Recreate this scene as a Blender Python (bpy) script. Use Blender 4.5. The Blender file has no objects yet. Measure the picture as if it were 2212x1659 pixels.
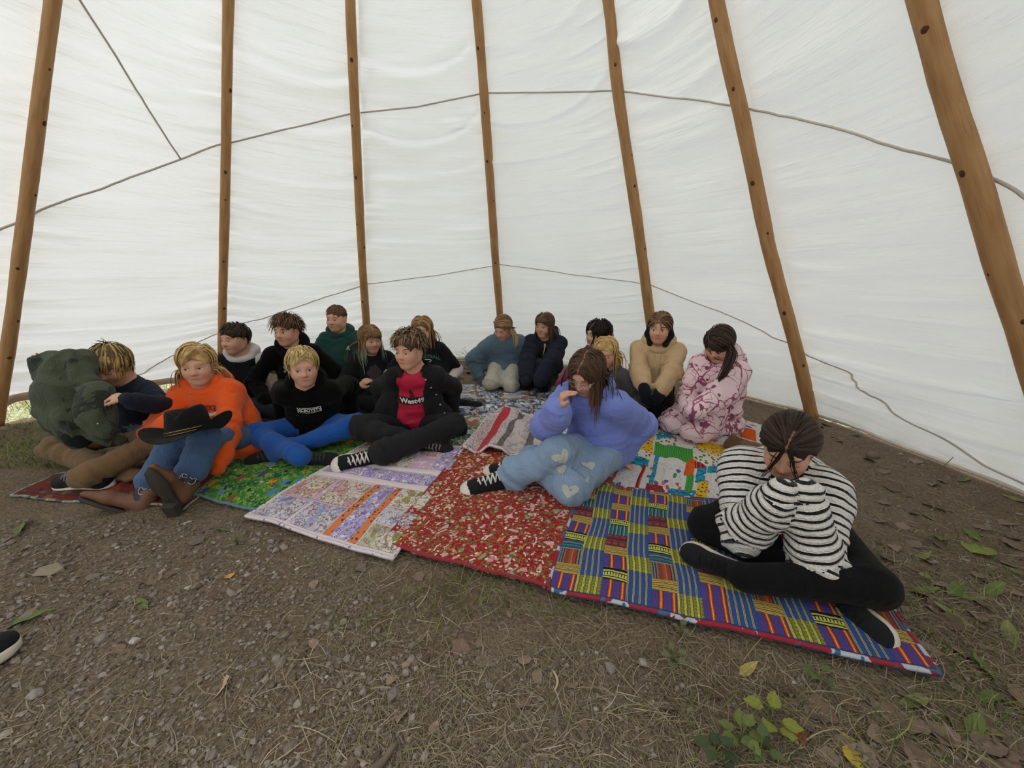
import bpy, math, random
import numpy as np
from mathutils import Vector, Matrix
from mathutils.bvhtree import BVHTree

random.seed(7); rng = np.random.default_rng(7)
C = bpy.context.scene.collection
SC = bpy.context.scene
A = lambda *v: np.array(v, float)

# ---------------------------------------------------------------- camera, sky, light, exposure
CAM_H, PITCH, FPX = 1.0, math.radians(16), 800.0
cd = bpy.data.cameras.new('camera'); cam = bpy.data.objects.new('camera', cd); C.objects.link(cam)
cam.location = (0, 0, CAM_H); cam.rotation_euler = (math.radians(90) - PITCH, 0, 0)
cd.sensor_width = 36; cd.lens = FPX / 2212 * 36; cd.clip_start = 0.02; cd.clip_end = 200
SC.camera = cam
w = bpy.data.worlds.new('overcast_sky'); SC.world = w; w.use_nodes = True
wn, wl = w.node_tree.nodes, w.node_tree.links
bg = wn['Background']
tc = wn.new('ShaderNodeTexCoord'); sp = wn.new('ShaderNodeSeparateXYZ'); cr = wn.new('ShaderNodeValToRGB')
wl.new(tc.outputs['Generated'], sp.inputs[0]); wl.new(sp.outputs['Z'], cr.inputs[0]); wl.new(cr.outputs[0], bg.inputs[0])
cr.color_ramp.elements[0].position = 0.0; cr.color_ramp.elements[0].color = (.78, .80, .80, 1)
cr.color_ramp.elements[1].position = 0.9; cr.color_ramp.elements[1].color = (1.0, 1.0, .985, 1)
bg.inputs[1].default_value = 2.55
sd = bpy.data.lights.new('veiled_sun', 'SUN'); sun = bpy.data.objects.new('veiled_sun', sd); C.objects.link(sun)
sd.energy = 4.4; sd.angle = math.radians(30); sd.color = (1, .97, .93)
sun.rotation_euler = (math.radians(38), 0, math.radians(-70))
SC.view_settings.view_transform = 'Standard'; SC.view_settings.look = 'None'
SC.view_settings.gamma = 1; SC.view_settings.use_curve_mapping = False
SC.view_settings.exposure = -0.42
SC.cycles.max_bounces = 8; SC.cycles.diffuse_bounces = 5; SC.cycles.glossy_bounces = 2
SC.cycles.transmission_bounces = 4; SC.cycles.transparent_max_bounces = 6

# ---------------------------------------------------------------- building aids
_c, _s = math.cos(PITCH), math.sin(PITCH)
def ray(x, y):
    u = (x - 1106) / FPX; v = (y - 829.5) / FPX
    return A(u, _c - v * _s, -_s - v * _c)
def gp(x, y, z=0.0):
    r = ray(x, y); return A(0, 0, CAM_H) + r * ((z - CAM_H) / r[2])
def at(x, y, D): return A(0, 0, CAM_H) + ray(x, y) * D
def proj(P):
    P = np.asarray(P, float) - A(0, 0, CAM_H)
    d = P[1] * _c - P[2] * _s; up = P[1] * _s + P[2] * _c
    return round(1106 + FPX * P[0] / d), round(829.5 - FPX * up / d)
def nrm(v):
    v = np.asarray(v, float); return v / (np.linalg.norm(v) + 1e-12)

def srgb(h):
    h = h.lstrip('#'); o = []
    for i in (0, 2, 4):
        c = int(h[i:i + 2], 16) / 255
        o.append(c / 12.92 if c <= .04045 else ((c + .055) / 1.055) ** 2.4)
    return tuple(o)

_T = rng.random((33, 33, 33)).astype(np.float32); _T[32] = _T[0]; _T[:, 32] = _T[:, 0]; _T[:, :, 32] = _T[:, :, 0]
def vnoise(P):
    P = np.asarray(P, np.float32); i = np.floor(P).astype(int); f = P - i; f = f * f * (3 - 2 * f); i &= 31
    x, y, z = i.T; a, b, c = f.T
    def L(p, q, t): return p + (q - p) * t
    return L(L(L(_T[x, y, z], _T[x + 1, y, z], a), L(_T[x, y + 1, z], _T[x + 1, y + 1, z], a), b),
             L(L(_T[x, y, z + 1], _T[x + 1, y, z + 1], a), L(_T[x, y + 1, z + 1], _T[x + 1, y + 1, z + 1], a), b), c) - .5

def mesh(name, V, F, uv=None, col=None, attrs=None, smooth=True, midx=None, cattrs=None):
    """F: Nx3 / Nx4 array, or list of such arrays, or list of tuples; uv per vertex, col per vertex"""
    V = np.asarray(V, np.float32)
    me = bpy.data.meshes.new(name)
    if isinstance(F, np.ndarray): F = [F]
    if len(F) and not isinstance(F[0], np.ndarray):
        loops = np.array([i for f in F for i in f], np.int32); cnt = np.array([len(f) for f in F], np.int32)
    else:
        F = [f for f in F if len(f)]
        loops = np.concatenate([f.ravel() for f in F]).astype(np.int32) if F else np.zeros(0, np.int32)
        cnt = np.concatenate([np.full(len(f), f.shape[1]) for f in F]).astype(np.int32) if F else np.zeros(0, np.int32)
    me.vertices.add(len(V)); me.vertices.foreach_set('co', V.ravel())
    me.loops.add(len(loops)); me.loops.foreach_set('vertex_index', loops)
    me.polygons.add(len(cnt)); st = np.concatenate([[0], np.cumsum(cnt)[:-1]]).astype(np.int32) if len(cnt) else cnt
    me.polygons.foreach_set('loop_start', st); me.polygons.foreach_set('loop_total', cnt)
    me.polygons.foreach_set('use_smooth', np.full(len(cnt), smooth))
    if midx is not None: me.polygons.foreach_set('material_index', np.asarray(midx, np.int32))
    me.update(calc_edges=True)
    if uv is not None:
        l = me.uv_layers.new(name='UVMap'); l.data.foreach_set('uv', np.asarray(uv, np.float32)[loops].ravel())
    if col is not None:
        col = np.asarray(col, np.float32)
        if col.shape[1] == 3: col = np.concatenate([col, np.ones((len(col), 1), np.float32)], 1)
        a = me.color_attributes.new('Col', 'FLOAT_COLOR', 'POINT'); a.data.foreach_set('color', col.ravel())
    for k, v in (attrs or {}).items():
        a = me.attributes.new(k, 'FLOAT', 'POINT'); a.data.foreach_set('value', np.asarray(v, np.float32))
    for k, v in (cattrs or {}).items():
        a = me.attributes.new(k, 'FLOAT', 'CORNER'); a.data.foreach_set('value', np.asarray(v, np.float32))
    me.validate()
    return me

def put(name, me, mat=None, parent=None, loc=None, **kw):
    o = bpy.data.objects.new(name, me); C.objects.link(o)
    if mat is not None and me is not None:
        for m in (mat if isinstance(mat, (list, tuple)) else [mat]): me.materials.append(m)
    if parent is not None: o.parent = parent
    if loc is not None: o.location = loc
    for k, v in kw.items(): o[k] = v
    return o
def empty(name, loc, label, cat, group=None):
    o = bpy.data.objects.new(name, None); C.objects.link(o); o.location = loc; o.empty_display_size = .1
    return tag(o, label, cat, group)
def tag(o, label, cat, group=None):
    o['label'] = label; o['category'] = cat
    if group: o['group'] = group
    return o

def tube(P, R, n=8, cap=True, flat=None):
    """round tube along points P with radii R -> V, F(list of tuples-arrays)"""
    P = np.asarray(P, float); m = len(P); R = np.broadcast_to(np.asarray(R, float), (m,))
    T = np.gradient(P, axis=0); T /= np.linalg.norm(T, axis=1)[:, None] + 1e-12
    up = A(0, 0, 1) if abs(T[0][2]) < .9 else A(1, 0, 0)
    X = nrm(np.cross(up, T[0])); V = []
    for i in range(m):
        X = nrm(X - T[i] * (X @ T[i])); Y = np.cross(T[i], X)
        a = np.arange(n) * 2 * math.pi / n
        V.append(P[i] + R[i] * (np.cos(a)[:, None] * X + np.sin(a)[:, None] * Y))
    V = np.concatenate(V); i = np.arange(m - 1)[:, None] * n; j = np.arange(n)[None]; k = (j + 1) % n
    Q = np.stack([i + j, i + k, i + n + k, i + n + j], -1).reshape(-1, 4)
    F = [Q]
    if cap:
        V = np.concatenate([V, P[:1], P[-1:]]); b = len(V) - 2
        F.append(np.array([[b, (q + 1) % n, q] for q in range(n)])); F.append(np.array([[b + 1, (m - 1) * n + q, (m - 1) * n + (q + 1) % n] for q in range(n)]))
    return V, F
def join(parts):
    """parts: list of (V, F[list of arrays]) -> V, F"""
    V = []; F = []; o = 0
    for v, f in parts:
        V.append(v)
        for q in (f if isinstance(f, list) else [f]): F.append(np.asarray(q) + o)
        o += len(v)
    by = {}
    for q in F: by.setdefault(q.shape[1], []).append(q)
    return np.concatenate(V), [np.concatenate(q) for q in by.values()]

# ---------------------------------------------------------------- materials
MATS = {}
def newmat(name):
    m = bpy.data.materials.new(name); m.use_nodes = True
    return m, m.node_tree.nodes, m.node_tree.links, m.node_tree.nodes['Principled BSDF']
class NB:
    """small node helper"""
    def __init__(s, name, rough=.85, spec=.25):
        s.m, s.n, s.l, s.b = newmat(name); s.b.inputs['Roughness'].default_value = rough; s.b.inputs['Specular IOR Level'].default_value = spec
    def node(s, t, ins=None, **kw):
        x = s.n.new(t)
        for k, v in kw.items(): setattr(x, k, v)
        for k, v in (ins or {}).items(): s.put(x.inputs[k], v)
        return x
    def put(s, sock, v):
        if hasattr(v, 'is_output') or isinstance(v, bpy.types.NodeSocket): s.l.new(v, sock)
        elif isinstance(v, (tuple, list)) and len(v) == 3 and sock.type == 'RGBA': sock.default_value = (*v, 1)
        else: sock.default_value = v
    def math(s, op, a, b=0.0, c=0.0):
        x = s.node('ShaderNodeMath', operation=op); s.put(x.inputs[0], a); s.put(x.inputs[1], b)
        if len(x.inputs) > 2: s.put(x.inputs[2], c)
        return x.outputs[0]
    def mix(s, f, a, b, mode='MIX'):
        x = s.node('ShaderNodeMix', data_type='RGBA', blend_type=mode); s.put(x.inputs[0], f); s.put(x.inputs[6], a); s.put(x.inputs[7], b); return x.outputs[2]
    def ramp(s, f, stops, interp='LINEAR'):
        x = s.node('ShaderNodeValToRGB'); r = x.color_ramp; r.interpolation = interp
        while len(r.elements) < len(stops): r.elements.new(1)
        for e, (p, c) in zip(r.elements, stops): e.position = p; e.color = (*c, 1) if len(c) == 3 else c
        s.put(x.inputs[0], f); return x.outputs[0]
    def coord(s, kind='Object', scale=None, rot=None):
        o = s.node('ShaderNodeTexCoord').outputs[kind]
        if scale or rot:
            mp = s.node('ShaderNodeMapping'); s.l.new(o, mp.inputs[0])
            if scale: mp.inputs['Scale'].default_value = scale
            if rot: mp.inputs['Rotation'].default_value = rot
            o = mp.outputs[0]
        return o
    def noise(s, vec, scale, detail=3, rough=.5, dist=0., out=0):
        return s.node('ShaderNodeTexNoise', {'Vector': vec, 'Scale': scale, 'Detail': detail, 'Roughness': rough, 'Distortion': dist}).outputs[out]
    def vor(s, vec, scale, feature='F1', out='Distance', rand=1.0):
        return s.node('ShaderNodeTexVoronoi', {'Vector': vec, 'Scale': scale, 'Randomness': rand}, feature=feature).outputs[out]
    def attr(s, name, out='Color'): return s.node('ShaderNodeAttribute', attribute_name=name).outputs[out]
    def bump(s, h, strength=.3, dist=.01):
        x = s.node('ShaderNodeBump', {'Height': h, 'Strength': strength, 'Distance': dist}); s.l.new(x.outputs[0], s.b.inputs['Normal'])
    def color(s, c): s.put(s.b.inputs['Base Color'], c)
    def done(s): return s.m

def cloth_mat(name, col, var=.12, weave=900, sheen=.15, rough=.92, fleck=None):
    k = ('cloth', name)
    if k in MATS: return MATS[k]
    b = NB(name, rough, .15); o = b.coord()
    c = tuple(col)
    n = b.noise(o, 9, 4)
    lo = tuple(x * (1 - var) for x in c); hi = tuple(min(1, x * (1 + var)) for x in c)
    base = b.mix(n, lo, hi)
    if fleck: base = b.mix(b.math('GREATER_THAN', b.noise(o, 260, 2), .56), base, fleck)
    b.color(base); b.b.inputs['Sheen Weight'].default_value = sheen if max(c) > .06 else sheen * .25; b.b.inputs['Sheen Roughness'].default_value = .5
    b.bump(b.math('ADD', b.math('MULTIPLY', b.noise(o, weave, 1), .25), b.math('MULTIPLY', b.noise(o, 16, 4, .55, 1.6), 2.6)), .55, .010)
    MATS[k] = b.done(); return MATS[k]
def plain(name, col, rough=.7, spec=.3, metal=0.):
    k = ('plain', name)
    if k in MATS: return MATS[k]
    b = NB(name, rough, spec); o = b.coord()
    b.color(b.mix(b.noise(o, 40, 3), tuple(x * .88 for x in col), tuple(min(1, x * 1.1) for x in col))); b.b.inputs['Metallic'].default_value = metal
    MATS[k] = b.done(); return MATS[k]
def vcol_mat(name, rough=.6, spec=.3, nscale=0, sss=0):
    k = ('vc', name)
    if k in MATS: return MATS[k]
    b = NB(name, rough, spec); c = b.attr('Col'); o = b.coord()
    if nscale: c = b.mix(.5, c, b.mix(b.noise(o, nscale, 3), (.78, .78, .78), (1.2, 1.2, 1.2)), 'MULTIPLY') if False else b.mix(1.0, c, b.ramp(b.noise(o, nscale, 3), [(.3, (.82, .82, .82)), (.7, (1.12, 1.12, 1.12))]), 'MULTIPLY')
    b.color(c)
    if sss:
        b.b.inputs['Subsurface Weight'].default_value = sss; b.b.inputs['Subsurface Radius'].default_value = (1, .35, .2); b.b.inputs['Subsurface Scale'].default_value = .006
    MATS[k] = b.done(); return MATS[k]
# ================================================================ THE TENT
APEX = A(0, 0, CAM_H) + nrm(A(-.0888, .4145, .9057)) * 5.2
TC, TR = A(-.70, 1.50), 3.14          # ground circle of the pole feet
POLE_PX = [[(115, 0), (85, 230), (55, 470), (25, 700), (0, 870)],
           [(493, 0), (490, 200), (487, 400), (482, 600), (480, 700)],
           [(753, 0), (761, 170), (771, 330), (783, 580), (791, 690)],
           [(1035, 0), (1046, 170), (1054, 320), (1070, 560), (1080, 680)],
           [(1315, 0), (1331, 170), (1345, 270), (1380, 500), (1403, 680)],
           [(1547, 0), (1573, 130), (1597, 225), (1632, 395), (1660, 535), (1700, 680), (1722, 760), (1752, 890)],
           [(1992, 0), (2024, 130), (2052, 230), (2088, 330), (2130, 470), (2165, 600), (2208, 720)]]
def foot_from_px(px):
    R = np.array([nrm(ray(*p)) for p in px]); n = np.linalg.svd(R)[2][2]
    n -= nrm(APEX - A(0, 0, CAM_H)) * (n @ nrm(APEX - A(0, 0, CAM_H)))       # plane through camera and apex
    n = nrm(n)
    # ground line n.(p-cam)=0 with z=0, meet the circle (far hit along the mean ray)
    k = n @ A(0, 0, CAM_H); nx, ny = n[0], n[1]
    L = math.hypot(nx, ny); p0 = A(nx, ny) * k / L ** 2; d = A(-ny, nx) / L
    q = p0 - TC; bb = q @ d; cc = q @ q - TR ** 2; t = math.sqrt(bb * bb - cc)
    c = [p0 + d * (-bb + t), p0 + d * (-bb - t)]
    g = gp(*px[-1])[:2] if px[-1][1] > 750 else ray(*px[-1])[:2] * 3
    return min(c, key=lambda z: np.linalg.norm(z - g))
FEET = [foot_from_px(p) for p in POLE_PX]
ang = [math.atan2(f[1] - TC[1], f[0] - TC[0]) for f in FEET]
# go on round the circle behind the camera with equal spacing (these bays carry the cover out of view)
a0, a1 = ang[0], ang[-1]
while a1 > a0: a1 -= 2 * math.pi
gap = 2 * math.pi - (a0 - a1); nb = 7
behind = [a1 - gap * (i + 1) / (nb + 1) for i in range(nb)]
RING = [A(*f, 0) for f in FEET] + [A(TC[0] + TR * math.cos(t), TC[1] + TR * math.sin(t), 0) for t in behind]
NP = len(RING)

def canvas_material():
    b = NB('tent_canvas', .9, .1); o = b.coord()
    n1 = b.noise(o, 1.3, 4); fine = b.noise(o, 500, 2)
    c = b.mix(n1, srgb('#e6e8e9'), srgb('#f2f4f7'))
    z = b.node('ShaderNodeSeparateXYZ', {0: o}).outputs[2]
    dirt = b.math('MULTIPLY', b.ramp(z, [(0.0, (1, 1, 1)), (.10, (.35, .35, .35)), (.45, (0, 0, 0))]), b.ramp(b.noise(o, 5, 5, .65), [(.3, (.15, .15, .15)), (.75, (1, 1, 1))]))
    c = b.mix(b.math('MULTIPLY', dirt, .55), c, srgb('#a2937e'))
    # faint scuffs left by hands and branches
    sc = b.math('MULTIPLY', b.math('GREATER_THAN', b.noise(b.coord('Object', (14, 14, 3.5)), 1.0, 6, .75), .70), b.math('GREATER_THAN', b.noise(o, 1.7, 2), .58))
    c = b.mix(b.math('MULTIPLY', sc, .30), c, srgb('#9b978c'))
    b.color(c)
    tr = b.node('ShaderNodeBsdfTranslucent', {'Color': c}); mx = b.node('ShaderNodeMixShader', {0: .30})
    b.bump(b.math('ADD', b.math('MULTIPLY', fine, .08), b.math('ADD', b.math('MULTIPLY', b.noise(b.coord('Object', (1.6, 1.6, 20)), 1, 5, .6), 2.2), b.math('MULTIPLY', b.noise(b.coord('Object', (1.1, 1.1, 9)), 1, 2), 2.5))), .75, .012)
    b.l.new(b.b.inputs['Normal'].links[0].from_socket, tr.inputs['Normal'])
    b.l.new(b.b.outputs[0], mx.inputs[1]); b.l.new(tr.outputs[0], mx.inputs[2]); b.l.new(mx.outputs[0], b.n['Material Output'].inputs[0])
    return b.done()
M_CANVAS = canvas_material()
M_SEAM = cloth_mat('seam_tape', srgb('#c4bcb3'), .1)
M_HEM = cloth_mat('hem_dirty', srgb('#cfc5b6'), .2)

OUT = .06     # the cover runs just outside the poles
def bay_frame(i):
    a, b = RING[i], RING[(i + 1) % NP]
    def off(p): d = nrm(A(p[0] - TC[0], p[1] - TC[1], 0)); return p + d * OUT
    return off(a), off(b), APEX + A(0, 0, .06)
def bay_pt(i, u, h):
    """u across the bay 0..1, h height in metres (plane point)"""
    a, b, t = bay_frame(i); k = h / t[2]
    return (a * (1 - u) + b * u) * (1 - k) + t * k if np.isscalar(u) else (a[None] * (1 - u)[:, None] + b[None] * u[:, None]) * (1 - k)[:, None] + t[None] * k[:, None]
def bay_normal(i):
    a, b, t = bay_frame(i); n = nrm(np.cross(b - a, t - a))
    c = A(TC[0], TC[1], 1.) - a
    return n if n @ c > 0 else -n          # towards the inside
def px_on_bay(i, x, y, lift=.0):
    a, b, t = bay_frame(i); n = bay_normal(i); r = ray(x, y); o = A(0, 0, CAM_H)
    return o + r * (((a - o) @ n) / (r @ n)) + n * lift
FOLDS = {1: [(2.55, .10, .030), (2.28, .12, .022), (1.86, .06, .014)], 2: [(2.72, .12, .026), (2.30, .14, .036), (1.98, .05, .016)], 3: [(2.78, .12, .026), (2.36, .15, .040), (2.04, .06, .018), (.62, .02, .018), (.45, .02, .014)],
         4: [(2.95, .13, .030), (2.60, .14, .036), (2.2, .08, .016), (.60, .04, .020), (.45, .04, .018), (.3, .03, .018)], 5: [(2.9, .16, .024), (2.5, .14, .016), (.66, .05, .026), (.52, .06, .032), (.38, .05, .026), (.25, .05, .024), (.12, .03, .016)], 0: [(2.3, .06, .012), (1.6, .05, .008)]}
def wrinkle(i, u, h):
    """inward displacement of the cloth"""
    s = 4 * u * (1 - u)
    hh = h + (.06 + .03 * math.sin(i * 2.1)) * s + .03 * math.sin(i * 1.7) * (u - .5)
    P = np.stack([u * 1.6 + i * 5.3, hh * 5.5, np.full_like(u, i * 3.1)], 1)
    d = .045 * vnoise(P)
    P2 = np.stack([u * 2.2 + i * 7.7, hh * 17, np.full_like(u, i * 1.9)], 1)
    edge = .35 + .65 * np.abs(2 * u - 1) ** 1.5
    mod = np.clip(.25 + 1.6 * (vnoise(np.stack([u * 1.4 + i, hh * 1.3, np.full_like(u, 9.1 + i)], 1)) + .3), 0, 1.2)
    low = .55 + .75 * np.clip((1.25 - h) / 1.2, 0, 1)
    d += .040 * (.35 - np.abs(vnoise(P2) * 2.2)) * edge * mod * low * 1.5
    P3 = np.stack([u * 1.2 + i * 3.3, hh * 34, np.full_like(u, i * 2.9)], 1)
    d += .021 * (.35 - np.abs(vnoise(P3) * 2.2)) * np.clip((1.3 - h) / .9, 0.12, 1) * 1.3 * (.3 + .7 * mod)
    d -= .035 * s * (.5 + .5 * np.clip(h / 2, 0, 1)) * .6            # gentle billow outwards
    for (fh, sag, amp) in FOLDS.get(i, []):
        line = fh - sag * s + (.10 if i in (2, 3, 4) and fh > 1.5 else 0) * (u - .5)
        q = (h - line) / .030; d += amp * np.exp(-q * q) * (.35 + .65 * np.abs(2 * u - 1)) * np.clip(s * 2.2, .15, 1); q2 = (h - line + .06) / .04; d -= .5 * amp * np.exp(-q2 * q2)
    return d * np.clip(s * 5, 0, 1) ** .6
def hem_height(i, u):
    base = .012 + .008 * vnoise(np.stack([u * 6 + i, u * 0, u * 0 + 4], 1))
    if i == 0: base = .150 + .02 * np.sin(u * 4) * (1 - u) - .09 * np.clip(u * 1.4 - .4, 0, 1)
    if i == NP - 1: base = .155 + 0 * u
    return base
DOOR_BAY = 10
def make_bay(i, h0, h1, nu, nh):
    u, t = np.meshgrid(np.linspace(0, 1, nu), np.linspace(0, 1, nh)); u = u.ravel(); t = t.ravel()
    lo = hem_height(i, u) if h0 is None else np.full_like(u, h0)
    h = lo + (h1 - lo) * t
    V = bay_pt(i, u, h) + bay_normal(i)[None] * wrinkle(i, u, h)[:, None]
    k = np.arange((nh - 1) * nu).reshape(nh - 1, nu)[:, :-1].ravel()
    return V, np.stack([k, k + 1, k + nu + 1, k + nu], 1)
sides = {'left': [NP - 1, 0, 1], 'back': [2, 3], 'right': [4, 5, 6], 'front': list(range(7, NP - 1))}
WALL = {}; TOP = APEX[2] * .84
for sd_, bays in sides.items():
    root = None
    for i in bays:
        vis = i <= 6 or i == NP - 1
        parts = []
        h_a = None if i not in (9, 10) else 1.7
        V1, F1 = make_bay(i, h_a, TOP if not vis else 3.9, 40 if vis else 10, 300 if vis else 20)
        if vis:
            V2, F2 = make_bay(i, 3.9, TOP, 40, 12); V1, F1 = join([(V1, F1), (V2, F2)])
            F1 = F1[0]
        if root is None:
            root = put('wall_' + sd_, mesh('wall_' + sd_, V1, F1), M_CANVAS); root['kind'] = 'structure'; WALL[sd_] = root
        else: put('canvas_panel', mesh('canvas_panel', V1, F1), M_CANVAS, root)
def side_of(i): return next(k for k, b in sides.items() if i in b)
# seams: flat sewn lines where the strips of canvas meet, following the cloth
def seam(i, pts, rad):
    P = []
    a, b, t = bay_frame(i); n = bay_normal(i)
    pts = np.array(pts, float); tt = np.linspace(0, 1, len(pts)); ts = np.linspace(0, 1, 60)
    for x, y in zip(np.interp(ts, tt, pts[:, 0]), np.interp(ts, tt, pts[:, 1])):
        p = px_on_bay(i, x, y); h = max(p[2], .0); k = h / t[2]
        ra = a * (1 - k) + t * k; rb = b * (1 - k) + t * k; u = np.clip(((p - ra) @ (rb - ra)) / ((rb - ra) @ (rb - ra)), 0, 1)
        P.append(p + n * (wrinkle(i, np.array([u]), np.array([h]))[0] + .003))
    V, F = tube(P, rad, 6)
    put('seam', mesh('seam', V, F), M_SEAM, WALL[side_of(i)])
seam(NP - 1, [(-430, 705), (-200, 596), (0, 500), (40, 478)], .0075)
seam(0, [(55, 472), (200, 416), (393, 346), (492, 308)], 0.0064); seam(0, [(0, -262), (80, -140), (160, -20), (250, 118), (330, 247), (393, 346)], 0.0064)
seam(1, [(480, 312), (640, 275), (763, 244)], 0.0059); seam(2, [(763, 245), (900, 231), (1045, 201)], 0.0059)
seam(3, [(1045, 201), (1180, 200), (1338, 196)], 0.0059); seam(4, [(1336, 195), (1420, 208), (1590, 228)], 0.0059)
seam(5, [(1596, 228), (1800, 283), (2085, 363)], 0.0064); seam(6, [(2080, 348), (2150, 388), (2230, 440), (2420, 560), (2700, 735)], 0.0068)
seam(0, [(180, 868), (313, 802), (485, 714)], 0.0051); seam(1, [(470, 722), (538, 698), (780, 617), (790, 613)], 0.0051)
seam(2, [(785, 614), (940, 596), (1075, 573)], 0.0047); seam(3, [(1072, 571), (1230, 593), (1395, 613)], 0.0047)
seam(4, [(1398, 614), (1550, 672), (1722, 748)], 0.0051); seam(5, [(1724, 748), (1830, 812), (1930, 890), (2050, 960), (2212, 1040), (2330, 1100)], 0.0059)
# weighted hem roll along the foot of the cloth
for i in (NP - 1, 0, 1, 2, 3, 4, 5, 6):
    u = np.linspace(0, 1, 40); h = hem_height(i, u)
    P = bay_pt(i, u, h) + bay_normal(i)[None] * (wrinkle(i, u, h)[:, None] + .006)
    muddy = i in (NP - 1, 0); r = .038 if muddy else (.02 if i in (2, 3) else .011); P = P - A(0, 0, .02) * muddy
    V, F = tube(P, r * (1 + .35 * vnoise(np.stack([u * 14, u, u + i], 1))), 8)
    if muddy: pc = np.concatenate([np.repeat(P, 8, 0), P[:1], P[-1:]]); nn = bay_normal(i); V = V - nn[None] * (((V - pc) @ nn) * .75)[:, None]
    V[:, 2] = np.maximum(V[:, 2], .002)
    put('hem', mesh('hem', V, F), M_HEM if i not in (NP - 1, 0) else cloth_mat('hem_muddy', srgb('#c9b19c'), .25), WALL[side_of(i)])

# poles -----------------------------------------------------------------------
def wood():
    b = NB('peeled_pole_wood', .55, .3); o = b.coord('UV', (1, 1, 1))
    g = b.noise(b.coord('UV', (26, 1.1, 1)), 3.2, 6, .6); blot = b.noise(b.coord('UV', (2, 2.5, 1)), 2.3, 4)
    c = b.mix(g, srgb('#80532f'), srgb('#b88c5c')); c = b.mix(b.ramp(blot, [(.35, (0, 0, 0)), (.7, (.6, .6, .6))]), c, srgb('#c19a6a'))
    cr_ = b.math('MULTIPLY', b.math('GREATER_THAN', b.noise(b.coord('UV', (60, 2.2, 1)), 1, 3), .66), b.math('GREATER_THAN', b.noise(b.coord('UV', (5, 2, 1)), 2.1, 2), .55))
    c = b.mix(cr_, c, srgb('#4a2c18'))
    b.color(c); b.bump(g, .3, .004); return b.done()
M_WOOD = wood(); M_KNOT = plain('knot', srgb('#4b2f1c'), .7)
POLE_LABEL = ['far left tent pole, wooden, at the picture edge beside the raised canvas hem', 'wooden tent pole rising behind the boy in the white and black hoodie',
  'wooden tent pole between the green hoodie boy and the girl with faded green hair ends', 'slim wooden tent pole rising behind the girl in the teal hoodie',
  'wooden tent pole rising behind the girl in the tan coat', 'wooden tent pole whose foot shows on bare soil beyond the striped sweater girl',
  'thick near wooden tent pole leaning at the right picture edge']
for i, px in enumerate(POLE_PX):
    f = A(*FEET[i], 0); d = nrm(APEX - f)
    inn = -nrm(A(f[0] - TC[0], f[1] - TC[1], 0)) * .0
    S = []; O = []
    for p in px:                                   # closest point of each measured centre to the foot-apex line
        r = nrm(ray(*p)); w0 = A(0, 0, CAM_H) - f; b_ = r @ d; den = 1 - b_ * b_
        s_ = (w0 @ d - b_ * (w0 @ r)) / den; t_ = (b_ * (w0 @ d) - w0 @ r) / den
        S.append(s_); O.append((A(0, 0, CAM_H) + r * t_) - (f + d * s_))
    o_ = np.argsort(S); S = np.array(S)[o_]; O = np.array(O)[o_]
    L = np.linalg.norm(APEX - f) + .5; ts = np.linspace(-.03, L, 90)
    sway = np.stack([np.interp(ts, np.concatenate([[-.3], S, [S[-1] + 1.2]]), np.concatenate([[0], np.clip(O[:, k], -.05, .05), [0]])) for k in range(3)], 1)
    for _ in range(3): sway[1:-1] = (sway[:-2] + sway[1:-1] * 2 + sway[2:]) / 4
    P = f[None] + d[None] * ts[:, None] + sway
    R0 = [.034, .036, .042, .043, .044, .042, .042][i]
    R = R0 * (1 - .30 * ts / L) * (1 + .16 * vnoise(np.stack([ts * 3.2, ts * 0 + i * 3.3, ts * 0], 1)))
    V, F = tube(P, R, 18); n = 18; jj = np.arange(len(V))
    ring = np.minimum(jj // n, 89); uvs = np.stack([np.abs((jj % n) / n * 2 - 1), ts[ring] + i * 3], 1)
    V[:90 * n] += .06 * R0 * vnoise(V[:90 * n] * A(30, 30, 8)[None])[:, None] * (V[:90 * n] - P[ring[:90 * n]]) / R0 * 1.5
    root = put('tent_pole', mesh('tent_pole', V - f, F, uv=uvs), M_WOOD, loc=f); tag(root, POLE_LABEL[i], 'tent pole', 'tent poles')
    for kk in range(9):                            # knots, little branch stubs cut flush
        t = .3 + kk * .42 + rng.random() * .3
        if t > L - 1: break
        c_ = np.array([np.interp(t, ts, P[:, q]) for q in range(3)]); r_ = np.interp(t, ts, R)
        vw = nrm(A(0, 0, CAM_H) - c_); vw = nrm(vw - d * (vw @ d)); sdv = np.cross(d, vw); an = rng.uniform(-1.0, 1.0)
        nn = vw * math.cos(an) + sdv * math.sin(an); tt_ = np.cross(d, nn); ks = rng.uniform(.006, .012)
        a_ = np.arange(8) * math.pi / 4
        rim = c_ + nn * r_ * .97 + (np.cos(a_)[:, None] * tt_ * ks + np.sin(a_)[:, None] * d * ks * 1.5)
        Vk = np.concatenate([rim, rim * .4 + (c_ + nn * (r_ + .004)) * .6, [c_ + nn * (r_ + .003)]]); 
        Fk = [np.array([[q, (q + 1) % 8, 8 + (q + 1) % 8, 8 + q] for q in range(8)]), np.array([[8 + q, 8 + (q + 1) % 8, 16] for q in range(8)])]
        put('knot', mesh('knot', Vk - f, Fk), M_KNOT, root)

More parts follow.
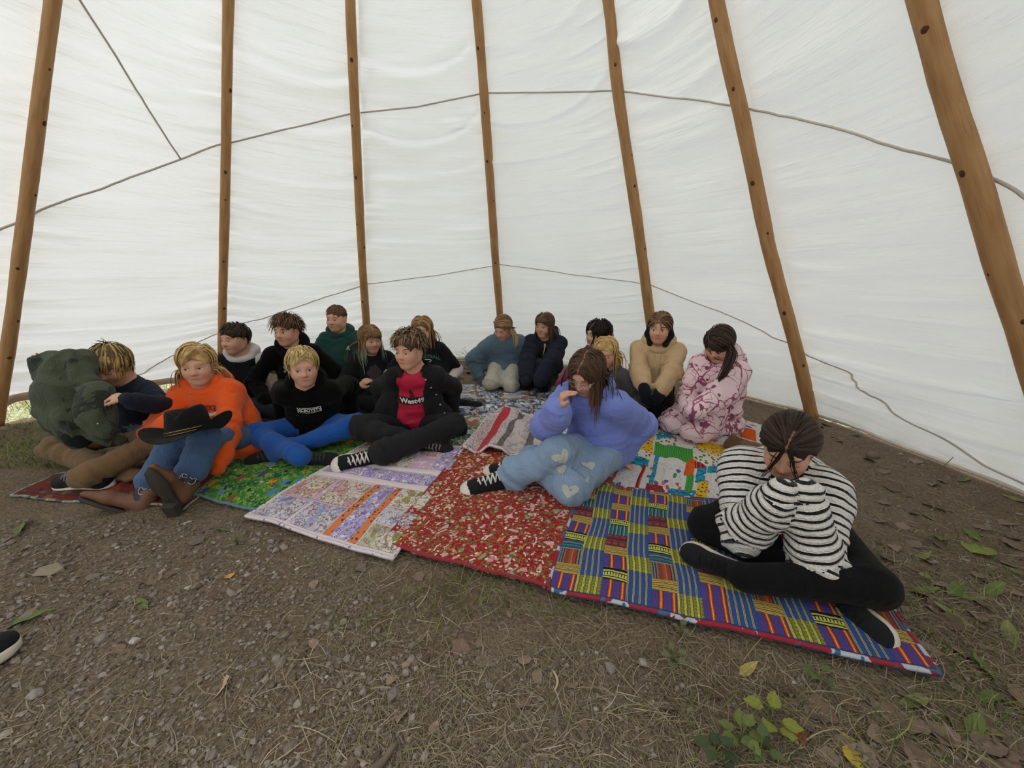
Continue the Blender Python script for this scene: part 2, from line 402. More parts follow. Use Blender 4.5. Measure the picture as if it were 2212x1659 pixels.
# ================================================================ GROUND
def groundz(x, y):
    P = np.stack([x * 1.2, y * 1.2, x * 0 + 3.3], 1); z = .030 * vnoise(P)
    r = np.hypot(x - TC[0], y - TC[1]); far = np.clip((r - 2.6) / .8, 0, 1)
    z = z * .6 + .006 * vnoise(np.stack([x * 9, y * 9, x * 0], 1)) - .012
    lf = np.exp(-((x + 3.2) ** 2 + (y - 2.7) ** 2) / .35) * .05
    return z - lf * .4
def soil():
    b = NB('bare_soil', .95, .12); o = b.coord()
    n = b.noise(o, 2.2, 5, .6); m = b.noise(o, 14, 5, .65); f = b.noise(o, 95, 4, .7)
    c = b.mix(b.ramp(n, [(.3, (0, 0, 0)), (.7, (1, 1, 1))]), srgb('#64533f'), srgb('#7c6d5d'))
    c = b.mix(b.ramp(m, [(.35, (0, 0, 0)), (.7, (.75, .75, .75))]), c, srgb('#5c4c3b'))
    c = b.mix(b.ramp(f, [(.45, (0, 0, 0)), (.72, (.8, .8, .8))]), c, srgb('#94867a'))
    g = b.math('MULTIPLY', b.math('GREATER_THAN', b.noise(o, 1.1, 3), .53), b.ramp(b.noise(o, 40, 4), [(.4, (0, 0, 0)), (.7, (.55, .55, .55))]))
    c = b.mix(b.math('MULTIPLY', g, .6), c, srgb('#726a50'))
    b.color(c); h = b.math('ADD', b.math('MULTIPLY', f, .6), b.math('ADD', b.math('MULTIPLY', m, 1.2), b.math('MULTIPLY', b.vor(o, 75), .8)))
    b.bump(h, .9, .012); return b.done()
nx, ny = 220, 200
gx, gy = np.meshgrid(np.linspace(-4.6, 3.2, nx), np.linspace(-2.2, 5.2, ny)); gx = gx.ravel(); gy = gy.ravel()
k = np.arange((ny - 1) * nx).reshape(ny - 1, nx)[:, :-1].ravel()
Fq = np.stack([k, k + 1, k + nx + 1, k + nx], 1); cx_, cy_ = gx[Fq].mean(1), gy[Fq].mean(1); Fq = Fq[np.hypot(cx_ - TC[0], cy_ - TC[1]) < TR + .06]
fl = put('floor', mesh('floor', np.stack([gx, gy, groundz(gx, gy)], 1), Fq), soil()); fl['kind'] = 'structure'
# meadow outside the tent
b = NB('meadow', .95, .1); o = b.coord(); c = b.mix(b.noise(o, 3, 5), srgb('#7d8c4e'), srgb('#b8bd8e'))
c = b.mix(b.math('GREATER_THAN', b.noise(o, 60, 3), .55), c, srgb('#e0ddc8')); b.color(c); b.bump(b.noise(o, 90, 3), 1, .03)
Vm = A([-40, -40, -.045], [40, -40, -.045], [40, 40, -.045], [-40, 40, -.045])
me_ = put('ground_outside', mesh('ground_outside', Vm, [(0, 1, 2, 3)], smooth=False), b.done()); me_['kind'] = 'structure'
# ================================================================ QUILTS
def uvc(b, ax=None):
    o = b.coord('UV')
    if ax is None: return o
    return b.node('ShaderNodeSeparateXYZ', {0: o}).outputs[ax]
def stripes(name, period, stops, axis=0, wav=0., over=None):
    k = ('st', name)
    if k in MATS: return MATS[k]
    b = NB(name, .92, .12); o = uvc(b); t = uvc(b, axis)
    if wav: t = b.math('ADD', t, b.math('MULTIPLY', b.math('SUBTRACT', b.noise(o, 45, 2), .5), wav))
    f = b.math('FRACT', b.math('DIVIDE', b.math('ADD', t, 5.0), period))
    c = b.ramp(f, [(p, srgb(h)) for p, h in stops], 'CONSTANT')
    if over:                                          # little woven ticks across the stripes
        per, lo, hi, fr, col = over
        g = b.math('FRACT', b.math('DIVIDE', b.math('ADD', uvc(b, 1 - axis), 5.), per))
        m = b.math('MULTIPLY', b.math('LESS_THAN', g, fr), b.math('MULTIPLY', b.math('GREATER_THAN', f, lo), b.math('LESS_THAN', f, hi)))
        c = b.mix(m, c, srgb(col))
    c = b.mix(1., c, b.ramp(b.noise(o, 160, 3), [(.25, (.78, .78, .78)), (.75, (1.12, 1.12, 1.12))]), 'MULTIPLY')
    b.color(c); b.bump(b.math('ADD', b.noise(o, 700, 1), b.noise(o, 40, 3)), .4, .004)
    MATS[k] = b.done(); return MATS[k]
def printed(name, base, layers, var=.06):
    """layers: ('spot', cell, thr, [cols], stretch, distort, keep) | ('line', scale, width, col, stretch) | ('blot', scale, thr, col)"""
    k = ('pr', name)
    if k in MATS: return MATS[k]
    b = NB(name, .92, .12); o = uvc(b); c = srgb(base)
    c = b.mix(b.noise(o, 14, 3), tuple(x * (1 - var) for x in c), tuple(min(1, x * (1 + var)) for x in c))
    for q, L in enumerate(layers):
        mp = b.node('ShaderNodeMapping', {'Vector': o, 'Location': (q * 3.17 + 1, q * 1.71 + 1, 0)})
        if L[0] == 'spot':
            _, cell, thr, cols, st, dist, keep = L
            mp.inputs['Scale'].default_value = (st, 1 / st, 1); v = mp.outputs[0]
            if dist:
                nz = b.node('ShaderNodeTexNoise', {'Vector': v, 'Scale': .9 / cell, 'Detail': 2}).outputs['Color']
                v = b.node('ShaderNodeVectorMath', {0: v, 1: b.node('ShaderNodeVectorMath', {0: nz, 3: dist * cell}, operation='SCALE').outputs[0]}, operation='ADD').outputs[0]
            vo = b.node('ShaderNodeTexVoronoi', {'Vector': v, 'Scale': 1 / cell}, feature='F1', voronoi_dimensions='2D')
            rd = b.node('ShaderNodeSeparateColor', {0: vo.outputs['Color']})
            m = b.math('MULTIPLY', b.math('LESS_THAN', vo.outputs['Distance'], thr), b.math('LESS_THAN', rd.outputs[1], keep))
            cc = b.ramp(rd.outputs[0], [(i / len(cols), srgb(h)) for i, h in enumerate(cols)], 'CONSTANT')
            c = b.mix(m, c, cc)
        elif L[0] == 'line':
            _, sc, wd, col, st = L
            mp.inputs['Scale'].default_value = (st, 1 / st, 1)
            n = b.noise(mp.outputs[0], sc, 2.5, .55)
            c = b.mix(b.math('LESS_THAN', b.math('ABSOLUTE', b.math('SUBTRACT', n, .5)), wd), c, srgb(col))
        else:
            _, sc, thr, col = L
            c = b.mix(b.math('GREATER_THAN', b.noise(mp.outputs[0], sc, 3, .5), thr), c, srgb(col))
    b.color(c); b.bump(b.math('ADD', b.noise(o, 600, 1), b.math('MULTIPLY', b.noise(o, 30, 3), 2)), .45, .005)
    MATS[k] = b.done(); return MATS[k]

def cover(x, y):        # softly rumpled bedding on the uneven soil
    P = np.stack([x * 5, y * 5, x * 0 + 1.7], 1); Q = np.stack([x * 13, y * 13, x * 0 + 6.1], 1)
    return groundz(x, y) * .6 + .016 * vnoise(P) + .007 * vnoise(Q) + .009
class Quilt:
    def __init__(s, corners, layer, label, group, mat_base, name='quilt', rumple=0., thick=.011, wob=.006):
        s.c = [np.asarray(p, float)[:2] for p in corners]; s.layer = layer; s.rum = rumple; s.thick = thick; s.wob = wob; s.n = 0
        s.o = A(*(sum(s.c) / 4), 0)
        nu = nv = 46
        u, v = np.meshgrid(np.linspace(0, 1, nu), np.linspace(0, 1, nv)); u = u.ravel(); v = v.ravel()
        T = s.pos(u, v, -.0015); B = s.pos(u, v, -thick); B[:, 2] -= .006
        k = np.arange((nv - 1) * nu).reshape(nv - 1, nu)[:, :-1].ravel(); q = np.stack([k, k + 1, k + nu + 1, k + nu], 1)
        rim = np.concatenate([np.arange(nu), np.arange(1, nv) * nu + nu - 1, (nv - 1) * nu + np.arange(nu - 2, -1, -1), np.arange(nv - 2, 0, -1) * nu])
        r2 = np.roll(rim, -1); N = nu * nv
        F = np.concatenate([q, q[:, ::-1] + N, np.stack([rim, rim + N, r2 + N, r2], 1)])
        s.root = put(name, mesh(name, np.concatenate([T, B]) - s.o, F, uv=np.tile(s.metric(u, v), (2, 1))), mat_base, loc=s.o); tag(s.root, label, name.split('_')[-1], group)
        # bound edge
        uu, vv = u[rim], v[rim]; P = s.pos(uu, vv, -thick * .45); P = np.concatenate([P, P[:1]])
        s.rimP = P
    def size(s): return np.linalg.norm(s.c[1] - s.c[0]), np.linalg.norm(s.c[3] - s.c[0])
    def metric(s, u, v): L, W = s.size(); return np.stack([u * L, v * W], 1)
    def xy(s, u, v):
        a, b_, c_, d = s.c; u = np.asarray(u, float)[:, None]; v = np.asarray(v, float)[:, None]
        p = a * (1 - u) * (1 - v) + b_ * u * (1 - v) + c_ * u * v + d * (1 - u) * v
        n1 = vnoise(np.stack([p[:, 0] * 6, p[:, 1] * 6, p[:, 0] * 0 + s.layer * 99], 1)); n2 = vnoise(np.stack([p[:, 0] * 6, p[:, 1] * 6, p[:, 0] * 0 + 20 + s.layer * 99], 1))
        return p + s.wob * 3 * np.stack([n1, n2], 1)
    def pos(s, u, v, dz=0.):
        p = s.xy(u, v); z = cover(p[:, 0], p[:, 1]) + s.layer + dz
        if s.rum: z = z + s.rum * np.clip(.5 + 1.6 * vnoise(np.stack([u * 7, v * 2.2, u * 0 + 5], 1)), 0, 1.3)
        return np.concatenate([p, z[:, None]], 1)
    def inv(s, x, y):
        g = gp(x, y, .015)[:2]; u = v = .5
        for _ in range(30):
            e = s.xy([u], [v])[0] - g; du = (s.xy([u + 1e-3], [v])[0] - s.xy([u], [v])[0]) / 1e-3; dv = (s.xy([u], [v + 1e-3])[0] - s.xy([u], [v])[0]) / 1e-3
            d = np.linalg.solve(np.stack([du, dv], 1), -e); u += d[0]; v += d[1]
        return u, v
    def patch(s, u0, v0, u1, v1, m, n=None, puff=.003, name='patch', up=0.):
        L, W = s.size(); nu = n or max(3, min(14, int(abs(u1 - u0) * L / .016) + 2)); nv = n or max(3, min(14, int(abs(v1 - v0) * W / .016) + 2))
        a, b_ = np.meshgrid(np.linspace(0, 1, nu), np.linspace(0, 1, nv)); a = a.ravel(); b_ = b_.ravel()
        u = u0 + (u1 - u0) * a; v = v0 + (v1 - v0) * b_
        e = np.clip(np.minimum(np.minimum(a, 1 - a) * nu / 2, np.minimum(b_, 1 - b_) * nv / 2), 0, 1)
        P = s.pos(u, v, .0); P[:, 2] += puff * e + up + .0004
        k = np.arange((nv - 1) * nu).reshape(nv - 1, nu)[:, :-1].ravel()
        uv = s.metric(u - u0, v - v0) + A(.731 * (s.n % 7), .387 * (s.n % 5)) * (0 if (m.name.startswith('weave') or m.name.startswith('band')) else 1)
        s.n += 1
        return put(name, mesh(name, P - s.o, np.stack([k, k + 1, k + nu + 1, k + nu], 1), uv=uv), m, s.root)
    def pxpatch(s, p0, p1, m, **kw):
        u0, v0 = s.inv(*p0); u1, v1 = s.inv(*p1)
        if u1 < u0: u0, u1 = u1, u0
        if v1 < v0: v0, v1 = v1, v0
        return s.patch(max(0.005, u0), max(0.005, v0), min(.995, u1), min(.995, v1), m, **kw)
    def binding(s, m, r=.006):
        V, F = tube(s.rimP, r, 6, cap=False); d = np.concatenate([[0], np.cumsum(np.linalg.norm(np.diff(s.rimP, axis=0), axis=1))]); k = np.arange(len(V))
        put('binding', mesh('binding', V - s.o, F, uv=np.stack([d[k // 6], (k % 6) * .004], 1)), m, s.root)

G = gp
def W(x, y): return gp(x, y, .012)
# dark red rug under the two boys at the left ------------------------------------------
m_rug = printed('rug_red', '#6d3029', [('blot', 9, .55, '#8a4636'), ('blot', 22, .6, '#4d2a2a'), ('spot', .07, .2, ['#7c8a7c', '#97503c', '#a9a08c'], 1.6, .5, .35)], .2)
q = Quilt([W(20, 1066), W(395, 1092), W(566, 948), W(120, 1022)], .000, 'worn dark red woven rug with pale green edge under the cowboy boots', None, m_rug, 'rug', wob=.012)
q.binding(printed('rug_edge', '#7f8f80', [('blot', 20, .55, '#4f5a58'), ('blot', 50, .6, '#a9b3a0')]), .006)
for v in (.1, .86): q.patch(.03, v, .97, v + .07, printed('rug_band', '#4a3f42', [('blot', 25, .55, '#7b5a44')]), name='band', puff=.0015)
# beige printed quilt behind ----------------------------------------------------------
m_beige = printed('beige_print', '#b7a895', [('line', 18, .018, '#6d5a4a', 1), ('spot', .06, .25, ['#8f6f58', '#5c6b50', '#d9d0c2', '#a08a78'], 1.2, .6, .5)])
q = Quilt([W(470, 955), W(835, 990), W(900, 855), W(545, 868)], .002, 'cream printed quilt with a dark green band behind the blond boy in black', 'quilts', m_beige)
q.patch(.02, .16, .98, .26, printed('green_band', '#2f5a44', [('blot', 30, .56, '#4c7a58')]), name='band')
for i in range(6):
    q.patch(.02 + i * .16, .28, .17 + i * .16, .60, [m_beige, printed('cream_brown', '#c9bcab', [('blot', 16, .58, '#7a5c4a'), ('line', 22, .02, '#5d4a3e', 1)])][i % 2])
    q.patch(.02 + i * .16, .62, .17 + i * .16, .97, [printed('cream_brown', '', []), m_beige][i % 2])
# green animal-print quilt --------------------------------------------------------------
m_jung = printed('jungle_print', '#3c7a3a', [('blot', 14, .5, '#1f5f3c'), ('blot', 30, .57, '#6f9a3c'), ('line', 16, .009, '#86a549', 1), ('line', 26, .007, '#b5b552', 1.2), ('spot', .105, .22, ['#55407e', '#c98a30', '#6b84b0', '#8a5530', '#4f7fb5', '#55407e', '#d0912e', '#7f9a44'], 1.35, .35, .75),
   ('spot', .085, .11, ['#dca53c', '#b5482a', '#2f302c', '#c3ccd0', '#b5482a'], 1.2, .6, .7), ('spot', .05, .09, ['#c9442e', '#d8b84a', '#3b3b38', '#8fb0d0'], 1.2, .5, .35)], .2)
q = Quilt([W(412, 1064), W(640, 1112), W(815, 940), W(585, 930)], .008, 'bright green jungle animal print quilt in front of the boy in blue sweatpants', 'quilts', m_jung, wob=.012)
q.binding(cloth_mat('slate_binding', srgb('#5f7d8c')), .006)
# blue-grey winter print quilt at the back ----------------------------------------------
m_win = printed('winter_print', '#a3a4ae', [('blot', 7, .52, '#c9c9cc'), ('blot', 12, .56, '#5c606e'), ('line', 14, .03, '#3f4450', 1.5), ('spot', .09, .2, ['#2d3038', '#e3e1df', '#7f93ab'], 1.7, .8, .4)], .12)
m_wing = printed('winter_green', '#5d6b58', [('blot', 10, .54, '#8f9a94'), ('blot', 15, .58, '#2f4a36'), ('line', 22, .03, '#c5c6bd', 1), ('spot', .05, .22, ['#d9d6cc', '#3c5a40', '#7a5f45'], 1.3, .7, .45)], .15)
m_winb = printed('winter_brown', '#8d7355', [('blot', 12, .54, '#b9bcc0'), ('blot', 20, .57, '#a0653c')], .15)
m_winp = printed('winter_pale', '#b3b9c2', [('blot', 10, .56, '#a2714e'), ('line', 13, .03, '#8e99a6', 1.3), ('blot', 14, .6, '#dcdad6')], .1)
m_ice = printed('winter_ice', '#8fb6cb', [('line', 16, .05, '#cfe0e6', 1.3)])
q = Quilt([W(968, 985), W(1275, 955), W(1262, 832), W(972, 826)], .002, 'blue grey and green winter landscape quilt beneath the kneeling girl in the teal hoodie', 'quilts', m_winb)
rows = [(.01, .28, [m_wing, m_wing, m_wing, m_ice, m_ice]), (.30, .40, [m_winb, m_wing, m_winb, m_win, m_ice]), (.42, .68, [m_win, m_win, m_win, m_win, m_winp]), (.70, .98, [m_winp, m_win, m_winp, m_win, m_win])]
for v0, v1, ms in rows:
    for i, m in enumerate(ms): q.patch(.01 + i * .197, v0, .19 + i * .197, v1, m)
# white quilt with red and grey strips --------------------------------------------------
m_pale = printed('pale_grey_quilting', '#c6bab6', [('line', 12, .03, '#a89d99', 1)])
m_spk = printed('speckled_pink_print', '#d3c3c0', [('line', 60, .026, '#7f7074', 1), ('spot', .018, .22, ['#5f5558', '#a0888a', '#e2d6d2'], 1, .5, .5)])
m_red = cloth_mat('plain_red_strip', srgb('#b01f2c'), .12); m_gry = printed('dark_grey_strip', '#6d6966', [('blot', 60, .55, '#585553')])
q = Quilt([W(1000, 982), W(1190, 985), W(1213, 898), W(1076, 886)], .010, 'crumpled white quilt with red and grey strips beside the lavender hoodie girl', 'quilts', m_spk, rumple=.05, wob=.012)
for u0, u1, m in [(.01, .12, m_spk), (.12, .235, m_red), (.235, .36, m_spk), (.36, .45, m_gry), (.45, .66, m_pale), (.66, .75, m_gry), (.75, .90, m_pale), (.90, .99, m_red)]:
    q.patch(u0, .02, u1, .97, m, name='strip')
q.binding(printed('pink_white_edge', '#dccbc9', [('blot', 70, .6, '#8a7577')]), .007)
# pastel fairy-print patchwork ----------------------------------------------------------
m_wht = printed('pink_white_strip', '#d9c9cd', [('blot', 60, .66, '#c9b5bd')])
m_lav = printed('lavender_flowers', '#b3a5cf', [('spot', .034, .38, ['#d9d0dc', '#8d7fb5', '#c9b9b0', '#e4dade'], 1, .35, .8), ('line', 55, .025, '#6f6488', 1), ('spot', .034, .14, ['#7a6a9c', '#8a9a5a', '#b07a4a'], 1, .2, .8)])
m_org = printed('orange_leopard_band', '#cf7a4c', [('spot', .016, .34, ['#8a4a2e', '#6d3a28'], 1, .5, .6)])
def fairy(nm, base, a, b_, c_): return printed(nm, base, [('blot', 7, .56, a), ('spot', .085, .26, [b_, base, c_, base], 1.2, .9, .6), ('line', 26, .022, '#8a6f72', 1.2), ('line', 40, .018, c_, 1), ('spot', .035, .2, ['#8c8f4c', '#b0605a', '#7d82ad', '#c08a4a'], 1, .7, .25)])
m_f1 = fairy('fairy_pink', '#d3c2ba', '#c79a9f', '#b9857c', '#8d8a55'); m_f2 = fairy('fairy_blue', '#c9c2c6', '#a6a7c2', '#c08a86', '#7f83a8')
m_f3 = fairy('fairy_tree', '#d2cac2', '#b9b3a4', '#7f8a3e', '#9a8f5a'); m_f4 = fairy('fairy_rose', '#d0b9b8', '#c08f9a', '#a56d78', '#9a7a5a')
m_mau = printed('mauve_strip', '#c3a3b8', [('blot', 30, .58, '#d8c3cd')])
q = Quilt([W(533, 1113), W(847, 1209), W(1016, 966), W(796, 950)], .014, 'pale pastel patchwork quilt with lavender and orange strips', 'quilts', m_wht)
for u0, v0, u1, v1, m in [(.02, .02, .26, .20, m_f2), (.28, .02, .52, .20, m_f2), (.02, .215, .24, .44, m_f1), (.28, .215, .52, .44, m_f1), (.245, .215, .275, .44, m_mau), (.02, .202, .52, .213, m_mau),
   (.53, .02, .575, .45, m_org), (.58, .02, .70, .45, m_lav), (.705, .02, .75, .45, m_org), (.76, .02, .985, .16, m_f3), (.76, .17, .985, .29, m_f2), (.76, .30, .985, .45, m_f3),
   (.02, .455, .985, .505, m_wht), (.02, .51, .985, .61, m_lav), (.02, .62, .985, .66, m_wht), (.02, .67, .40, .70, m_org), (.02, .71, .20, .97, m_f4), (.21, .71, .42, .97, m_f1), (.43, .67, .62, .82, m_f3), (.43, .83, .62, .97, m_lav),
   (.63, .67, .80, .82, m_mau), (.63, .83, .80, .97, m_f4), (.81, .67, .98, .84, m_lav), (.81, .85, .98, .97, m_lav)]:
    q.patch(u0, v0, u1, v1, m, puff=.004)
q.binding(printed('white_purple_edge', '#d5cbcf', [('blot', 60, .62, '#7d748c')]), .0065)
# red floral quilt -----------------------------------------------------------------------
m_flo = printed('red_floral', '#9c1f29', [('line', 34, .020, '#7d7a48', 1), ('line', 52, .014, '#5f6840', 1), ('blot', 40, .66, '#7f1720'), ('spot', .050, .21, ['#c98f88', '#c9a198', '#8f9a78', '#c9b0a6', '#b88a50'], 1.15, 2.0, .85), ('spot', .017, .30, ['#dcc6bd', '#d8a49c', '#9c1f29', '#8aa07a', '#9c1f29', '#c9a79c'], 1, .9, .42),
   ('spot', .050, .10, ['#e3d5cc', '#e0b3ab', '#dcc9be'], 1.1, 1.9, .8), ('spot', .024, .15, ['#3c6b48', '#c58f3a', '#2f2f35', '#4a7a55', '#6a7a40'], 1.3, .9, .42)], .12)
q = Quilt([W(822, 1174), W(1187, 1270), W(1338, 1003), W(1002, 968)], .018, 'red quilt printed with small pink and white flowers', 'quilts', m_flo)
q.binding(cloth_mat('red_binding', srgb('#93303a')), .006)
# multicoloured patch quilt on white -----------------------------------------------------
m_crit = printed('white_critters', '#d4cfca', [('spot', .075, .22, ['#3e5f8f', '#b8505a', '#7a4a55', '#4f7a4a', '#c96a78'], 1.4, .95, .75), ('line', 40, .009, '#94898f', 1.2)])
m_bug = printed('white_bugs', '#d2cfc2', [('spot', .030, .30, ['#3c7a44', '#7a4030', '#3f7f94', '#b0522e', '#4a5a30', '#8a6a30'], 1.5, .55, .92)])
m_yel = printed('yellow_giraffe', '#d8a92e', [('spot', .028, .22, ['#5f4420', '#8a5a22', '#3f3a28'], 1.3, .7, .8), ('spot', .07, .13, ['#3f8a94', '#7a5a2c'], 1, .4, .6)])
m_tur = printed('turquoise_print', '#2f93b0', [('blot', 24, .57, '#1f6d92'), ('line', 38, .02, '#184a66', 1), ('spot', .05, .18, ['#d08a3a', '#2f6a3c', '#c9c4b8', '#7a3a3a'], 1.4, .9, .55)])
m_ora = printed('orange_solid', '#cf5a20', [('blot', 40, .58, '#b8481a')])
m_grn = stripes('green_wave_stripe', .012, [(0, '#3f8f3c'), (.55, '#2a6a30'), (.7, '#58a84a')], 0, .006)
m_rst = stripes('red_yellow_wave', .020, [(0, '#8f1f2c'), (.3, '#b5342c'), (.42, '#d88a30'), (.5, '#8f1f2c'), (.72, '#2c2440'), (.85, '#a8242c')], 0, .008)
m_rsh = stripes('red_yellow_wave_cross', .020, [(0, '#8f1f2c'), (.3, '#b5342c'), (.42, '#d88a30'), (.5, '#8f1f2c'), (.72, '#2c2440'), (.85, '#a8242c')], 1, .008)
q = Quilt([W(1290, 1072), W(1690, 1128), W(1668, 922), W(1372, 846)], .010, 'white quilt with yellow turquoise orange and green patches under the kneeling girl in pink', 'quilts', m_crit)
def z3(x, y): return (1300 + x / 5.183, 780 + y / 5.183)
for a, b_, m in [((480, 1000), (600, 815), m_yel), ((575, 1050), (1025, 985), m_grn), ((350, 1010), (575, 950), m_yel), ((345, 1075), (560, 1005), m_bug), ((320, 1135), (530, 1080), m_tur), ((370, 1425), (500, 1135), m_rst), ((515, 1390), (650, 1050), m_tur),
   ((655, 1430), (905, 1060), m_crit), ((915, 1265), (1030, 1075), m_ora), ((920, 1480), (1040, 1270), m_grn), ((1042, 1340), (1175, 1195), m_tur), ((1050, 1550), (1195, 1345), m_yel), ((1200, 1620), (1420, 1250), m_crit), ((1180, 1240), (1440, 1160), m_tur), ((1035, 1190), (1170, 1135), m_rst),
   ((1040, 1150), (1470, 1055), m_bug), ((1040, 1050), (1500, 985), m_yel), ((720, 1530), (1045, 1450), m_tur), ((480, 1460), (715, 1395), m_rsh), ((600, 945), (850, 880), m_bug), ((610, 875), (800, 830), m_tur), ((860, 560), (980, 520), m_grn), ((850, 615), (980, 580), m_yel), ((845, 500), (1000, 470), m_rsh), ((1560, 850), (1720, 770), m_ora), ((1480, 970), (1700, 900), m_rst)]:
    q.pxpatch(z3(*a), z3(*b_), m)
q.binding(cloth_mat('white_binding', srgb('#cfc8c2')), .005)
# blue and yellow striped weave patchwork ------------------------------------------------
w_blue = stripes('weave_blue', .0192, [(0, '#31508f'), (.40, '#262f4a'), (.44, '#c3ad52'), (.53, '#2f3a5c'), (.62, '#c3ad52'), (.71, '#262f4a'), (.75, '#31508f')], 0, .003)
w_grn = stripes('weave_green', .0192, [(0, '#7a7c3a'), (.25, '#4f6a40'), (.40, '#3f5a3a'), (.44, '#ccd04e'), (.55, '#5a6a3a'), (.62, '#ccd04e'), (.73, '#5d7040'), (.86, '#8a5a3a')], 0, .005, (.013, .0, .42, .4, '#8f8a3c'))
w_pur = stripes('weave_purple', .0385, [(0, '#54427e'), (.40, '#2f2440'), (.44, '#c9451f'), (.54, '#e0b03c'), (.62, '#c9451f'), (.72, '#2f2440'), (.76, '#54427e')], 0, .003)
w_yel = stripes('weave_yellow', .0185, [(0, '#b49a52'), (.28, '#20202c'), (.38, '#c2a850'), (.55, '#8a6f3c'), (.66, '#b49a52'), (.86, '#20202c')], 1, .008)
w_lad = stripes('weave_ladder', .050, [(0, '#20202c'), (.10, '#bdbb58'), (.22, '#20202c'), (.30, '#b9b75a'), (.42, '#c7c46a'), (.62, '#20202c'), (.70, '#bdbb58'), (.84, '#20202c')], 1, .006, (.009, .40, .62, .35, '#20202c'))
w_rgr = stripes('weave_red_grey', .077, [(0, '#4a484c'), (.06, '#8a8684'), (.1, '#3a383c'), (.16, '#77716c'), (.22, '#8f3a30'), (.36, '#3c5a3c'), (.40, '#a8462f'), (.52, '#6f9a4a'), (.56, '#a03a30'), (.72, '#3a383c'), (.78, '#8a8684'), (.84, '#3a383c'), (.9, '#7a7672')], 0, .004)
w_tea = stripes('weave_teal', .030, [(0, '#3a5f78'), (.2, '#2f8a78'), (.34, '#20202c'), (.42, '#5a427a'), (.6, '#3f7f78'), (.72, '#9aa35a'), (.8, '#3a3f60')], 1, .006)
w_tev = stripes('weave_teal_upright', .030, [(0, '#2f6a78'), (.2, '#3fa088'), (.34, '#20202c'), (.42, '#4a3f6a'), (.6, '#3f7f78'), (.72, '#c3b95a'), (.8, '#2f4a60')], 0, .004)
w_dre = stripes('weave_dark_red', .045, [(0, '#6d2f3a'), (.18, '#3a3040'), (.26, '#8f4438'), (.62, '#55303c'), (.72, '#94443c'), (.84, '#3a3048')], 1, .005, (.026, .26, .62, .3, '#6d2f3a'))
Aq, Bq, Dq = W(1183, 1274), W(2026, 1464), W(1256, 1042)
q = Quilt([Aq, Bq, Dq + (Bq - Aq) * 1.01, Dq], .022, 'blue and purple striped weave patchwork quilt beneath the girl in the striped sweater', 'quilts', cloth_mat('blue_backing', srgb('#34508a')))
seq = [w_pur, w_yel, w_rgr, w_tea, w_lad, w_pur, w_yel, w_dre, w_tev, w_lad, w_pur, w_yel]
hts = [1.15, .8, 1.15, .75, .9, 1.1, .8, 1.15, 1.0, .75]
ncol = 13
for ci in range(ncol):
    u0 = .008 + ci * .984 / ncol; u1 = u0 + .984 / ncol; v = .012; k = 0
    if ci % 2 == 0:
        off = [0, 3, 0, 4, 0, 3, 0][ci // 2] if ci else 0
        while v < .985:
            m = w_pur if k == 0 else seq[(k + off) % len(seq)]; h = hts[(k + off) % len(hts)] * .088 if k else .1
            v1 = min(.988, v + h); q.patch(u0, v, u1, v1, m, n=5, puff=.0028); v = v1; k += 1
    else:
        g0 = (ci // 2) % 2
        while v < .985:
            isg = (k + g0) % 2 == (0 if ci < 6 else 1) if True else 0
            h = .105 if (k + g0) % 2 == 0 else .19
            v1 = min(.988, v + h); q.patch(u0, v, u1, v1, w_grn if (k + g0) % 2 == 0 else w_blue, n=6, puff=.0028); v = v1; k += 1
q.binding(printed('red_white_blue_edge', '#8f3440', [('blot', 14, .52, '#b9bac4'), ('blot', 18, .56, '#3f6a8f'), ('blot', 22, .58, '#a02c38')]), .007)
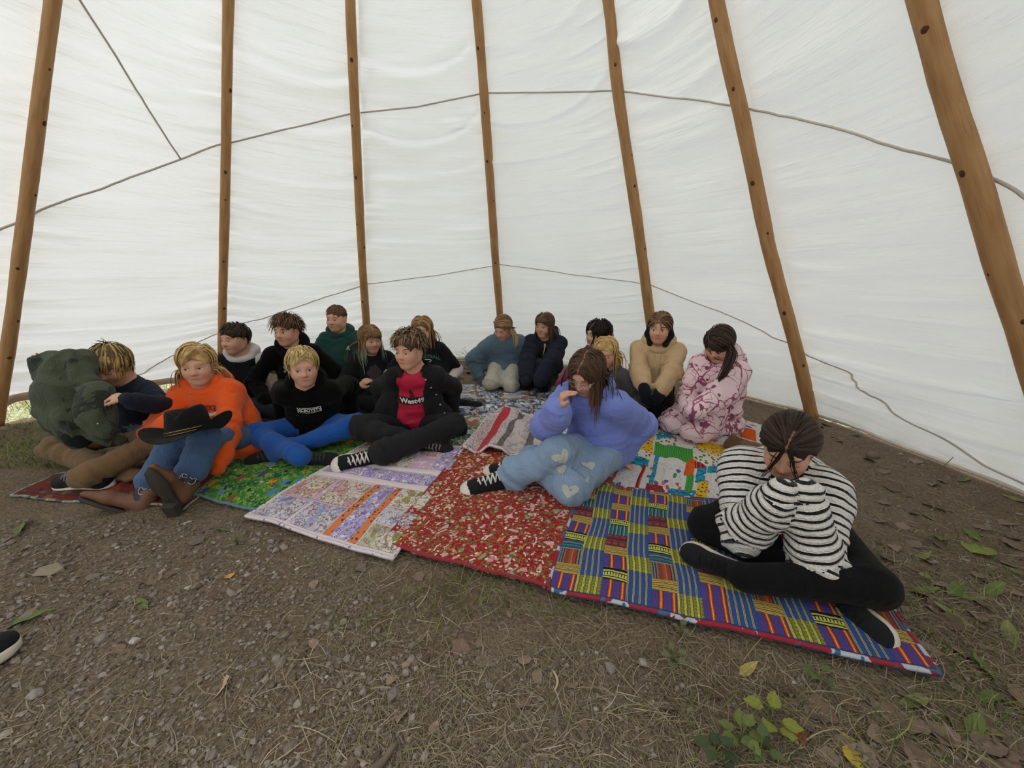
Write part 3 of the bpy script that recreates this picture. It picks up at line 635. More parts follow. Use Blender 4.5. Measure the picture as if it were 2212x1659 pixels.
# ================================================================ PEOPLE: engine
_EDG = [(0, 1), (2, 3), (4, 5), (6, 7), (0, 2), (1, 3), (4, 6), (5, 7), (0, 4), (1, 5), (2, 6), (3, 7)]
class Field:
    """blended distance field on a rectilinear grid, meshed with surface nets"""
    def __init__(s, lo, hi, h, fine=()):
        s.ax = []
        for k in range(3):
            c = [lo[k]]
            while c[-1] < hi[k]:
                hh = h
                for fl, fh, fs in fine:
                    if fl[k] - h * .5 <= c[-1] < fh[k]: hh = min(hh, fs)
                c.append(c[-1] + hh)
            s.ax.append(np.array(c, np.float32))
        s.f = np.full([len(a) for a in s.ax], .5, np.float32)
    def _blk(s, lo, hi):
        sl = [];
        for k in range(3):
            i = max(0, int(np.searchsorted(s.ax[k], lo[k])) - 1); j = min(len(s.ax[k]), int(np.searchsorted(s.ax[k], hi[k])) + 1)
            if j <= i: return None, None
            sl.append(slice(i, j))
        X, Y, Z = (s.ax[k][sl[k]] for k in range(3))
        return tuple(sl), (X[:, None, None], Y[None, :, None], Z[None, None, :])
    def _mix(s, sl, d, k, sub):
        f = s.f[sl]
        if sub: d = -d; h = np.maximum(k - np.abs(f - d), 0) / k; s.f[sl] = np.maximum(f, d) + h * h * k * .25
        else: h = np.maximum(k - np.abs(f - d), 0) / k; s.f[sl] = np.minimum(f, d) - h * h * k * .25
    def cone(s, a, b, r1, r2=None, k=.02, flat=None, sub=False):
        """tapered capsule; flat=(axis, factor) widens it along axis"""
        a = np.asarray(a, np.float32); b = np.asarray(b, np.float32); r2 = r1 if r2 is None else r2
        R = max(r1, r2) * (max(1, flat[1]) if flat else 1) + k + .012
        sl, (X, Y, Z) = s._blk(np.minimum(a, b) - R, np.maximum(a, b) + R) if True else (None, None)
        if sl is None: return
        px, py, pz = X - a[0], Y - a[1], Z - a[2]; d = b - a
        if flat:
            n = nrm(flat[0]).astype(np.float32); g = np.float32(1 / flat[1] - 1)
            q = (px * n[0] + py * n[1] + pz * n[2]) * g; px = px + q * n[0]; py = py + q * n[1]; pz = pz + q * n[2]; d = d + n * (d @ n) * g
        t = np.clip((px * d[0] + py * d[1] + pz * d[2]) / max(float(d @ d), 1e-9), 0, 1)
        D = np.sqrt((px - t * d[0]) ** 2 + (py - t * d[1]) ** 2 + (pz - t * d[2]) ** 2) - (r1 + (r2 - r1) * t)
        s._mix(sl, D, k, sub)
    def ell(s, c, R, r, k=.02, sub=False):
        """ellipsoid, R columns are its axes in world space"""
        c = np.asarray(c, np.float32); r = np.asarray(r, np.float32); m = float(max(r)) + k + .012
        sl, P = s._blk(c - m, c + m)
        if sl is None: return
        X, Y, Z = P[0] - c[0], P[1] - c[1], P[2] - c[2]; R = np.asarray(R, np.float32)
        q = [X * R[0, i] + Y * R[1, i] + Z * R[2, i] for i in range(3)]
        k0 = np.sqrt(sum((q[i] / r[i]) ** 2 for i in range(3))); k1 = np.sqrt(sum((q[i] / r[i] ** 2) ** 2 for i in range(3))) + 1e-6
        s._mix(sl, k0 * (k0 - 1) / k1, k, sub)
    def chain(s, P, R, k=.02, flat=None):
        for i in range(len(P) - 1): s.cone(P[i], P[i + 1], R[i], R[i + 1], k, flat)
    def cut_below(s, z):
        s.f = np.maximum(s.f, (z - s.ax[2])[None, None, :])
    def out(s, smooth=1):
        f = s.f; g = f < 0
        c = np.zeros([n - 1 for n in f.shape], np.uint8)
        cor = [(i, j, k) for i in (0, 1) for j in (0, 1) for k in (0, 1)]
        nx, ny, nz = f.shape
        for i, j, k in cor: c += g[i:nx - 1 + i, j:ny - 1 + j, k:nz - 1 + k]
        I = np.argwhere((c > 0) & (c < 8))
        if not len(I): return np.zeros((0, 3)), np.zeros((0, 4), int)
        val = np.stack([f[I[:, 0] + i, I[:, 1] + j, I[:, 2] + k] for i, j, k in cor], 1); ca = np.array(cor, np.float32)
        acc = np.zeros((len(I), 3), np.float32); cnt = np.zeros(len(I), np.float32)
        for a, b in _EDG:
            va, vb = val[:, a], val[:, b]; m = (va < 0) != (vb < 0); t = np.where(m, va / np.where(m, va - vb, 1), 0)
            acc += np.where(m[:, None], ca[a] + (ca[b] - ca[a]) * t[:, None], 0); cnt += m
        u = acc / cnt[:, None]
        V = np.stack([s.ax[k][I[:, k]] + u[:, k] * (s.ax[k][I[:, k] + 1] - s.ax[k][I[:, k]]) for k in range(3)], 1)
        idx = np.full(c.shape, -1, np.int64); idx[I[:, 0], I[:, 1], I[:, 2]] = np.arange(len(I))
        Q = []
        for ax in range(3):
            o1, o2 = [(1, 2), (2, 0), (0, 1)][ax]
            A_ = [slice(None)] * 3; B_ = [slice(None)] * 3; A_[ax] = slice(0, f.shape[ax] - 1); B_[ax] = slice(1, None)
            e = np.argwhere(g[tuple(A_)] != g[tuple(B_)]); e = e[(e[:, o1] > 0) & (e[:, o2] > 0) & (e[:, o1] < f.shape[o1] - 1) & (e[:, o2] < f.shape[o2] - 1)]
            if not len(e): continue
            ins = g[e[:, 0], e[:, 1], e[:, 2]]
            def cell(d1, d2):
                q = e.copy(); q[:, o1] -= d1; q[:, o2] -= d2; return idx[q[:, 0], q[:, 1], q[:, 2]]
            q = np.stack([cell(1, 1), cell(0, 1), cell(0, 0), cell(1, 0)], 1); q[~ins] = q[~ins][:, ::-1]; Q.append(q)
        Q = np.concatenate(Q); Q = Q[(Q >= 0).all(1)]
        for _ in range(smooth): V = relax(V, Q, .5)
        return V.astype(np.float64), Q
def relax(V, Q, w):
    S = np.zeros_like(V); n = np.zeros(len(V), V.dtype)
    for a, b in ((0, 1), (1, 2), (2, 3), (3, 0)):
        for k in range(3):
            S[:, k] += np.bincount(Q[:, a], V[Q[:, b], k], len(V)) + np.bincount(Q[:, b], V[Q[:, a], k], len(V))
        n += np.bincount(Q[:, a], minlength=len(V)) + np.bincount(Q[:, b], minlength=len(V))
    return V * (1 - w) + w * S / np.maximum(n, 1)[:, None]
def vnormals(V, Q):
    N = np.cross(V[Q[:, 2]] - V[Q[:, 0]], V[Q[:, 3]] - V[Q[:, 1]]); O = np.zeros_like(V)
    for a in range(4):
        for k in range(3): O[:, k] += np.bincount(Q[:, a], N[:, k], len(V))
    return O / (np.linalg.norm(O, axis=1)[:, None] + 1e-12)
def nearest_bone(V, bones):
    """-> index, metres along, length, distance for the closest of the bones (a,b,radius)"""
    best = np.full(len(V), 1e9); bi = np.zeros(len(V), int); bt = np.zeros(len(V)); bl = np.zeros(len(V)); br = np.zeros(len(V)); bd = np.zeros((len(V), 3))
    for i, (a, b, r) in enumerate(bones):
        d = b - a; L = np.linalg.norm(d); t0 = ((V - a) @ d) / (L * L); t = np.clip(t0, 0, 1); D = np.linalg.norm(V - a - t[:, None] * d, axis=1) - r
        m = D < best; best[m] = D[m]; bi[m] = i; bt[m] = t[m] * L; bl[m] = L; br[m] = t0[m] * L; bd[m] = d / L
    return bi, bt, bl, br, bd
def folds(V, bt, bd, f1=5., f2=24.):
    b2 = bd + .75 * np.cross(bd, A(.35, .75, .55)); b2 /= np.linalg.norm(b2, axis=1)[:, None]; q = V * f1 + b2 * ((V * b2).sum(1) * f2 * .55 + bt * f2 * .45)[:, None]; return 1.6 * (.5 - np.abs(vnoise(q) * 2.2)) + .8 * vnoise(q * 2.1 + 7.7)
def bvh(V, Q): return BVHTree.FromPolygons([tuple(v) for v in V], [tuple(q) for q in Q.tolist()])
def decal(tree, c, ax, ay, P2, lift=.002, reach=.12):
    """lay flat outline points on a surface: looks along -(ax x ay) from in front of c"""
    n = nrm(np.cross(ax, ay)); out = []
    for x, y in P2:
        p = c + ax * x + ay * y; h = tree.ray_cast(Vector(p + n * reach), Vector(-n), reach * 2)
        out.append(np.array(h[0]) + n * lift if h[0] is not None else p + n * 0)
    return np.array(out)
def ik(a, c, l1, l2, hint):
    d = c - a; L = np.linalg.norm(d); 
    if L > (l1 + l2) * .995: c = a + d / L * (l1 + l2) * .995; d = c - a; L = np.linalg.norm(d)
    x = (l1 * l1 - l2 * l2 + L * L) / (2 * L); h = math.sqrt(max(l1 * l1 - x * x, 0)); u = d / L
    v = hint - u * (hint @ u); return a + u * x + nrm(v) * h, c
def fvec(a): a = math.radians(a); return A(-math.sin(a), -math.cos(a), 0)      # 0 faces the camera side, + turns to picture left
def frame(yaw, pitch=0., roll=0.):
    """columns: the person's left, forward, up (pitch + looks down, roll + tips towards the person's left)"""
    f = fvec(yaw); up = A(0, 0, 1.); l = np.cross(up, f); p, r = math.radians(pitch), math.radians(roll)
    f2 = f * math.cos(p) - up * math.sin(p); u2 = up * math.cos(p) + f * math.sin(p)
    l3 = l * math.cos(r) - u2 * math.sin(r); u3 = u2 * math.cos(r) + l * math.sin(r)
    return np.stack([l3, f2, u3], 1)

M_SKIN = vcol_mat('skin', .55, .35, 0, .12); M_HAIR = vcol_mat('hair', .58, .2, 60)
M_EYEW = plain('eye_white', (.62, .60, .57), .25, .5); M_PUP = plain('pupil', (.012, .01, .009), .15, .6); M_LASH = plain('lash', (.05, .032, .024), .7)
IRIS = {'brown': plain('iris_brown', (.07, .035, .018), .2, .5), 'blue': plain('iris_blue', (.055, .09, .13), .2, .5), 'green': plain('iris_green', (.05, .07, .045), .2, .5)}
M_LIP = plain('lips', srgb('#a8625a'), .45, .4)
PEOPLE = {}

class Person:
    def __init__(s, label, head, hface, pelvis, yaw, pose='cross', hs=.94, size=1.0, skin='#c9987f', zp=None, bulge=.05, arms=None, legs=None, shoulder=None, vox=.009, hvox=.0056, hands=(), shw=.124):
        s.sc = s_ = size; s.hs = hs; s.vox = vox; s.hvox = .0060 if vox >= .010 else hvox; s.label = label
        s.base = A(pelvis[0], pelvis[1], 0); s.yaw = yaw; s.F = fvec(yaw); s.L = np.cross(A(0, 0, 1), s.F); s.U = A(0, 0, 1)
        s.H = np.asarray(head, float); s.R = frame(*hface); s.skin = srgb(skin); s.pose = pose
        zp = zp if zp is not None else {'cross': .105, 'kneel': .215, 'kneesup': .105, 'side': .11}[pose]
        s.pel = s.base + s.U * zp * s_
        s.neck = s.H + s.hp(0, -.045, -.115) * .55 + (A(0, 0, -.150) * hs) * .45 - s.F * .012
        m = (s.pel + s.neck) / 2 - s.F * bulge * s_ + s.U * .0
        s.spine = [(1 - t) ** 2 * s.pel + 2 * t * (1 - t) * m + t * t * s.neck for t in np.linspace(0, 1, 6)]
        sd = nrm(s.neck - s.spine[4]); 
        shl = s.L if shoulder is None else nrm(s.L + s.U * shoulder[0] + s.F * shoulder[1])
        s.sh = {1: s.neck + shl * shw * s_ - s.U * .048 * s_ - s.F * .0, -1: s.neck - shl * shw * s_ - s.U * .048 * s_}
        s.UA, s.FA = .245 * s_, .215 * s_
        s.el, s.wr, s.hd = {}, {}, {}
        for sd_ in (1, -1):
            w_, hint, hdir = (arms or {}).get(sd_, ((.14 * sd_, .22, .12), (.5 * sd_, -.4, -.5), None))
            w_ = s.loc(*w_) if len(w_) == 3 else np.asarray(w_[:3], float)
            e, w2 = ik(s.sh[sd_], w_, s.UA, s.FA, s.dirw(*hint)); s.el[sd_], s.wr[sd_] = e, w2
            s.hd[sd_] = nrm(w2 - e) if hdir is None else nrm(s.dirw(*hdir))
        s.hip, s.kn, s.an, s.toe, s.shoeup = {}, {}, {}, {}, {}
        T = {'cross': dict(hip=(.075, 0, .0), kn=(.27, .20, .115), an=(-.06, .27, .065), toe=(-.95, .25, .0), up=(.15, .5, .8)),
             'kneel': dict(hip=(.07, 0, .0), kn=(.085, .27, .07), an=(.085, -.07, .055), toe=(.02, -1, -.12), up=(0, .12, -1)),
             'kneesup': dict(hip=(.07, 0, .0), kn=(.10, .26, .36), an=(.10, .44, .08), toe=(.15, 1, .2), up=(0, -.3, 1)),
             'side': dict(hip=(.075, 0, .0), kn=(.10, .25, .30), an=(.10, .40, .08), toe=(0, 1, 0), up=(0, 0, 1))}[pose]
        for sd_ in (1, -1):
            d = dict(T); d.update((legs or {}).get(sd_, {}))
            own = (legs or {}).get(sd_, {})
            fx = lambda n: (lambda v: (v[0] * (1 if n in own else sd_), v[1], v[2]))(d[n])
            s.hip[sd_] = s.pel + s.L * .075 * sd_ * s_
            g = lambda n: np.asarray(d[n][:3], float) if len(d[n]) == 4 else s.loc(*fx(n))
            s.kn[sd_], s.an[sd_] = g('kn'), g('an')
            dw = lambda n: np.asarray(d[n][:3], float) if len(d[n]) == 4 else s.dirw(*fx(n))
            s.toe[sd_] = nrm(dw('toe')); s.shoeup[sd_] = nrm(dw('up'))
        if pose == 'cross' and not legs: s.an[-1] = s.loc(.06, .33, .07)
        s.handset = hands
    def hp(s, x, y, z): return s.R @ (A(x, y, z) * s.hs)
    def loc(s, l, f, u): return s.base + (s.L * l + s.F * f + s.U * u) * s.sc
    def dirw(s, l, f, u): return s.L * l + s.F * f + s.U * u
    def report(s):
        q = lambda p: proj(p)
        print(s.label[:40], 'spine %.2f' % np.linalg.norm(s.neck - s.pel), 'pel', q(s.base), 'neck', q(s.neck), 'sh', q(s.sh[-1]), q(s.sh[1]), 'el', q(s.el[-1]), q(s.el[1]), 'wr', q(s.wr[-1]), q(s.wr[1]), 'kn', q(s.kn[-1]), q(s.kn[1]), 'an', q(s.an[-1]), q(s.an[1]),
              'th %.2f %.2f sh %.2f %.2f' % tuple(np.linalg.norm(v) for v in (s.hip[-1] - s.kn[-1], s.hip[1] - s.kn[1], s.kn[-1] - s.an[-1], s.kn[1] - s.an[1])))
    # ---- hand: palm and five bent fingers
    def hand(s, F, side, curl=.5, spread=.2, normal=None, k=.006):
        sc = s.sc * .98; w_, d = s.wr[side], s.hd[side]
        n = nrm(normal if normal is not None else A(0, 0, -1)); n = nrm(n - d * (n @ d)); lat = np.cross(d, n) * side      # thumb side
        F.cone(w_ - d * .012, w_ + d * .02 * sc, .019 * sc, .021 * sc, k, (lat, 1.25))
        F.cone(w_ + d * .02 * sc, w_ + d * .058 * sc, .0135 * sc, .0125 * sc, .01, (lat, 2.35))
        for i, (o, L_, r) in enumerate([(.024, .058, .0073), (.008, .064, .0076), (-.008, .060, .0073), (-.023, .047, .0064)]):
            p = w_ + d * .060 * sc + lat * o * sc; dr = nrm(d + lat * o * spread * 12); bend = curl * (1 + .1 * i)
            for j, fr in enumerate((.45, .32, .23)):
                bd = bend * (.75, .95, .6)[j]; dr = nrm(dr * math.cos(bd) + n * math.sin(bd)); q = p + dr * L_ * fr * sc
                F.cone(p, q, r * sc * (1 - .10 * j), r * sc * (.9 - .10 * j), .004); p = q
        p = w_ + d * .022 * sc + lat * .018 * sc; dr = nrm(d * .62 + lat * .72 + n * .30)
        for j, fr in enumerate((.5, .5)):
            q = p + dr * .050 * fr * sc; F.cone(p, q, (.0105 - .0018 * j) * sc, (.0088 - .0018 * j) * sc, .006); p = q; dr = nrm(dr + d * .45 - lat * .25 + n * .35 * curl)
    # ---- body: one continuous surface from crown to feet
    def body(s, mouth=0., closed=False):
        hs = s.hs; pts = [s.H, s.pel] + list(s.el.values()) + list(s.wr.values()) + list(s.kn.values()) + list(s.an.values())
        lo = np.min(pts, 0) - .15; hi = np.max(pts, 0) + .15
        hf = .148 * hs
        fine = [(s.H - hf, s.H + hf, s.hvox)]
        for sd in s.handset: c = s.wr[sd] + s.hd[sd] * .065; fine.append((c - .085, c + .085, .0048))
        F = Field(lo, hi, .014, fine); R = s.R; hp = lambda x, y, z: s.H + s.hp(x, y, z); e = lambda c, r, k=.02, sub=False: F.ell(hp(*c), R, A(*r) * hs, k * hs, sub)
        cn = lambda a, b, r1, r2, k=.02, sub=False: F.cone(hp(*a), hp(*b), r1 * hs, r2 * hs, k * hs, None, sub)
        # head
        e((0, -.012, .032), (.071, .090, .078)); e((0, .022, -.030), (.058, .066, .070), .04); cn((0, .058, -.086), (0, .050, -.080), .022, .026, .03)
        e((.034, .050, -.034), (.026, .030, .030), .03); e((-.034, .050, -.034), (.026, .030, .030), .03)
        cn((.056, -.01, -.055), (.02, .052, -.088), .016, .014, .03); cn((-.056, -.01, -.055), (-.02, .052, -.088), .016, .014, .03)
        cn((-.032, .071, .021), (.032, .071, .021), .012, .012, .02)
        e((.031, .096, -.002), (.019, .018, .0135), .012, True); e((-.031, .096, -.002), (.019, .018, .0135), .012, True)
        e((.031, .068, -.003), (.0135, .0135, .0125), .006); e((-.031, .068, -.003), (.0135, .0135, .0125), .006)
        cn((0, .080, .008), (0, .098, -.026), .0068, .0108, .014); e((.0095, .090, -.031), (.0075, .0085, .0065), .008); e((-.0095, .090, -.031), (.0075, .0085, .0065), .008)
        cn((-.016, .078, -.0565), (.016, .078, -.0565), .0055, .0055, .010); cn((-.014, .077, -.0655), (.014, .077, -.0655), .0062, .0062, .010)
        cn((-.020, .090, -.0605), (.020, .090, -.0605), .0026, .0026, .004, True)
        for q in (1, -1): e((.072 * q, -.012, -.012), (.010, .020, .031), .010); e((.082 * q, -.006, -.010), (.006, .011, .018), .008, True)
        # neck, trunk, limbs (inside the clothes)
        F.cone(hp(0, -.030, -.060), s.neck + (s.neck - s.spine[4]) * .1, .046 * hs, .052 * hs, .03)
        F.chain(s.spine, [.064, .062, .066, .068, .058, .046], .04, (s.L, 1.45)); F.cone(s.sh[-1], s.sh[1], .040, .040, .03)
        for sd in (1, -1):
            F.cone(s.sh[sd], s.el[sd], .036, .029, .02); F.cone(s.el[sd], s.wr[sd], .028, .0195, .02)
            F.cone(s.hip[sd], s.kn[sd], .058, .042, .03); F.cone(s.kn[sd], s.an[sd], .040, .026, .02)
            F.cone(s.an[sd], s.an[sd] + s.toe[sd] * .09 - s.shoeup[sd] * .046, .024, .016, .015)
            if sd in s.handset: s.hand(F, sd, *s.handset[sd])
        V, Q = F.out(1)
        q = (V - s.H) @ R / hs; c = np.tile(np.array(s.skin), (len(V), 1))
        def tint(cx, r, col, w):
            nonlocal c
            d = np.linalg.norm((q - A(*cx)) / A(*r), axis=1); k = np.clip(1.25 - d, 0, 1)[:, None] * w; c = c * (1 - k) + np.array(col) * k
        red = np.array(s.skin) * A(1.05, .72, .68)
        for x in (1, -1): tint((.040 * x, .065, -.030), (.026, .04, .022), red, .45); tint((.075 * x, -.01, -.01), (.02, .03, .035), red, .5)
        tint((0, .10, -.026), (.016, .02, .014), red, .4)
        c *= (1 + .10 * vnoise(V * 60))[:, None]
        s.root = put('person', mesh('person', V - s.base, Q, col=c), M_SKIN, loc=s.base); tag(s.root, s.label, 'person')
        m = np.linalg.norm(q, axis=1) < .17; fm = m[Q].all(1); s.htree = bvh(V, Q[fm])
        return s
    def part(s, name, V, F, mat, parent=None, label=None, **kw):
        o = put(name, mesh(name, V - s.base, F, **kw), mat, parent or s.root)
        if label: o['label'] = label
        return o
    # ---- face details laid on the face surface
    def face(s, brow='#5a4030', iris='brown', open_=.8, gaze=0., gdown=0., browz=.0, browang=.1, smile=0.):
        ax, ay = s.R[:, 0] * s.hs, s.R[:, 2] * s.hs; n = s.R[:, 1]; T = s.htree
        def lay(P2, lift): # in head units, looking at the face from in front
            out = []
            for x, z in P2:
                p = s.H + ax * x + ay * z; h = T.ray_cast(Vector(p + n * .20), Vector(-n), .3)
                out.append((np.array(h[0]) if h[0] is not None else p + n * .06 * s.hs) + n * lift)
            return np.array(out)
        t = np.linspace(0, 1, 9)
        for q in (1, -1):
            cx, cz = .031 * q, -.002 - .004 * (1 - open_); w_ = .0145; hu, hl = .0072 * open_, .0048 * min(1, open_ + .2)
            xs = cx + w_ * (2 * t - 1); up = cz + hu * (1 - (2 * t - 1) ** 2) ** .7; lw = cz - hl * (1 - (2 * t - 1) ** 2) ** .8
            V = []; F4 = []; mi = []; o = 0
            if open_ > .25:
                P = lay(np.concatenate([np.stack([xs, up], 1), np.stack([xs, lw], 1)]), .0006); V.append(P); F4 += [[i, i + 9, i + 10, i + 1] for i in range(8)]; mi += [0] * 8; o = 18
                gx, gz = cx + .0055 * gaze, cz + .001 - .003 * gdown
                for rr, mm, lf in ((.0066, 1, .0010), (.0031, 2, .0013)):
                    a = np.linspace(0, 2 * math.pi, 13)[:-1]; px_ = gx + rr * np.cos(a); pz = gz + rr * np.sin(a)
                    pz = np.clip(pz, np.interp(px_, xs, lw), np.interp(px_, xs, up)); P = lay(np.concatenate([np.stack([px_, pz], 1), [[gx, np.clip(gz, np.interp(gx, xs, lw), np.interp(gx, xs, up))]]]), lf)
                    V.append(P); F4 += [[o + 12, o + i, o + (i + 1) % 12] for i in range(12)]; mi += [mm] * 12; o += 13
            la = np.concatenate([np.stack([xs, up + .0006], 1), np.stack([xs, up + .0024 + .0012 * t[::1] * 0], 1)]) if open_ > .25 else np.concatenate([np.stack([xs, lw - .0006], 1), np.stack([xs, lw + .0016], 1)])
            P = lay(la, .0016); V.append(P); F4 += [[o + i + 9, o + i, o + i + 1, o + i + 10] for i in range(8)]; mi += [3] * 8
            s.part('eye', np.concatenate(V), [tuple(f) for f in F4], [M_EYEW, IRIS[iris], M_PUP, M_LASH], midx=mi)
            bx = cx + q * .001 + .0185 * (2 * t - 1); bz = .0215 + browz + .0045 * (1 - (2 * t - 1) ** 2) + browang * .012 * (2 * t - 1) * q * -1; th = .0030 * (1 - .5 * np.abs(2 * t - 1))
            P = lay(np.concatenate([np.stack([bx, bz - th], 1), np.stack([bx, bz + th], 1)]), .0014)
            s.part('eyebrow', P, [(i, i + 1, i + 10, i + 9) for i in range(8)], plain('brow' + brow, srgb(brow), .7))
        xs = .0225 * (2 * t - 1) * (1 + .15 * smile); cur = smile * .006 * (2 * t - 1) ** 2; env = (1 - (2 * t - 1) ** 2)
        mid = -.0605 + cur; up = mid + .0050 * env ** .8 - .0012 * np.exp(-((2 * t - 1) / .15) ** 2); lo = mid - .0065 * env
        P = lay(np.concatenate([np.stack([xs, up], 1), np.stack([xs, mid + .0004], 1), np.stack([xs, mid - .0006], 1), np.stack([xs, lo], 1)]), .0008)
        F4 = [(i + k, i + k + 9, i + k + 10, i + k + 1) for k in (0, 9, 18) for i in range(8)]; mi = [0] * 8 + [1] * 8 + [0] * 8
        s.part('lips', P, F4, [plain('lips' + str(round(s.skin[0], 2)), tuple(np.array(s.skin) * A(.86, .58, .56)), .45, .4), plain('mouth_line', srgb('#5a2f28'), .6)], midx=mi)
        return s
    def glasses(s, col=(.5, .42, .38), r=.021):
        a = np.linspace(0, 2 * math.pi, 25); V = []; mt = plain('glasses_wire', col, .35, .5, .4)
        y = .094
        parts = []
        for q in (1, -1): parts.append(tube([s.H + s.hp(.031 * q + r * math.cos(t), y - .1 * (abs(.031 * q + r * math.cos(t)) ** 2) * 10, -.006 + r * .86 * math.sin(t)) for t in a], .0011, 6, False))
        parts.append(tube([s.H + s.hp(x, y + .002, -.001) for x in (-.011, 0, .011)], .0011, 6))
        for q in (1, -1): parts.append(tube([s.H + s.hp(*p) for p in ((.052 * q, .088, -.002), (.070 * q, .05, .0), (.080 * q, .0, .0), (.080 * q, -.02, -.012))], .0011, 6))
        V, F = join(parts); g = s.part('glasses', V, F, mt)
        return s
    # ---- upper garment
    def top(s, name, mat, bulk=1., hood=True, sleeves=(1, -1), hem=.0, cuff=.040, fold=.0095, neckdrop=0., arm_r=(.054, .046, .038), short=False, extra=None, attrs=False, hem_r=1.0, bones_extra=(), zmin=None, hoodmat=None, vox=None, hood_r=.030, label=None, hood_back=1.):
        pts = [s.neck, s.pel] + list(s.sh.values()) + [s.el[k] for k in sleeves] + [s.wr[k] for k in sleeves]
        F = Field(np.min(pts, 0) - .19, np.max(pts, 0) + .19, vox or s.vox); b = bulk
        P = s.spine; P0 = P[0] + (P[0] - P[1]) * hem
        F.chain([P0] + P[1:5], np.array([.094 * hem_r, .090, .084, .083, .072]) * b * s.sc, .05, (s.L, 1.42))
        F.cone(P[4], P[5], .070 * b * s.sc, .052 * s.sc, .04, (s.L, 1.2)); F.cone(s.sh[-1], s.sh[1], .048 * b * s.sc, .048 * b * s.sc, .05)
        a1, a2, a3 = (r * b * s.sc for r in arm_r)
        for k in sleeves:
            if short: F.cone(s.sh[k], s.sh[k] + (s.el[k] - s.sh[k]) * .78, a1, a1 * .98, .03); continue
            F.cone(s.sh[k], s.el[k], a1, a2, .035); m = s.el[k] + (s.wr[k] - s.el[k]) * .82; F.cone(s.el[k], m, a2, a3 * 1.04, .03); 
            F.cone(s.el[k] + (s.wr[k] - s.el[k]) * .9, s.wr[k] + (s.wr[k] - s.el[k]) * .03, cuff * .86 * b * s.sc, cuff * .80 * b * s.sc, .012)
        # neck opening
        F.cone(s.neck + s.F * .015 + (s.neck - s.spine[4]) * .1, s.H + s.hp(0, 0, -.06), .050 * s.hs, .062 * s.hs, .012, None, True)
        if extra: extra(F)
        if zmin is not None: F.cut_below(zmin)
        V, Q = F.out(1); N = vnormals(V, Q)
        bones = [(P0, P[2], .09), (P[2], P[4], .09)] + [q for k in sleeves for q in ((s.sh[k], s.el[k], .055), (s.el[k], s.wr[k], .048))] + list(bones_extra)
        bi, bt, bl, br, bd = nearest_bone(V, bones)
        arm = bi >= 2; t = bt / np.maximum(bl, 1e-6); up_ = arm & (bi % 2 == 0)
        w_ = np.where(up_, .25 + .75 * np.clip((t - .35) / .5, 0, 1), np.where(arm, .30 + .45 * np.abs(2 * t - 1), .30 + .5 * np.clip(1 - bt / .14, 0, 1) * (bi == 0)))
        wob = folds(V, br, bd)
        V = V + N * (fold * w_ * wob * 1.15 + fold * 1.2 * vnoise(V * 19) + fold * 2.0 * vnoise(V * 8.5))[:, None]
        cat_ = None
        if attrs:                # distance along each sleeve or trunk bone, kept per face corner so that seams stay crisp
            off = [0, np.linalg.norm(P[2] - P0)] + [.013, s.UA + .013] * len(sleeves) + [s.UA + s.FA + .013] * len(bones_extra); fb = bi[Q[:, 0]]; A0 = np.array([b_[0] for b_ in bones]); D0 = np.array([nrm(b_[1] - b_[0]) for b_ in bones])
            cat_ = {'along': (((V[Q] - A0[fb][:, None]) * D0[fb][:, None]).sum(2) + np.array(off)[fb][:, None] + 1.).ravel()}
        s.topo = s.part(name, V, Q, mat, cattrs=cat_)
        if label: s.topo['label'] = label
        s.tV, s.tQ = V, Q; s.ttree = None
        if hood: s.hood(hoodmat or mat, hood_r, hood_back)
        return s
    def hood(s, mat, r=.030, back=1.):
        nb = s.neck; U = nrm(s.neck - s.spine[3]); Fw = nrm(s.F - U * (s.F @ U)); Lt = np.cross(U, Fw) * -1; Lt = s.L
        P = []; R = []
        for a in np.linspace(-math.pi, math.pi, 25):       # a=0 at the back
            c, si = math.cos(a), math.sin(a)
            P.append(nb - Fw * (c * .062 * (1 + .15 * (c > 0))) * s.sc + Lt * si * .078 * s.sc + U * (.022 + .020 * c - .030 * (c < -.3)) * s.sc); R.append(r * s.sc * (1 + .25 * max(c, 0) - .35 * max(-c, 0)))
        lo = np.min(P, 0) - .16; hi = np.max(P, 0) + .12; F = Field(lo, hi, s.vox * .85); F.chain(P, R, .02)
        bk = nb - Fw * .105 * s.sc; F.ell(bk - U * .045 * s.sc * back, np.stack([Lt, Fw, U], 1), A(.082, .046, .078) * s.sc * back, .04)
        F.cone(nb, s.H + s.hp(0, .0, -.06), .050 * s.hs, .060 * s.hs, .01, None, True)
        V, Q = F.out(1); N = vnormals(V, Q); V = V + N * (.008 * vnoise(V * 16) + .004 * vnoise(V * 34))[:, None]
        s.hoodo = s.part('hood', V, Q, mat, s.topo)
    def tree(s):
        if s.ttree is None: s.ttree = bvh(s.tV, s.tQ)
        return s.ttree
    # ---- trousers
    def pants(s, mat, name='trousers', thigh=.072, knee=.058, ankle=.046, fold=.0085, waist=1., attrs=False, vox=None, label=None, upto=1.12, kb=.025, extra=None, seat=True):
        pts = [s.pel] + list(s.kn.values()) + list(s.an.values())
        F = Field(np.min(pts, 0) - .13, np.max(pts, 0) + .15, vox or s.vox); z = s.sc
        F.chain(s.spine[:2], [  .090 * waist * z, .080 * waist * z], .04, (s.L, 1.35))
        for k in (1, -1):
            F.cone(s.hip[k], s.kn[k], thigh * z, knee * z, .05 if seat else .03); F.cone(s.kn[k], s.kn[k] + (s.an[k] - s.kn[k]) * upto, knee * z, ankle * z, kb)
        if extra: extra(F)
        F.cut_below(.018)
        V, Q = F.out(1); N = vnormals(V, Q)
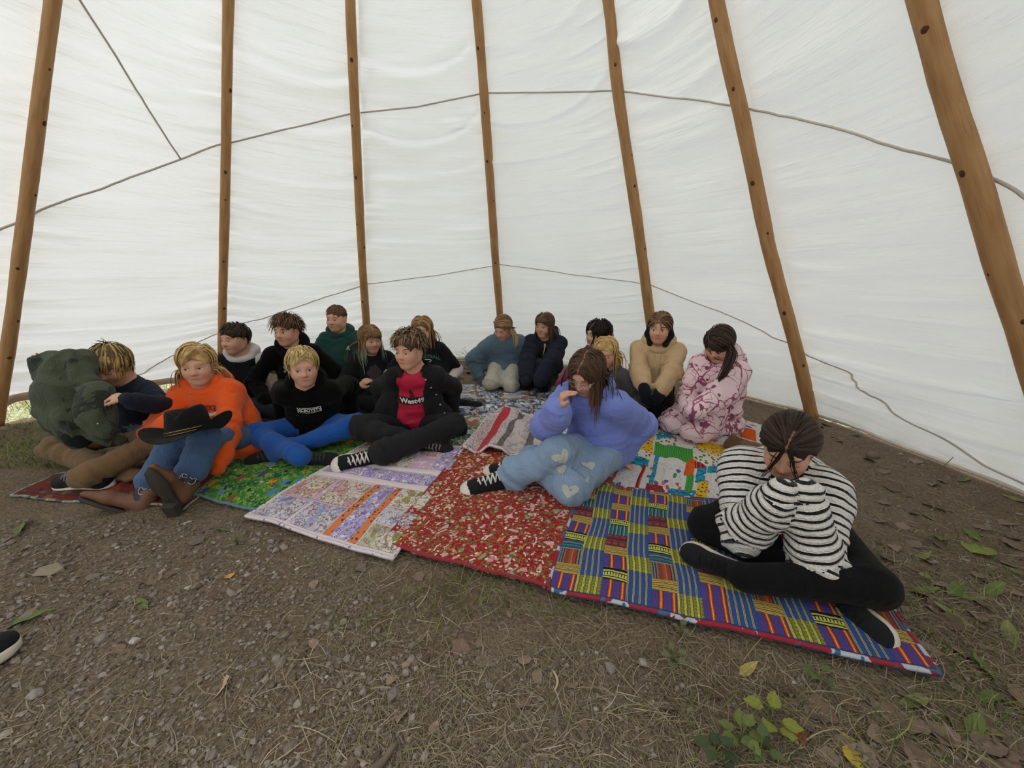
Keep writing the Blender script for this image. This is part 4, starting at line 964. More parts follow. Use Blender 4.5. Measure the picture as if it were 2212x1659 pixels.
        bones = [q for k in (1, -1) for q in ((s.hip[k], s.kn[k], thigh), (s.kn[k], s.an[k], knee))]
        bi, bt, bl, br, bd = nearest_bone(V, bones); t = bt / bl; low = bi % 2 == 1
        w_ = np.where(low, .3 + .7 * np.abs(2 * t - 1) ** 1.5, .2 + .8 * np.clip(np.abs(2 * t - 1), 0, 1) ** 2)
        wob = folds(V, br, bd, 5, 21)
        V = V + N * (fold * w_ * wob * 1.2 + fold * 1.2 * vnoise(V * 17) + fold * 2. * vnoise(V * 8))[:, None]; V[:, 2] = np.maximum(V[:, 2], .012)
        s.pao = s.part(name, V, Q, mat, attrs={'along': bt} if attrs else None); s.pV, s.pQ = V, Q
        if label: s.pao['label'] = label
        return s
    # ---- shoes
    def shoe(s, side, kind, z=1.0, ank=None, toe=None, up=None, label=None):
        a = s.an[side] if ank is None else np.asarray(ank, float); y = nrm(s.toe[side] if toe is None else toe); u = s.shoeup[side] if up is None else np.asarray(up, float); u = nrm(u - y * (u @ y)); x = np.cross(y, u)
        R = np.stack([x, y, u], 1); z = z * s.sc * 1.12; org = a - R @ (A(0, -.022, .078) * z)
        return make_shoe(s, kind, R, org, z, label)

def strands(p, path, n, r, w, col, name='ponytail', seed=3, tip=.5):
    rg = np.random.default_rng(seed); path = np.array(path); t = np.linspace(0, 1, 10); k = np.linspace(0, 1, len(path)); B = np.stack([np.interp(t, k, path[:, i]) for i in range(3)], 1); B[1:-1] = (B[:-2] + B[1:-1] * 2 + B[2:]) / 4; parts = []
    for i in range(n):
        o = rg.normal(size=3) * r; env = np.sin(np.pi * np.clip(t * .8 + .12, 0, 1)) ** .6; cut = .82 + .25 * rg.random()
        P = B * 1.0; P = np.stack([np.interp(t * cut, t, P[:, q]) for q in range(3)], 1) + o * env[:, None] + rg.normal(size=3) * .003
        parts.append(tube(P, w * (.7 + .6 * rg.random()) * np.linspace(1, .3, 10), 4))
    V, F = join(parts); c = np.array(srgb(col))[None] * (1 + .5 * vnoise(V * 120))[:, None]; return p.part(name, V, F, M_HAIR, col=c)
# ---- hair: a cap and combed locks that lie on the head and hang
def hair(p, style='short', col='#5a4030', tip=None, n=260, length=.06, part=0., w=.0042, var=.22, fringe=.05, hairline=.050, seed=1, tie=None, tail=None, crown=(0, -.035, .10), lift=.012, grav=.5, curl=0., streak=None, spike=0., cap=.010, nape=-.05, back=.0, tipfrac=.55, cover_ear=True, forward=.35, facew=.052, front=.075):
    rg = np.random.default_rng(seed); hs = p.hs; R = p.R; CR = A(.071, .090, .078); CC = A(0, -.012, .032)
    gdir = R.T @ A(0, 0, -1.)
    # cap
    lo = p.H - .15; hi = p.H + .15; F = Field(lo, hi, .0052)
    e = lambda c, r, k=.01, sub=False: F.ell(p.H + p.hp(*c), R, A(*r) * hs, k, sub)
    e(CC, CR + cap); 
    if nape < -.06 or not cover_ear: e((0, -.045, -.02), (.062, .055, .075), .02)
    e((0, .100, hairline - .105), (facew + .010, .085, .098), .008, True)
    for q in (1, -1): e((.075 * q, .045, -.05), (.03, .045, .085 if cover_ear else .07), .008, True)
    if not tie and style == 'short':
        for q in (1, -1): e((.078 * q, -.005, -.020), (.022, .027, .036), .006, True)
    F.cone(p.H + p.hp(0, .1, nape - .06), p.H + p.hp(0, -.15, nape - .06), .06 * hs, .06 * hs, .01, (R[:, 0], 4), True)
    V, Q = F.out(1); V = V + vnormals(V, Q) * (.004 * vnoise(V * A(70, 70, 70)))[:, None]
    c0 = np.array(srgb(col)); cl = c0[None] * (1 + .25 * vnoise(V * 55))[:, None] * .85
    if streak:
        sk = np.clip(vnoise(V * 40) * 4, 0, 1)[:, None] * .8; cl = cl * (1 - sk) + np.array(srgb(streak)) * sk
    if (style == 'pull' or part is not None and style == 'long'):     # the parting shows the scalp
        q = (V - p.H) @ R / hs; m = (np.abs(q[:, 0] - (part or 0) - .006 * np.sin(q[:, 1] * 60)) < .0032) & (q[:, 2] > .055) & (q[:, 1] > -.045); cl[m] = np.array(p.skin) * .42 + c0 * .5
    # roots
    n = int(n * (1.35 if p.vox < .010 else .95)); w = w * .78; d = rg.normal(size=(n * 6, 3)); d /= np.linalg.norm(d, axis=1)[:, None]; r0 = CC + d * (CR + cap * .7)
    ok = (r0[:, 2] > np.where(r0[:, 1] > .02, hairline - .01 + .25 * np.abs(r0[:, 0]), np.maximum(nape + .02, -.04) - .2 * np.minimum(r0[:, 1], 0) * 0)) 
    ok &= ~((np.abs(r0[:, 0]) > .055) & (r0[:, 2] < .0) & (r0[:, 1] > -.03))
    ok &= r0[:, 1] < front
    if style == 'short': ok &= ~((r0[:, 2] < .028) & (r0[:, 1] > -.035))
    r0 = r0[ok][:n]; d = d[ok][:n]; N = len(r0)
    n_ = n; steps = 8 if style == 'short' else 13; L = length * (1 + .25 * rg.normal(size=N)); L = np.clip(L, length * .5, length * 1.5)
    if style == 'short': L = np.where((r0[:, 1] > .03) & (r0[:, 2] > .06), fringe * (1 + .2 * rg.normal(size=N)), L); L = np.where(r0[:, 2] < .03, L * .65, L)
    nrmv = d / CR[None]; nrmv /= np.linalg.norm(nrmv, axis=1)[:, None]
    pos = r0.copy(); cr = np.array(crown)
    if style == 'short': fl = r0 - cr + A(0, forward * .1, 0) * (r0[:, 1:2] > -.02); 
    elif style == 'pull': fl = np.array(tie) - r0
    else: fl = np.stack([np.sign(r0[:, 0] - part + .001) * (.9 + 0 * r0[:, 0]), (r0[:, 1] - .03) * 6 * (r0[:, 1] < .03) - .10, 0 * r0[:, 0]], 1)
    fl -= nrmv * (fl * nrmv).sum(1)[:, None]; fl /= np.linalg.norm(fl, axis=1)[:, None] + 1e-6
    dr = fl + nrmv * spike * (1 + .5 * rg.normal(size=(N, 1))) + .12 * rg.normal(size=(N, 3)); dr /= np.linalg.norm(dr, axis=1)[:, None]
    # the body the hair lies on, in head units
    inv = lambda w_: (R.T @ (np.asarray(w_) - p.H)) / hs
    caps = [(inv(p.sh[-1]), inv(p.sh[1]), .064 / hs), (inv(p.spine[3]), inv(p.neck), .098 / hs), (inv(p.spine[1]), inv(p.spine[3]), .115 / hs)] if length > .12 or tail else []
    path = [pos.copy()]; lf = lift * (0.3 + rg.random(N)); st = (L / steps)[:, None]
    for i in range(steps):
        if style == 'pull':
            to = np.array(tie) - pos; dr = to; dist = np.linalg.norm(to, axis=1)[:, None]; stp = np.minimum(dist, np.maximum(dist / (steps - i), .0))
            q = pos - CC; nn = q / CR ** 2; nn /= np.linalg.norm(nn, axis=1)[:, None]; dr = dr - nn * np.minimum(0, (dr * nn).sum(1))[:, None]; dr /= np.linalg.norm(dr, axis=1)[:, None] + 1e-6
            pos = pos + dr * stp
        else:
            g = grav * (.25 + .75 * i / steps) if style == 'short' else min(.75, grav * (.35 + .9 * i / steps))
            dr = dr * (1 - g) + gdir * g + curl * rg.normal(size=(N, 3)); dr /= np.linalg.norm(dr, axis=1)[:, None]
            pos = pos + dr * st
        q = (pos - CC) / (CR + cap * .6 + lf[:, None]); m = np.linalg.norm(q, axis=1); ins = (m < 1) & (pos[:, 2] > -.03)
        if style != 'short': ins |= (pos[:, 2] > -.015) & (m < 1.6)
        mm = np.where(ins, 1, np.where((style == 'short') & (spike < .1) & (pos[:, 2] > -.02), 1 + (m - 1) * .45, m)); pos = CC + q / m[:, None] * (CR + cap * .6 + lf[:, None]) * mm[:, None]
        q = pos - A(0, .01, -.05); rr = A(.064, .078, .075) + lf[:, None]; m = np.linalg.norm(q / rr, axis=1); ins = m < 1; pos[ins] = (A(0, .01, -.05) + q / m[:, None])[ins]
        for a, b, r in caps:
            dd = b - a; t = np.clip(((pos - a) @ dd) / (dd @ dd), 0, 1); o = pos - a - t[:, None] * dd; m = np.linalg.norm(o, axis=1); ins = m < r + lf * .5
            pos[ins] = (a + t[:, None] * dd + o / m[:, None] * (r + lf[:, None] * .5))[ins]
        path.append(pos.copy())
    PATH = [np.stack(path, 1)]; LEN = [L]; ROOT = [np.zeros(N)]
    if tail:                                                     # gathered tail hanging from the tie
        tn, tl, tr = tail.get('n', 70), tail['len'], tail.get('r', .016); pos = np.array(tie) + rg.normal(size=(tn, 3)) * tr * .5; dr = np.tile(nrm(A(*tail.get('dir', (0, -1, 0)))), (tn, 1)) + .12 * rg.normal(size=(tn, 3)); pa = [pos.copy()]
        tl_ = tl * (1 + .15 * rg.normal(size=tn)); off = rg.normal(size=(tn, 3)) * tr
        for i in range(steps):
            g = .25 + .5 * i / steps; dr = dr * (1 - g) + gdir * g + A(*tail.get('drift', (0, 0, 0))) * .3; dr /= np.linalg.norm(dr, axis=1)[:, None]; pos = pos + dr * (tl_ / steps)[:, None] + off * .12 * (1 if i < 3 else (-.6 if i > 5 else 0))
            for a, b, r in caps:
                dd = b - a; t = np.clip(((pos - a) @ dd) / (dd @ dd), 0, 1); o = pos - a - t[:, None] * dd; m = np.linalg.norm(o, axis=1); ins = m < r + .01
                pos[ins] = (a + t[:, None] * dd + o / m[:, None] * (r + .01 + rg.random(len(pos))[:, None] * .012))[ins]
            pa.append(pos.copy())
        PATH.append(np.stack(pa, 1)); LEN.append(tl_); ROOT.append(np.ones(tn))
    X = np.concatenate(PATH); N = len(X); S = steps + 1
    T = np.gradient(X, axis=1); T /= np.linalg.norm(T, axis=2)[:, :, None] + 1e-9
    rad = X - A(0, 0, -.0); rad = rad - T * (rad * T).sum(2)[:, :, None]; rad /= np.linalg.norm(rad, axis=2)[:, :, None] + 1e-9; sdv = np.cross(T, rad)
    tp = np.linspace(0, 1, S); wd = (w * (.75 + .5 * rg.random(N)))[:, None, None] * np.clip(1.25 - tp ** 2.2 * 1.05, .12, 1)[None, :, None] / hs
    ring = np.stack([X + sdv * wd, X + rad * wd * .6, X - sdv * wd], 2)
    LV = p.H + (ring.reshape(-1, 3) * hs) @ R.T
    i = (np.arange(N) * S * 3)[:, None, None] + (np.arange(S - 1) * 3)[None, :, None]; j = np.arange(2)[None, None]; k = j + 1
    LQ = np.stack([i + j, i + k, i + 3 + k, i + 3 + j], -1).reshape(-1, 4)
    bc = c0[None, None] * (1 + var * 2 * (rg.random((N, 1, 1)) - .5))
    if streak:
        m = (rg.random(N) < .42)[:, None, None]; bc = np.where(m, np.array(srgb(streak))[None, None] * (1 + .2 * (rg.random((N, 1, 1)) - .5)), bc)
    bc = np.repeat(bc, S, 1)
    if tip is not None:
        f = np.clip((tp - tipfrac) / .25, 0, 1)[None, :, None] * np.clip((np.concatenate(LEN) / length)[:, None, None], .6, 1); tc_ = np.array(srgb(tip))[None, None] * (1 + .3 * (rg.random((N, 1, 1)) - .5)); bc = bc * (1 - f) + tc_ * f
    LC = np.repeat(bc[:, :, None], 3, 2)
    V2, Q2 = np.concatenate([V, LV]), np.concatenate([Q, LQ + len(V)])
    return p.part('hair', V2, Q2, M_HAIR, col=np.concatenate([cl, LC.reshape(-1, 3)]))

SHOES = {}
def sole_outline(z, wt=1.):
    y = np.linspace(-.072, .172, 22); wd = np.interp(y, [-.072, -.064, -.045, .0, .04, .10, .135, .158, .168, .172], [0, .018, .029, .030, .031, .041, .040, .028, .014, 0]) * wt
    return np.concatenate([np.stack([wd, y], 1), np.stack([-wd[::-1], y[::-1]], 1)[1:-1]]) * z
def make_shoe(p, kind, R, org, z, label):
    K = dict(skate=dict(up='#1b1b1d', sole='#c9c2b6', lace='#77746f'), canvas=dict(up='#17181b', sole='#cfc8ba', lace='#d5d0c8', cap=True), black=dict(up='#191a1c', sole='#222224', lace='#3a3a3c', flash=True),
             maroon=dict(up='#4a1f26', sole='#cbbfae', lace='#6d3a3f'), knit=dict(up='#1c1c1f', sole='#c9bfb0', lace='#15151a'), clog=dict(up='#6d4f35', sole='#4a3524'), dark=dict(up='#15151a', sole='#1e1e22', lace='#2a2a2e'), redsole=dict(up='#17181a', sole='#8a2a34', lace='#2a2a2c'), white=dict(up='#a9a49d', sole='#cdc7bd', lace='#dcd8d0'))[kind]
    if kind not in SHOES:
        F = Field(A(-.075, -.10, -.01), A(.075, .20, .16), .0062); X = A(1, 0, 0)
        F.cone((0, -.028, .046), (0, .10, .036), .031, .028, .02, (X, 1.12)); F.ell((0, .128, .028), np.eye(3), (.038, .042, .026), .02); F.ell((0, -.040, .040), np.eye(3), (.029, .028, .040), .02)
        hi = .110 if K.get('cap') else .092
        F.cone((0, -.028, .05), (0, -.030, hi), .033, .032, .02); F.cone((0, .02, .055), (0, .075, .050), .020, .016, .02)
        F.cone((0, -.026, hi + .01), (0, -.026, hi + .06), .027, .034, .008, None, True); F.cut_below(.010)
        V, Q = F.out(1); o = sole_outline(1., 1.06); n = len(o); zs = [(.0, .96), (.006, 1.0), (.022, 1.0), (.026, .93)]
        SV = np.concatenate([np.concatenate([(o - A(0, .05)) * f + A(0, .05), np.full((n, 1), h)], 1) for h, f in zs] + [A([0, .05, 0]), A([0, .05, .026])])
        k = np.arange(n); k2 = (k + 1) % n; SF = [np.concatenate([np.stack([k + a * n, k2 + a * n, k2 + a * n + n, k + a * n + n], 1) for a in range(3)])[:, ::1], np.concatenate([np.stack([np.full(n, 4 * n), k2, k], 1), np.stack([np.full(n, 4 * n + 1), k + 3 * n, k2 + 3 * n], 1)])]
        laces = []
        for q in range(5):
            yy = .036 + q * .0165; zz = .0835 - q * .0052
            laces.append(tube([(-.023, yy - .004, zz - .012), (-.011, yy, zz), (.011, yy + .003, zz), (.023, yy + .006, zz - .012)], .0034, 6))
            laces.append(tube([(.020, yy - .004, zz - .010), (.0, yy + .006, zz + .001), (-.020, yy + .012, zz - .014)], .0028, 6))
        SHOES[kind] = (V, Q, SV, SF, join(laces))
    V, Q, SV, SF, (LV, LF) = SHOES[kind]
    tr = lambda v: org + (v * z) @ R.T
    sh = p.part('shoe', tr(V), Q, cloth_mat('shoe_' + kind, srgb(K['up']), .2, rough=.8))
    if label: sh['label'] = label
    p.part('sole', tr(SV), SF, plain('sole_' + kind, srgb(K['sole']), .6), sh)
    if 'lace' in K: p.part('lace', tr(LV), LF, cloth_mat('lace_' + K['lace'], srgb(K['lace'])), sh)
    if K.get('cap'):
        F = Field(A(-.06, .08, -.01), A(.06, .19, .07), .005); F.ell((0, .130, .026), np.eye(3), (.041, .044, .027), .01); F.cone((0, .085, .03), (0, .113, .03), .03, .03, .005, (A(1, 0, 0), 2), True); F.cut_below(.012)
        v, q = F.out(1); p.part('toe_cap', tr(v), q, plain('rubber_white', srgb('#cfc8ba'), .5), sh)
    if K.get('flash'):
        for x in (1, -1):
            v = A([x * .036, .0, .03], [x * .0385, .05, .034], [x * .034, -.045, .062], [x * .030, -.05, .05]); p.part('side_flash', tr(v), [(0, 1, 2, 3)], plain('flash_white', srgb('#b9b3a8'), .5), sh)
    return sh
# ================================================================ PEOPLE: the seventeen figures
def flatmesh(P, n): return [tuple(range(n))]
def print_text(p, tree, txt, c, ax, ay, size, mat, name='lettering', parent=None, bend=0., lift=.0025, font_w=1.0, bold=0.):
    cu = bpy.data.curves.new('txt', 'FONT'); cu.body = txt; cu.size = size; cu.align_x = 'CENTER'; cu.align_y = 'CENTER'; cu.resolution_u = 2; cu.offset = bold
    o = bpy.data.objects.new('txt', cu); me = o.to_mesh(); V = np.array([v.co for v in me.vertices]); F = [tuple(f.vertices) for f in me.polygons]; o.to_mesh_clear(); bpy.data.objects.remove(o); bpy.data.curves.remove(cu)
    if bend: V[:, 1] -= bend * V[:, 0] ** 2
    P = decal(tree, c, ax, ay, np.stack([V[:, 0] * font_w, V[:, 1]], 1), lift)
    return p.part(name, P, F, mat, parent or p.topo, smooth=False)
def print_poly(p, tree, polys, c, ax, ay, mat, name='emblem', parent=None, lift=.002):
    """polys: list of outlines; each is filled on a small grid fan so it follows the cloth"""
    V = []; F = []; o = 0
    for P2 in polys:
        P2 = np.asarray(P2, float); m = P2.mean(0); rings = [m[None], m + (P2 - m) * .5, P2]; Q = np.concatenate(rings); n = len(P2)
        V.append(decal(tree, c, ax, ay, Q, lift)); F += [(o, o + 1 + i, o + 1 + (i + 1) % n) for i in range(n)] + [(o + 1 + i, o + 1 + n + i, o + 1 + n + (i + 1) % n, o + 1 + (i + 1) % n) for i in range(n)]; o += 1 + 2 * n
    return p.part(name, np.concatenate(V), F, mat, parent or p.topo, smooth=False)
def rect(x0, y0, x1, y1, n=6):
    t = np.linspace(0, 1, n); 
    return np.concatenate([np.stack([x0 + (x1 - x0) * t[:-1], t[:-1] * 0 + y0], 1), np.stack([t[:-1] * 0 + x1, y0 + (y1 - y0) * t[:-1]], 1), np.stack([x1 + (x0 - x1) * t[:-1], t[:-1] * 0 + y1], 1), np.stack([t[:-1] * 0 + x0, y1 + (y0 - y1) * t[:-1]], 1)])
def chest(p, l=0., u=0., k=3): 
    c = p.spine[k] + p.L * l + p.F * .12; sp_ = nrm(p.spine[4] - p.spine[2]); ax = p.L; ay = nrm(sp_ - ax * (sp_ @ ax)); return c + ay * u, ax, ay
def w4(v): return (*v, 1)
def pxz(x, y, z): return gp(x, y, z)
INK_W = plain('ink_white', srgb('#d6d3cc'), .8); INK_K = plain('ink_black', srgb('#141416'), .8)

# ---- 6 blond boy, black hoodie, blue sweatpants
def boy_black():
    p = Person('blond boy sitting cross-legged in a black hoodie and bright blue sweatpants', at(655, 792, 2.12), (-30, 6, 0), (-1.26, 2.20), -16, 'cross',
               arms={1: ((.20, -.10, .10), (.3, -1, .05), None), -1: ((-.20, -.10, .10), (-.3, -1, .05), None)}, legs={1: dict(kn=(.27, .14, .12), an=(-.10, .25, .06)), -1: dict(kn=(-.27, .13, .12), an=(-.02, .37, .07))}, hvox=.0048)
    p.body().face('#b09868', 'blue', .78, -.2); hair(p, 'short', '#c9ae76', n=480, length=.066, fringe=.030, hairline=.074, var=.2, w=.0045, part=.03, forward=-.3, front=.055, seed=6, streak='#a98d58', grav=.35); sweep(p, '#c9ae76', .090)
    p.top('hoodie', cloth_mat('black_fleece', srgb('#161617'), .25), 1.08, arm_r=(0.057, 0.052, 0.045)); p.pants(cloth_mat('royal_blue_fleece', srgb('#1b4f9a'), .15), thigh=0.070, knee=0.060, ankle=.050)
    p.shoe(1, 'black', 1.0, label='black trainer with a pale side flash'); p.shoe(-1, 'black', 1.0)
    c, ax, ay = chest(p, .005, -.035); T = p.tree()
    print_text(p, T, 'CBOYSTV', c + ax * .012, ax, ay, .0255, INK_W, bold=.0006)
    print_poly(p, T, [rect(-.035, .0135, .068, .0165), rect(-.035, -.0165, .068, -.0135), rect(.064, -.0165, .068, .0165, 3)], c, ax, ay, INK_W, 'printed_bars')
    print_poly(p, T, [rect(-.062 + i * .007, -.016 + j * .0065, -.055 + i * .007, -.0095 + j * .0065, 3) for i in range(4) for j in range(5) if (i + j) % 2 == 0], c, ax, ay, INK_W, 'checkered_flag')
    return p
# ---- 1 boy with the green jacket
def boy_green():
    p = Person('tufted dirty-blond boy in navy shirt and brown trousers holding up a green jacket', at(240, 788, 2.03), (-10, 24, 4), (-2.24, 2.08), 8, 'cross',
               arms={-1: (w4(at(122, 800, 1.97)), (-.6, -.3, -.6), (-.25, .2, .95)), 1: (w4(at(276, 862, 1.79)), (.6, -.4, -.6), (-.95, .2, .25))}, hands={-1: (.5, .25, A(.6, -.5, -.2)), 1: (1.0, .1, A(0, .2, -1))},
               legs={1: dict(kn=w4(at(340, 952, 1.98)), an=w4(at(198, 1024, 1.80)), toe=(-1, .12, .02), up=(.1, .35, .9)), -1: dict(kn=w4(at(118, 968, 2.06)), an=w4(at(276, 1028, 1.93)), toe=w4(A(.55, .75, 0)), up=w4(A(.75, -.5, .35)))}, hvox=.0048)
    p.body().face('#8a7048', 'brown', .1, browang=.05); hair(p, 'short', '#a98c58', n=480, length=.09, fringe=.058, hairline=.058, var=.3, w=.005, seed=1, streak='#5f4a30', grav=.4, crown=(.0, -.05, .1))
    tuft(p, '#4a3822', 24, .06)
    p.top('shirt', cloth_mat('navy_knit', srgb('#1d2233'), .2), 1.0, hood=False, arm_r=(0.050, 0.043, 0.036)); p.pants(cloth_mat('brown_twill', srgb('#755b3f'), .18), thigh=0.072, knee=0.060, ankle=.054, fold=.010)
    c, ax, ay = chest(p, .04, -.14); print_poly(p, p.tree(), [np.stack([.05 * np.cos(t) * (1 + .35 * np.sin(5 * t)), .022 * np.sin(t) * (1 + .3 * np.cos(7 * t))], 1) for t in [np.linspace(0, 6.2, 26)[:-1]]], c, ax, ay, plain('grey_paint', srgb('#4c5058'), .9), 'printed_patch')
    p.shoe(1, 'skate', 1.08, label='black skate shoe with an off-white sole'); p.shoe(-1, 'maroon', 1.0, label='maroon shoe with a pale sole')
    return p
def tuft(p, col, n, L, at_=(0, -.045, .108)):
    rg = np.random.default_rng(5); parts = []
    for i in range(n):
        a = rg.random() * 6.28; b = p.H + p.hp(*(A(*at_) + A(rg.normal() * .006, rg.normal() * .006, 0))); d = nrm(p.R @ A(math.cos(a) * .7, math.sin(a) * .7, .75 + .3 * rg.random())); l = L * (.5 + .6 * rg.random())
        P = [b + d * l * t + A(0, 0, -1) * l * .35 * t * t for t in np.linspace(0, 1, 6)]; parts.append(tube(P, np.linspace(.0022, .0005, 6), 4))
    V, F = join(parts); p.part('hair_tuft', V, F, M_HAIR, col=np.tile(np.array(srgb(col)), (len(V), 1)))
# ---- 2 child in orange hoodie with boots
def kid_orange():
    p = Person('blond child in an orange hoodie, jeans and brown cowboy boots with knees drawn up', at(426, 788, 2.02), (-26, 4, 0), (-1.62, 2.00), -6, 'kneesup',
               arms={1: (w4(at(462, 1036, 1.84)), (.9, -.3, .1), None), -1: (w4(at(374, 915, 1.86)), (-.8, -.3, -.5), None)},
               legs={-1: dict(kn=w4(at(378, 955, 1.83)), an=w4(at(312, 1072, 1.72))), 1: dict(kn=w4(at(446, 945, 1.84)), an=w4(at(398, 1052, 1.70)))}, hvox=.0048)
    for sd, ty, uy in ((-1, A(-.80, -.20, .52), A(.45, .55, .62)), (1, A(.02, -.30, .95), A(-.05, .95, .35))): p.toe[sd], p.shoeup[sd] = nrm(ty), nrm(uy - nrm(ty) * (nrm(ty) @ uy))
    p.body().face('#a5854f', 'green', .62, -.8); hair(p, 'long', '#b08c58', n=460, length=.15, part=.028, front=.030, hairline=.060, var=.22, w=.0055, seed=2, grav=.5, streak='#c9a873', nape=-.07, cover_ear=False, lift=.014); sweep(p, '#b08c58')
    p.top('hoodie', cloth_mat('orange_fleece', srgb('#e2581e'), .12), 1.1, arm_r=(0.057, 0.053, 0.046), fold=.010, hem=.6, hem_r=1.15); p.pants(cloth_mat('blue_denim', srgb('#43597a'), .25, 700), thigh=0.067, knee=0.060, ankle=.064, upto=.70, label='blue jeans pulled over the boot shafts')
    T = p.tree(); c, ax, ay = chest(p, .0, -.02)
    print_text(p, T, 'NIKE', c + ax * .012 + ay * .036, ax, ay, .040, plain('ink_dark_red', srgb('#7d2418'), .8), bold=.0012)
    t = np.linspace(0, 1, 14); up = np.stack([-.045 + .125 * t, -.028 + .045 * t ** 1.6 + 0 * t], 1); lo = np.stack([-.045 + .125 * t, -.028 + .045 * t ** 1.6 - .017 * np.sin(math.pi * t ** .55) ** 1.2], 1)
    print_poly(p, T, [np.concatenate([lo, up[::-1]])], c + ax * .030 + ay * .030, ax, ay, INK_W, 'tick_emblem')
    boot(p, -1, nrm(A(-.80, -.20, .52)), nrm(A(.45, .55, .62))); boot(p, 1, nrm(A(.02, -.30, .95)), nrm(A(-.05, .95, .35)))
    return p
def boot(p, side, toe, up):
    a = p.an[side]; y = toe; u = nrm(up - y * (up @ y)); x = np.cross(y, u); R = np.stack([x, y, u], 1); org = a - R @ A(0, -.02, .085)
    w_ = lambda q: org + R @ A(*q)
    F = Field(a - .26, a + .26, .0068)
    F.cone(w_((0, -.03, .052)), w_((0, .09, .040)), .036, .030, .02); F.cone(w_((0, .09, .040)), w_((0, .175, .026)), .030, .013, .02, (x, 1.25)); F.ell(w_((0, -.045, .045)), R, (.033, .032, .045), .02)
    F.cone(w_((0, -.025, .07)), w_((0, -.028, .105)), .043, .043, .02)
    pl = R[:, 2]; 
    V, Q = F.out(1); b = p.part('boot', V, Q, plain('brown_leather', srgb('#6d4a38'), .5), label='brown pointed cowboy boot with a dark stitched shaft')
    sh = nrm(p.kn[side] - a); P = [a - sh * .015, a + sh * .05, a + sh * .12, a + sh * .17]; F = Field(np.min(P, 0) - .08, np.max(P, 0) + .08, .007); F.chain(P, [.042, .041, .044, .047], .02); F.cone(P[-1], P[-1] + sh * .08, .044, .05, .01, None, True)
    V, Q = F.out(1); p.part('shaft', V, Q, plain('navy_leather', srgb('#242a38'), .45), b)
    # white stitched scrollwork on the front of the shaft
    fr = nrm(A(0, 0, CAM_H) - a); fr = nrm(fr - sh * (fr @ sh)); sd = np.cross(sh, fr); T = bvh(V, Q); parts = []
    for k in range(5):
        for q in (1, -1):
            t = np.linspace(0, 1, 12); P2 = np.stack([q * (.004 + .026 * np.sin(t * 3.0) * (1 - .12 * k)), .01 + .024 * k + .030 * t - .012 * np.sin(t * 6.3)], 1)
            parts.append(tube(decal(T, a, sd, sh, P2, .0012), .0014, 5))
    V, F_ = join(parts); p.part('stitching', V, F_, INK_W, b)
    o = np.array([(.0, -.080), (.026, -.070), (.034, -.045), (.027, -.01), (.026, .02), (.037, .075), (.036, .11), (.020, .165), (0, .186)]); o = np.concatenate([o, o[-2:0:-1] * A(-1, 1)]); n = len(o); k = np.arange(n); k2 = (k + 1) % n
    SV = np.concatenate([np.concatenate([o * f, np.full((n, 1), h)], 1) for h, f in ((-.004, .97), (.010, 1.0))] + [A([0, .05, -.004]), A([0, .05, .01])]); SF = [np.stack([k, k2, k2 + n, k + n], 1), np.concatenate([np.stack([np.full(n, 2 * n), k2, k], 1), np.stack([np.full(n, 2 * n + 1), k + n, k2 + n], 1)])]
    p.part('sole', org + SV @ R.T, SF, plain('dark_worn_sole', srgb('#39332d'), .8), b)
    hv = np.array([(.030, -.078), (.030, -.02), (-.030, -.02), (-.030, -.078)]); HV = np.concatenate([np.concatenate([hv, np.full((4, 1), -.004)], 1), np.concatenate([hv * A(.85, 1) + A(0, -.003), np.full((4, 1), -.030)], 1)])
    p.part('heel', org + HV @ R.T, [(0, 1, 2, 3), (4, 7, 6, 5), (0, 4, 5, 1), (1, 5, 6, 2), (2, 6, 7, 3), (3, 7, 4, 0)], plain('dark_worn_sole', srgb('#39332d'), .8), b, smooth=False)
def sweep(p, col, drop=.080):
    rg = np.random.default_rng(4); parts = []
    for i in range(120):
        a = rg.random(); P = [p.H + p.hp(.028 - .085 * t * (.4 + .6 * a) + .01 * a, .060 + .040 * math.sin(min(1.5, t * 2.0)) - .55 * max(0, -.02 - (.028 - .085 * t * (.4 + .6 * a))) , (drop + .024) - (.022 + .046 * a) * t ** 1.3 - .016 * a + .004 * math.sin(i * 2.3 + 4 * t)) for t in np.linspace(0, 1, 8)]
        parts.append(tube(P, np.linspace(.0032, .0011, 8), 4))
    V, F = join(parts); c = np.array(srgb(col))[None] * (1 + .6 * vnoise(V * 80))[:, None]; p.part('fringe', V, F, M_HAIR, col=c)
